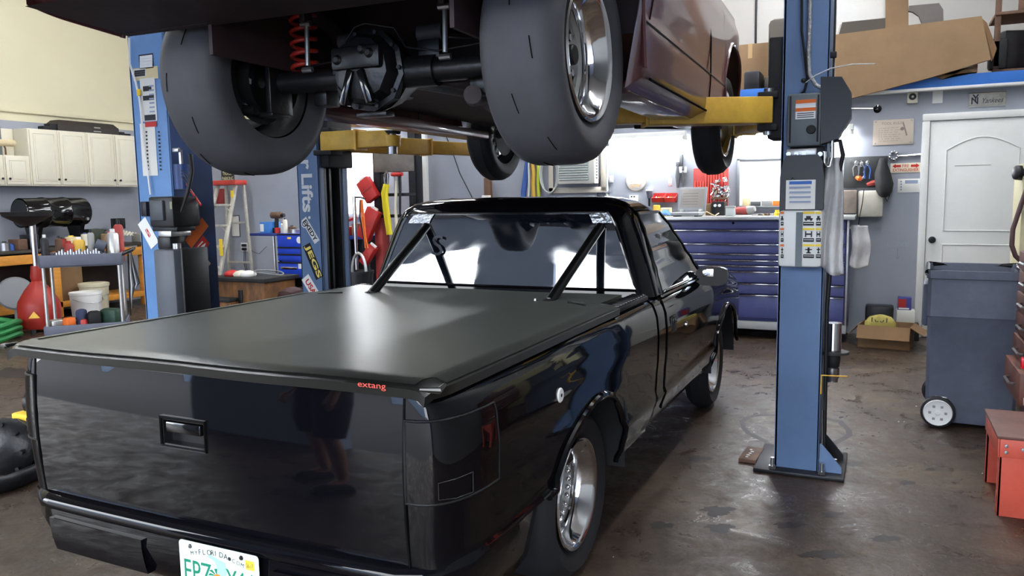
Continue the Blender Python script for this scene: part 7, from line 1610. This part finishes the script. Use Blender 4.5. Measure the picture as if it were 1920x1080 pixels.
# ---- storage deck: long carton, boxes, fender panel, panels
DZ_ = MEZ+.125
lc = thing('long_carton', 'long flat brown carton slanting off the blue storage deck', 'box', m=Mx())
yb_ = YB-.14
pts = [pY(1566, 66, yb_), pY(1840, 31, yb_), pY(1857, 112, yb_), pY(1745, 146, yb_), pY(1600, 184, yb_), pY(1566, 190, yb_)]
c0_ = pts[4]; lc.matrix_basis = Mx.Translation(c0_)
MB(basis((0, yb_, 0), (1, 0, 0), (0, 0, 1), (0, -1, 0))).prism([(p.x, p.z) for p in pts][::-1], -.03, .03).build('panel', 'cardboard', lc, smooth=0)
MB(basis((0, yb_+.02, 0), (1, 0, 0), (0, 0, 1), (0, -1, 0))).prism([(pts[1].x+.003, pts[1].z-.01), (pts[2].x+.02, pts[2].z), (pts[2].x+.05, pts[2].z+.10), (pts[1].x+.05, pts[1].z-.06)][::-1], -.10, .01).build('end_flap', 'cardboard_dark', lc, smooth=0)
MB(basis((0, yb_+.0, 0), (1, 0, 0), (0, 0, 1), (0, -1, 0))).prism([(pts[3].x+.02, DZ_+.002), (pts[2].x-.10, DZ_+.01), (pts[2].x-.10, pts[2].z-.02), (pts[3].x+.10, pts[3].z-.02)], -.12, -.035).build('underside_flap', 'cardboard', lc, smooth=0)
def dplate(name, lb, cat, poly, y, t, mt):
    P = [pY(a, b, y) for a, b in poly]; o = MB(basis((0, y, 0), (1, 0, 0), (0, 0, 1), (0, -1, 0))).prism([(p.x, p.z) for p in P][::-1], 0, t).build(name, mt, None, smooth=0); return tag(o, lb, cat)
dplate('deck_panel', 'white panel standing on the deck behind the lift post', 'panel', [(1569, -60), (1660, -60), (1660, 37), (1576, 46), (1569, 66), (1569, 160)], 7.4, .02, 'white_paint')  # plain white panel on the deck
dplate('black_foam', 'dark foam slab below the white panel on the deck', 'foam', [(1580, 45), (1660, 37), (1660, 150), (1573, 150), (1574, 66)], 7.2, .10, M('foam_dark', (84, 78, 72), .9))
dplate('tall_carton', 'tall narrow brown carton standing on the deck', 'box', [(1660, -80), (1702, -80), (1702, 150), (1660, 150)], 7.3, .28, 'cardboard')
fp = [(1704, 13), (1760, 8), (1768, 20), (1770, 150), (1735, 150), (1728, 46), (1722, 32), (1710, 24), (1703, 23)]
dplate('fender_panel', 'grey primed car fender standing on the deck', 'car panel', fp, 7.0, .06, M('primer', (98, 92, 88), .55, var=(4, .08)))
cardbox('carton', 'brown carton on the deck left of the right lift post', at((pY(1412, 150, 7.6).x, 7.6, DZ_)), (.62, .55, pY(1412, 84, 7.4).z-DZ_), 'cardboard')
slab('dark_carton', 'dark flat bundle on the deck in front of the left carton', 'bundle', (pY(1398, 160, 6.7).x, 6.55, DZ_), (pY(1428, 160, 6.7).x, 6.9, pY(1430, 132, 6.6).z), 'dark_metal', .03)
ct2 = thing('car_seat', 'dark car seat standing on the deck against the lift post', 'seat', (pY(1466, 150, 7.0).x, 7.0, DZ_)); q_ = pY(1463, 36, 7.0); MB(at((pY(1464, 150, 7.0).x, 7.0, DZ_))).box((-.14, -.1, 0), (.16, .12, q_.z-DZ_), .06).build('backrest', 'foam_dark', ct2); MB(at((pY(1464, 150, 7.0).x, 6.85, DZ_))).box((-.16, -.15, 0), (.16, .12, .2), .05).build('cushion', 'foam_dark', ct2); q_ = pY(1463, 80, 6.89); MB().box((q_.x-.06, 6.88, q_.z-.03), (q_.x+.04, 6.9, q_.z+.03), .003).build('label', 'aged_paper', ct2)
# clutter at the far right of the deck
random.seed(31)
rack = thing('storage_rack', 'orange brown timber rack full of dark parts at the right end of the deck', 'rack', (pY(1890, 130, 6.6).x, 6.8, DZ_))
rx0 = pY(1862, 100, 6.5).x
for xx in (rx0, rx0+.30): MB().box((xx, 6.45, DZ_), (xx+.05, 6.5, 4.2), .004).build('post', 'orange_wood' if xx > rx0 else 'brown', rack)
for zz_ in (DZ_+.02, pY(1880, 30, 6.5).z, pY(1880, -40, 6.5).z): MB().box((rx0, 6.43, zz_), (XR-.02, 7.0, zz_+.03), .004).build('shelf', 'brown', rack)
for i, (a, b_, w_, h_, mt, lb) in enumerate(((1868, 110, .16, .30, 'black_rough', 'tall dark part standing on the deck rack, left'), (1885, 115, .22, .38, 'dark_metal', 'dark crumpled part bag on the deck rack'), (1902, 70, .16, .16, 'strap_blue', 'blue bundle on the deck rack'), (1876, 60, .10, .12, 'paper', 'white cup shape on the deck rack'), (1908, 120, .18, .24, 'brown', 'brown box low on the deck rack'), (1880, 10, .30, .26, 'brown', 'brown folded part on the upper rack shelf'))):
    q_ = pY(a, b_, 6.6); zb2 = DZ_+.052 if b_ > 40 else pY(1880, 30, 6.5).z+.032
    z0 = DZ_+.055 if i in (0, 1, 4) else (pY(1880, 30, 6.5).z+.035 if i == 5 else DZ_+.055+(.0 if i > 3 else .0))
    tag(MB(at((q_.x+.05*i, 6.52+.09*(i % 5), z0), i*.4)).box((-w_/2, -.07, 0), (w_/2, .07, h_), .03).build(('part_bundle', 'part_bag', 'blue_bundle', 'white_cup', 'brown_box', 'folded_part')[i], mt), lb, 'part', 'parts on the deck rack')
# ---- steel shim plate beside the right post
pl_ = thing('wood_shim', 'thin brown plywood shim with paint spots at the foot of the right lift post', 'shim', (1.2, 1.75, 0)); MB(basis((1.13, 1.62, .0005), (1, -.06, 0), (.06, 1, 0))).box((0, 0, 0), (.095, .24, .022), .002).build('board', M('ply', (110, 82, 66), .7, var=(9, .3)), pl_)
for k_ in range(5): MB().lathe([(0, .0235), (.008+.003*(k_ % 2), .023), (.01, .022)], (1.17+.02*random.random(), 1.66+.035*k_, 0), (0, 0, 1), 8).build('paint_spot', 'white_plain', pl_)

# ================================================================== PERSON STANDING BY THE DOOR (seen mirrored in the tailgate)
M('skin', (176, 128, 104), .55, var=(8, .06)); M('shirt_dark', (34, 36, 46), .85); M('shorts_dark', (40, 42, 52), .85); M('hair_dark', (38, 28, 22), .7); M('shoe_dark', (30, 30, 32), .7)
PM_ = at((-.62, -2.72, 0), R(25))
pers = thing('person', 'person in dark shirt and shorts standing near the open bay door', 'person', m=PM_)
VS = []; ED = []; RD = []
def jv(p, r, a=None):
    VS.append(p); RD.append(r)
    if a is not None: ED.append((a, len(VS)-1))
    return len(VS)-1
pel = jv((0, 0, .94), (.15, .11)); sp = jv((0, -.01, 1.12), (.145, .105), pel); chs = jv((0, 0, 1.32), (.165, .11), sp); nb = jv((0, .0, 1.46), (.07, .06), chs); nk = jv((0, .015, 1.53), (.055, .055), nb); hd0 = jv((0, .03, 1.62), (.075, .09), nk); jv((0, .03, 1.71), (.065, .08), hd0)
for s in (-1, 1):
    hp = jv((s*.095, 0, .86), (.088, .088), pel); kn = jv((s*.13, .03*s+.02, .49), (.058, .06), hp); cf_ = jv((s*.15, -.01+.03*s, .34), (.056, .06), kn); an = jv((s*.17, -.02+.05*s, .09), (.036, .04), cf_); jv((s*.19, .10+.05*s, .045), (.042, .035), an)
    shd = jv((s*.185, 0, 1.40), (.06, .06), chs); el = jv((s*.25, -.03, 1.13), (.042, .042), shd); wr = jv((s*.26, .08, .90), (.028, .026), el); pa = jv((s*.265, .11, .83), (.038, .02), wr)
    for k_ in range(4): f1 = jv((s*(.265+.018*(k_-1.5)), .125, .775-.004*abs(k_-1.5)), (.0085, .0085), pa); jv((s*(.262+.016*(k_-1.5)), .115+.006*k_, .735+.006*abs(k_-1)), (.0075, .0075), f1)
    t1 = jv((s*.235, .125, .82), (.010, .010), pa); jv((s*.225, .135, .785), (.009, .009), t1)
me = bpy.data.meshes.new('body'); me.from_pydata(VS, ED, []); body = bpy.data.objects.new('body', me); COL.objects.link(body); body.parent = pers; me.materials.append(MATS['skin'])
sk = body.modifiers.new('skin', 'SKIN'); sk.use_smooth_shade = True
for i, d in enumerate(me.skin_vertices[0].data): d.radius = RD[i]; d.use_root = (i == 0)
sb = body.modifiers.new('sub', 'SUBSURF'); sb.levels = 2; sb.render_levels = 2
def cring(z, rx, ry, cx=0, cy=0, n=20): return [(cx+rx*math.cos(2*PI*i/n), cy+ry*math.sin(2*PI*i/n), z) for i in range(n)]
sh_ = MB(PM_).loft([cring(.86, .185, .145), cring(1.0, .18, .14), cring(1.15, .175, .135), cring(1.32, .20, .14), cring(1.42, .19, .12), cring(1.49, .09, .085, 0, .005)], caps=False)
shirt = sh_.build('shirt', 'shirt_dark', pers, smooth=80, sol=.006)
for s in (-1, 1):
    MB(PM_).loft([cring(1.43, .075, .075, s*.17), cring(1.34, .078, .075, s*.205, -.005), cring(1.20, .072, .07, s*.238, -.02)], caps=False).build('sleeve', 'shirt_dark', shirt, smooth=80, sol=.005)
    MB(PM_).loft([cring(.92, .105, .125, s*.085), cring(.80, .11, .12, s*.10, .005), cring(.62, .095, .10, s*.118, .02), cring(.50, .092, .095, s*.13, .02+.03*s)], caps=False).build('shorts_leg', 'shorts_dark', pers, smooth=80, sol=.006)
    MB(PM_).loft([[(s*.185+x*1.0, .07+.05*s+y, z) for x, y, z in ((-.045*k, -.12*k, h), (.045*k, -.12*k, h), (.05*k, .05*k, h), (.02*k, .13*k, h), (-.03*k, .13*k, h), (-.05*k, .05*k, h))] for k, h in ((1, .0), (1.02, .03), (.9, .06), (.6, .085))]).build('shoe', 'shoe_dark', pers, smooth=60)
    MB(PM_).sphere((s*.032, .112, 1.645), .011, n=10, k=6).build('eye', 'white_plain', pers); MB(PM_).sphere((s*.032, .121, 1.645), .005, n=8, k=5).build('iris', 'ink', pers)
    MB(PM_).sphere((s*.080, .02, 1.635), .022, (.4, .8, 1.2), 8, 6).build('ear', 'skin', pers)
MB(PM_).sphere((0, .128, 1.615), .016, (.8, 1, 1.3), 8, 6).build('nose', 'skin', pers); MB(PM_).sphere((0, .112, 1.575), .022, (1.1, .4, .35), 10, 6).build('mouth', M('lips', (150, 84, 76), .5), pers)
MB(PM_).sphere((0, .015, 1.68), .098, (.90, 1.05, .85), 18, 10).build('hair', 'hair_dark', pers)

# ================================================================== LAMPS
def shop_light(label, c, L_, axis='x', power=26., two=True, group='fluorescent shop lights'):
    t = thing('shop_light', label, 'lamp', c, group=group)
    x, y, z = c
    ux = V((1, 0, 0)) if axis == 'x' else V((0, 1, 0)); uy = V((0, 1, 0)) if axis == 'x' else V((1, 0, 0))
    Bm = basis(c, ux, uy, (0, 0, 1))
    MB(Bm).prism([(0, 0)], 0, 0) if False else None
    hs = MB(Bm); hs.box((-L_/2, -.045, .0), (L_/2, .045, .055), .006); hs.box((-L_/2, -.08, -.004), (L_/2, .08, .004), .002)
    hs.build('housing', 'white_paint', t)
    em = M('tube_glow_%d' % int(power), (255, 255, 255), .4, emit=((246, 250, 255), power))
    for o_ in ((-.045, .045) if two else (0,)):
        MB(Bm).cyl((-L_/2+.03, o_, -.026), (L_/2-.03, o_, -.026), .016, n=12).build('tube', em, t)
    for s_ in (-1, 1): MB(Bm).box((s_*(L_/2-.03), -.065, -.045), (s_*L_/2, .065, .0), .004).build('end_cap', 'white_paint', t)
    return t
fa0 = pY(1140, 268, YB-.12); fa1 = pY(1286, 262, YB-.12)
shop_light('fluorescent light on the back wall beside the air conditioner, left of the pair', ((fa0.x+fa1.x)/2, YB-.12, 2.16), fa1.x-fa0.x, 'x', 42)
fb0 = pY(1372, 258, YB-.12); fb1 = pY(1600, 255, YB-.12)
shop_light('fluorescent light above the whiteboard, running behind the right lift post', ((fb0.x+fb1.x)/2, YB-.12, 2.14), fb1.x-fb0.x, 'x', 42)
shop_light('fluorescent light over the bright pane near the shop press', (pY(668, 280, YB-.15).x, YB-.15, 2.40), 1.1, 'x', 30)
for i, (xx, yy) in enumerate(((-6.4, .6), (-6.4, 3.6), (-3.4, .4), (-3.2, 3.9), (1.9, .6), (1.9, 4.2), (-.6, 5.2), (.8, 7.6), (-4.5, 7.6))):  # the last two are added to brighten the wall above the deck
    shop_light('long ceiling light ' + ('above the waste-oil tank in the left bay', 'above the workbench in the left bay', 'between the left bay posts near the door', 'above the wooden stand', 'above the red steel stand', 'above the black rolling bin', 'above the low wooden shelf', 'added to light the upper wall, above the fender on the storage deck', 'added to light the upper wall, above the far end of the storage deck')[i] + ', over the frame', (xx, yy, 4.9), 2.4 if i < 7 else 1.8, 'y', (28, 28, 36, 36, 62, 62, 50, 50, 34)[i], group='ceiling shop lights')
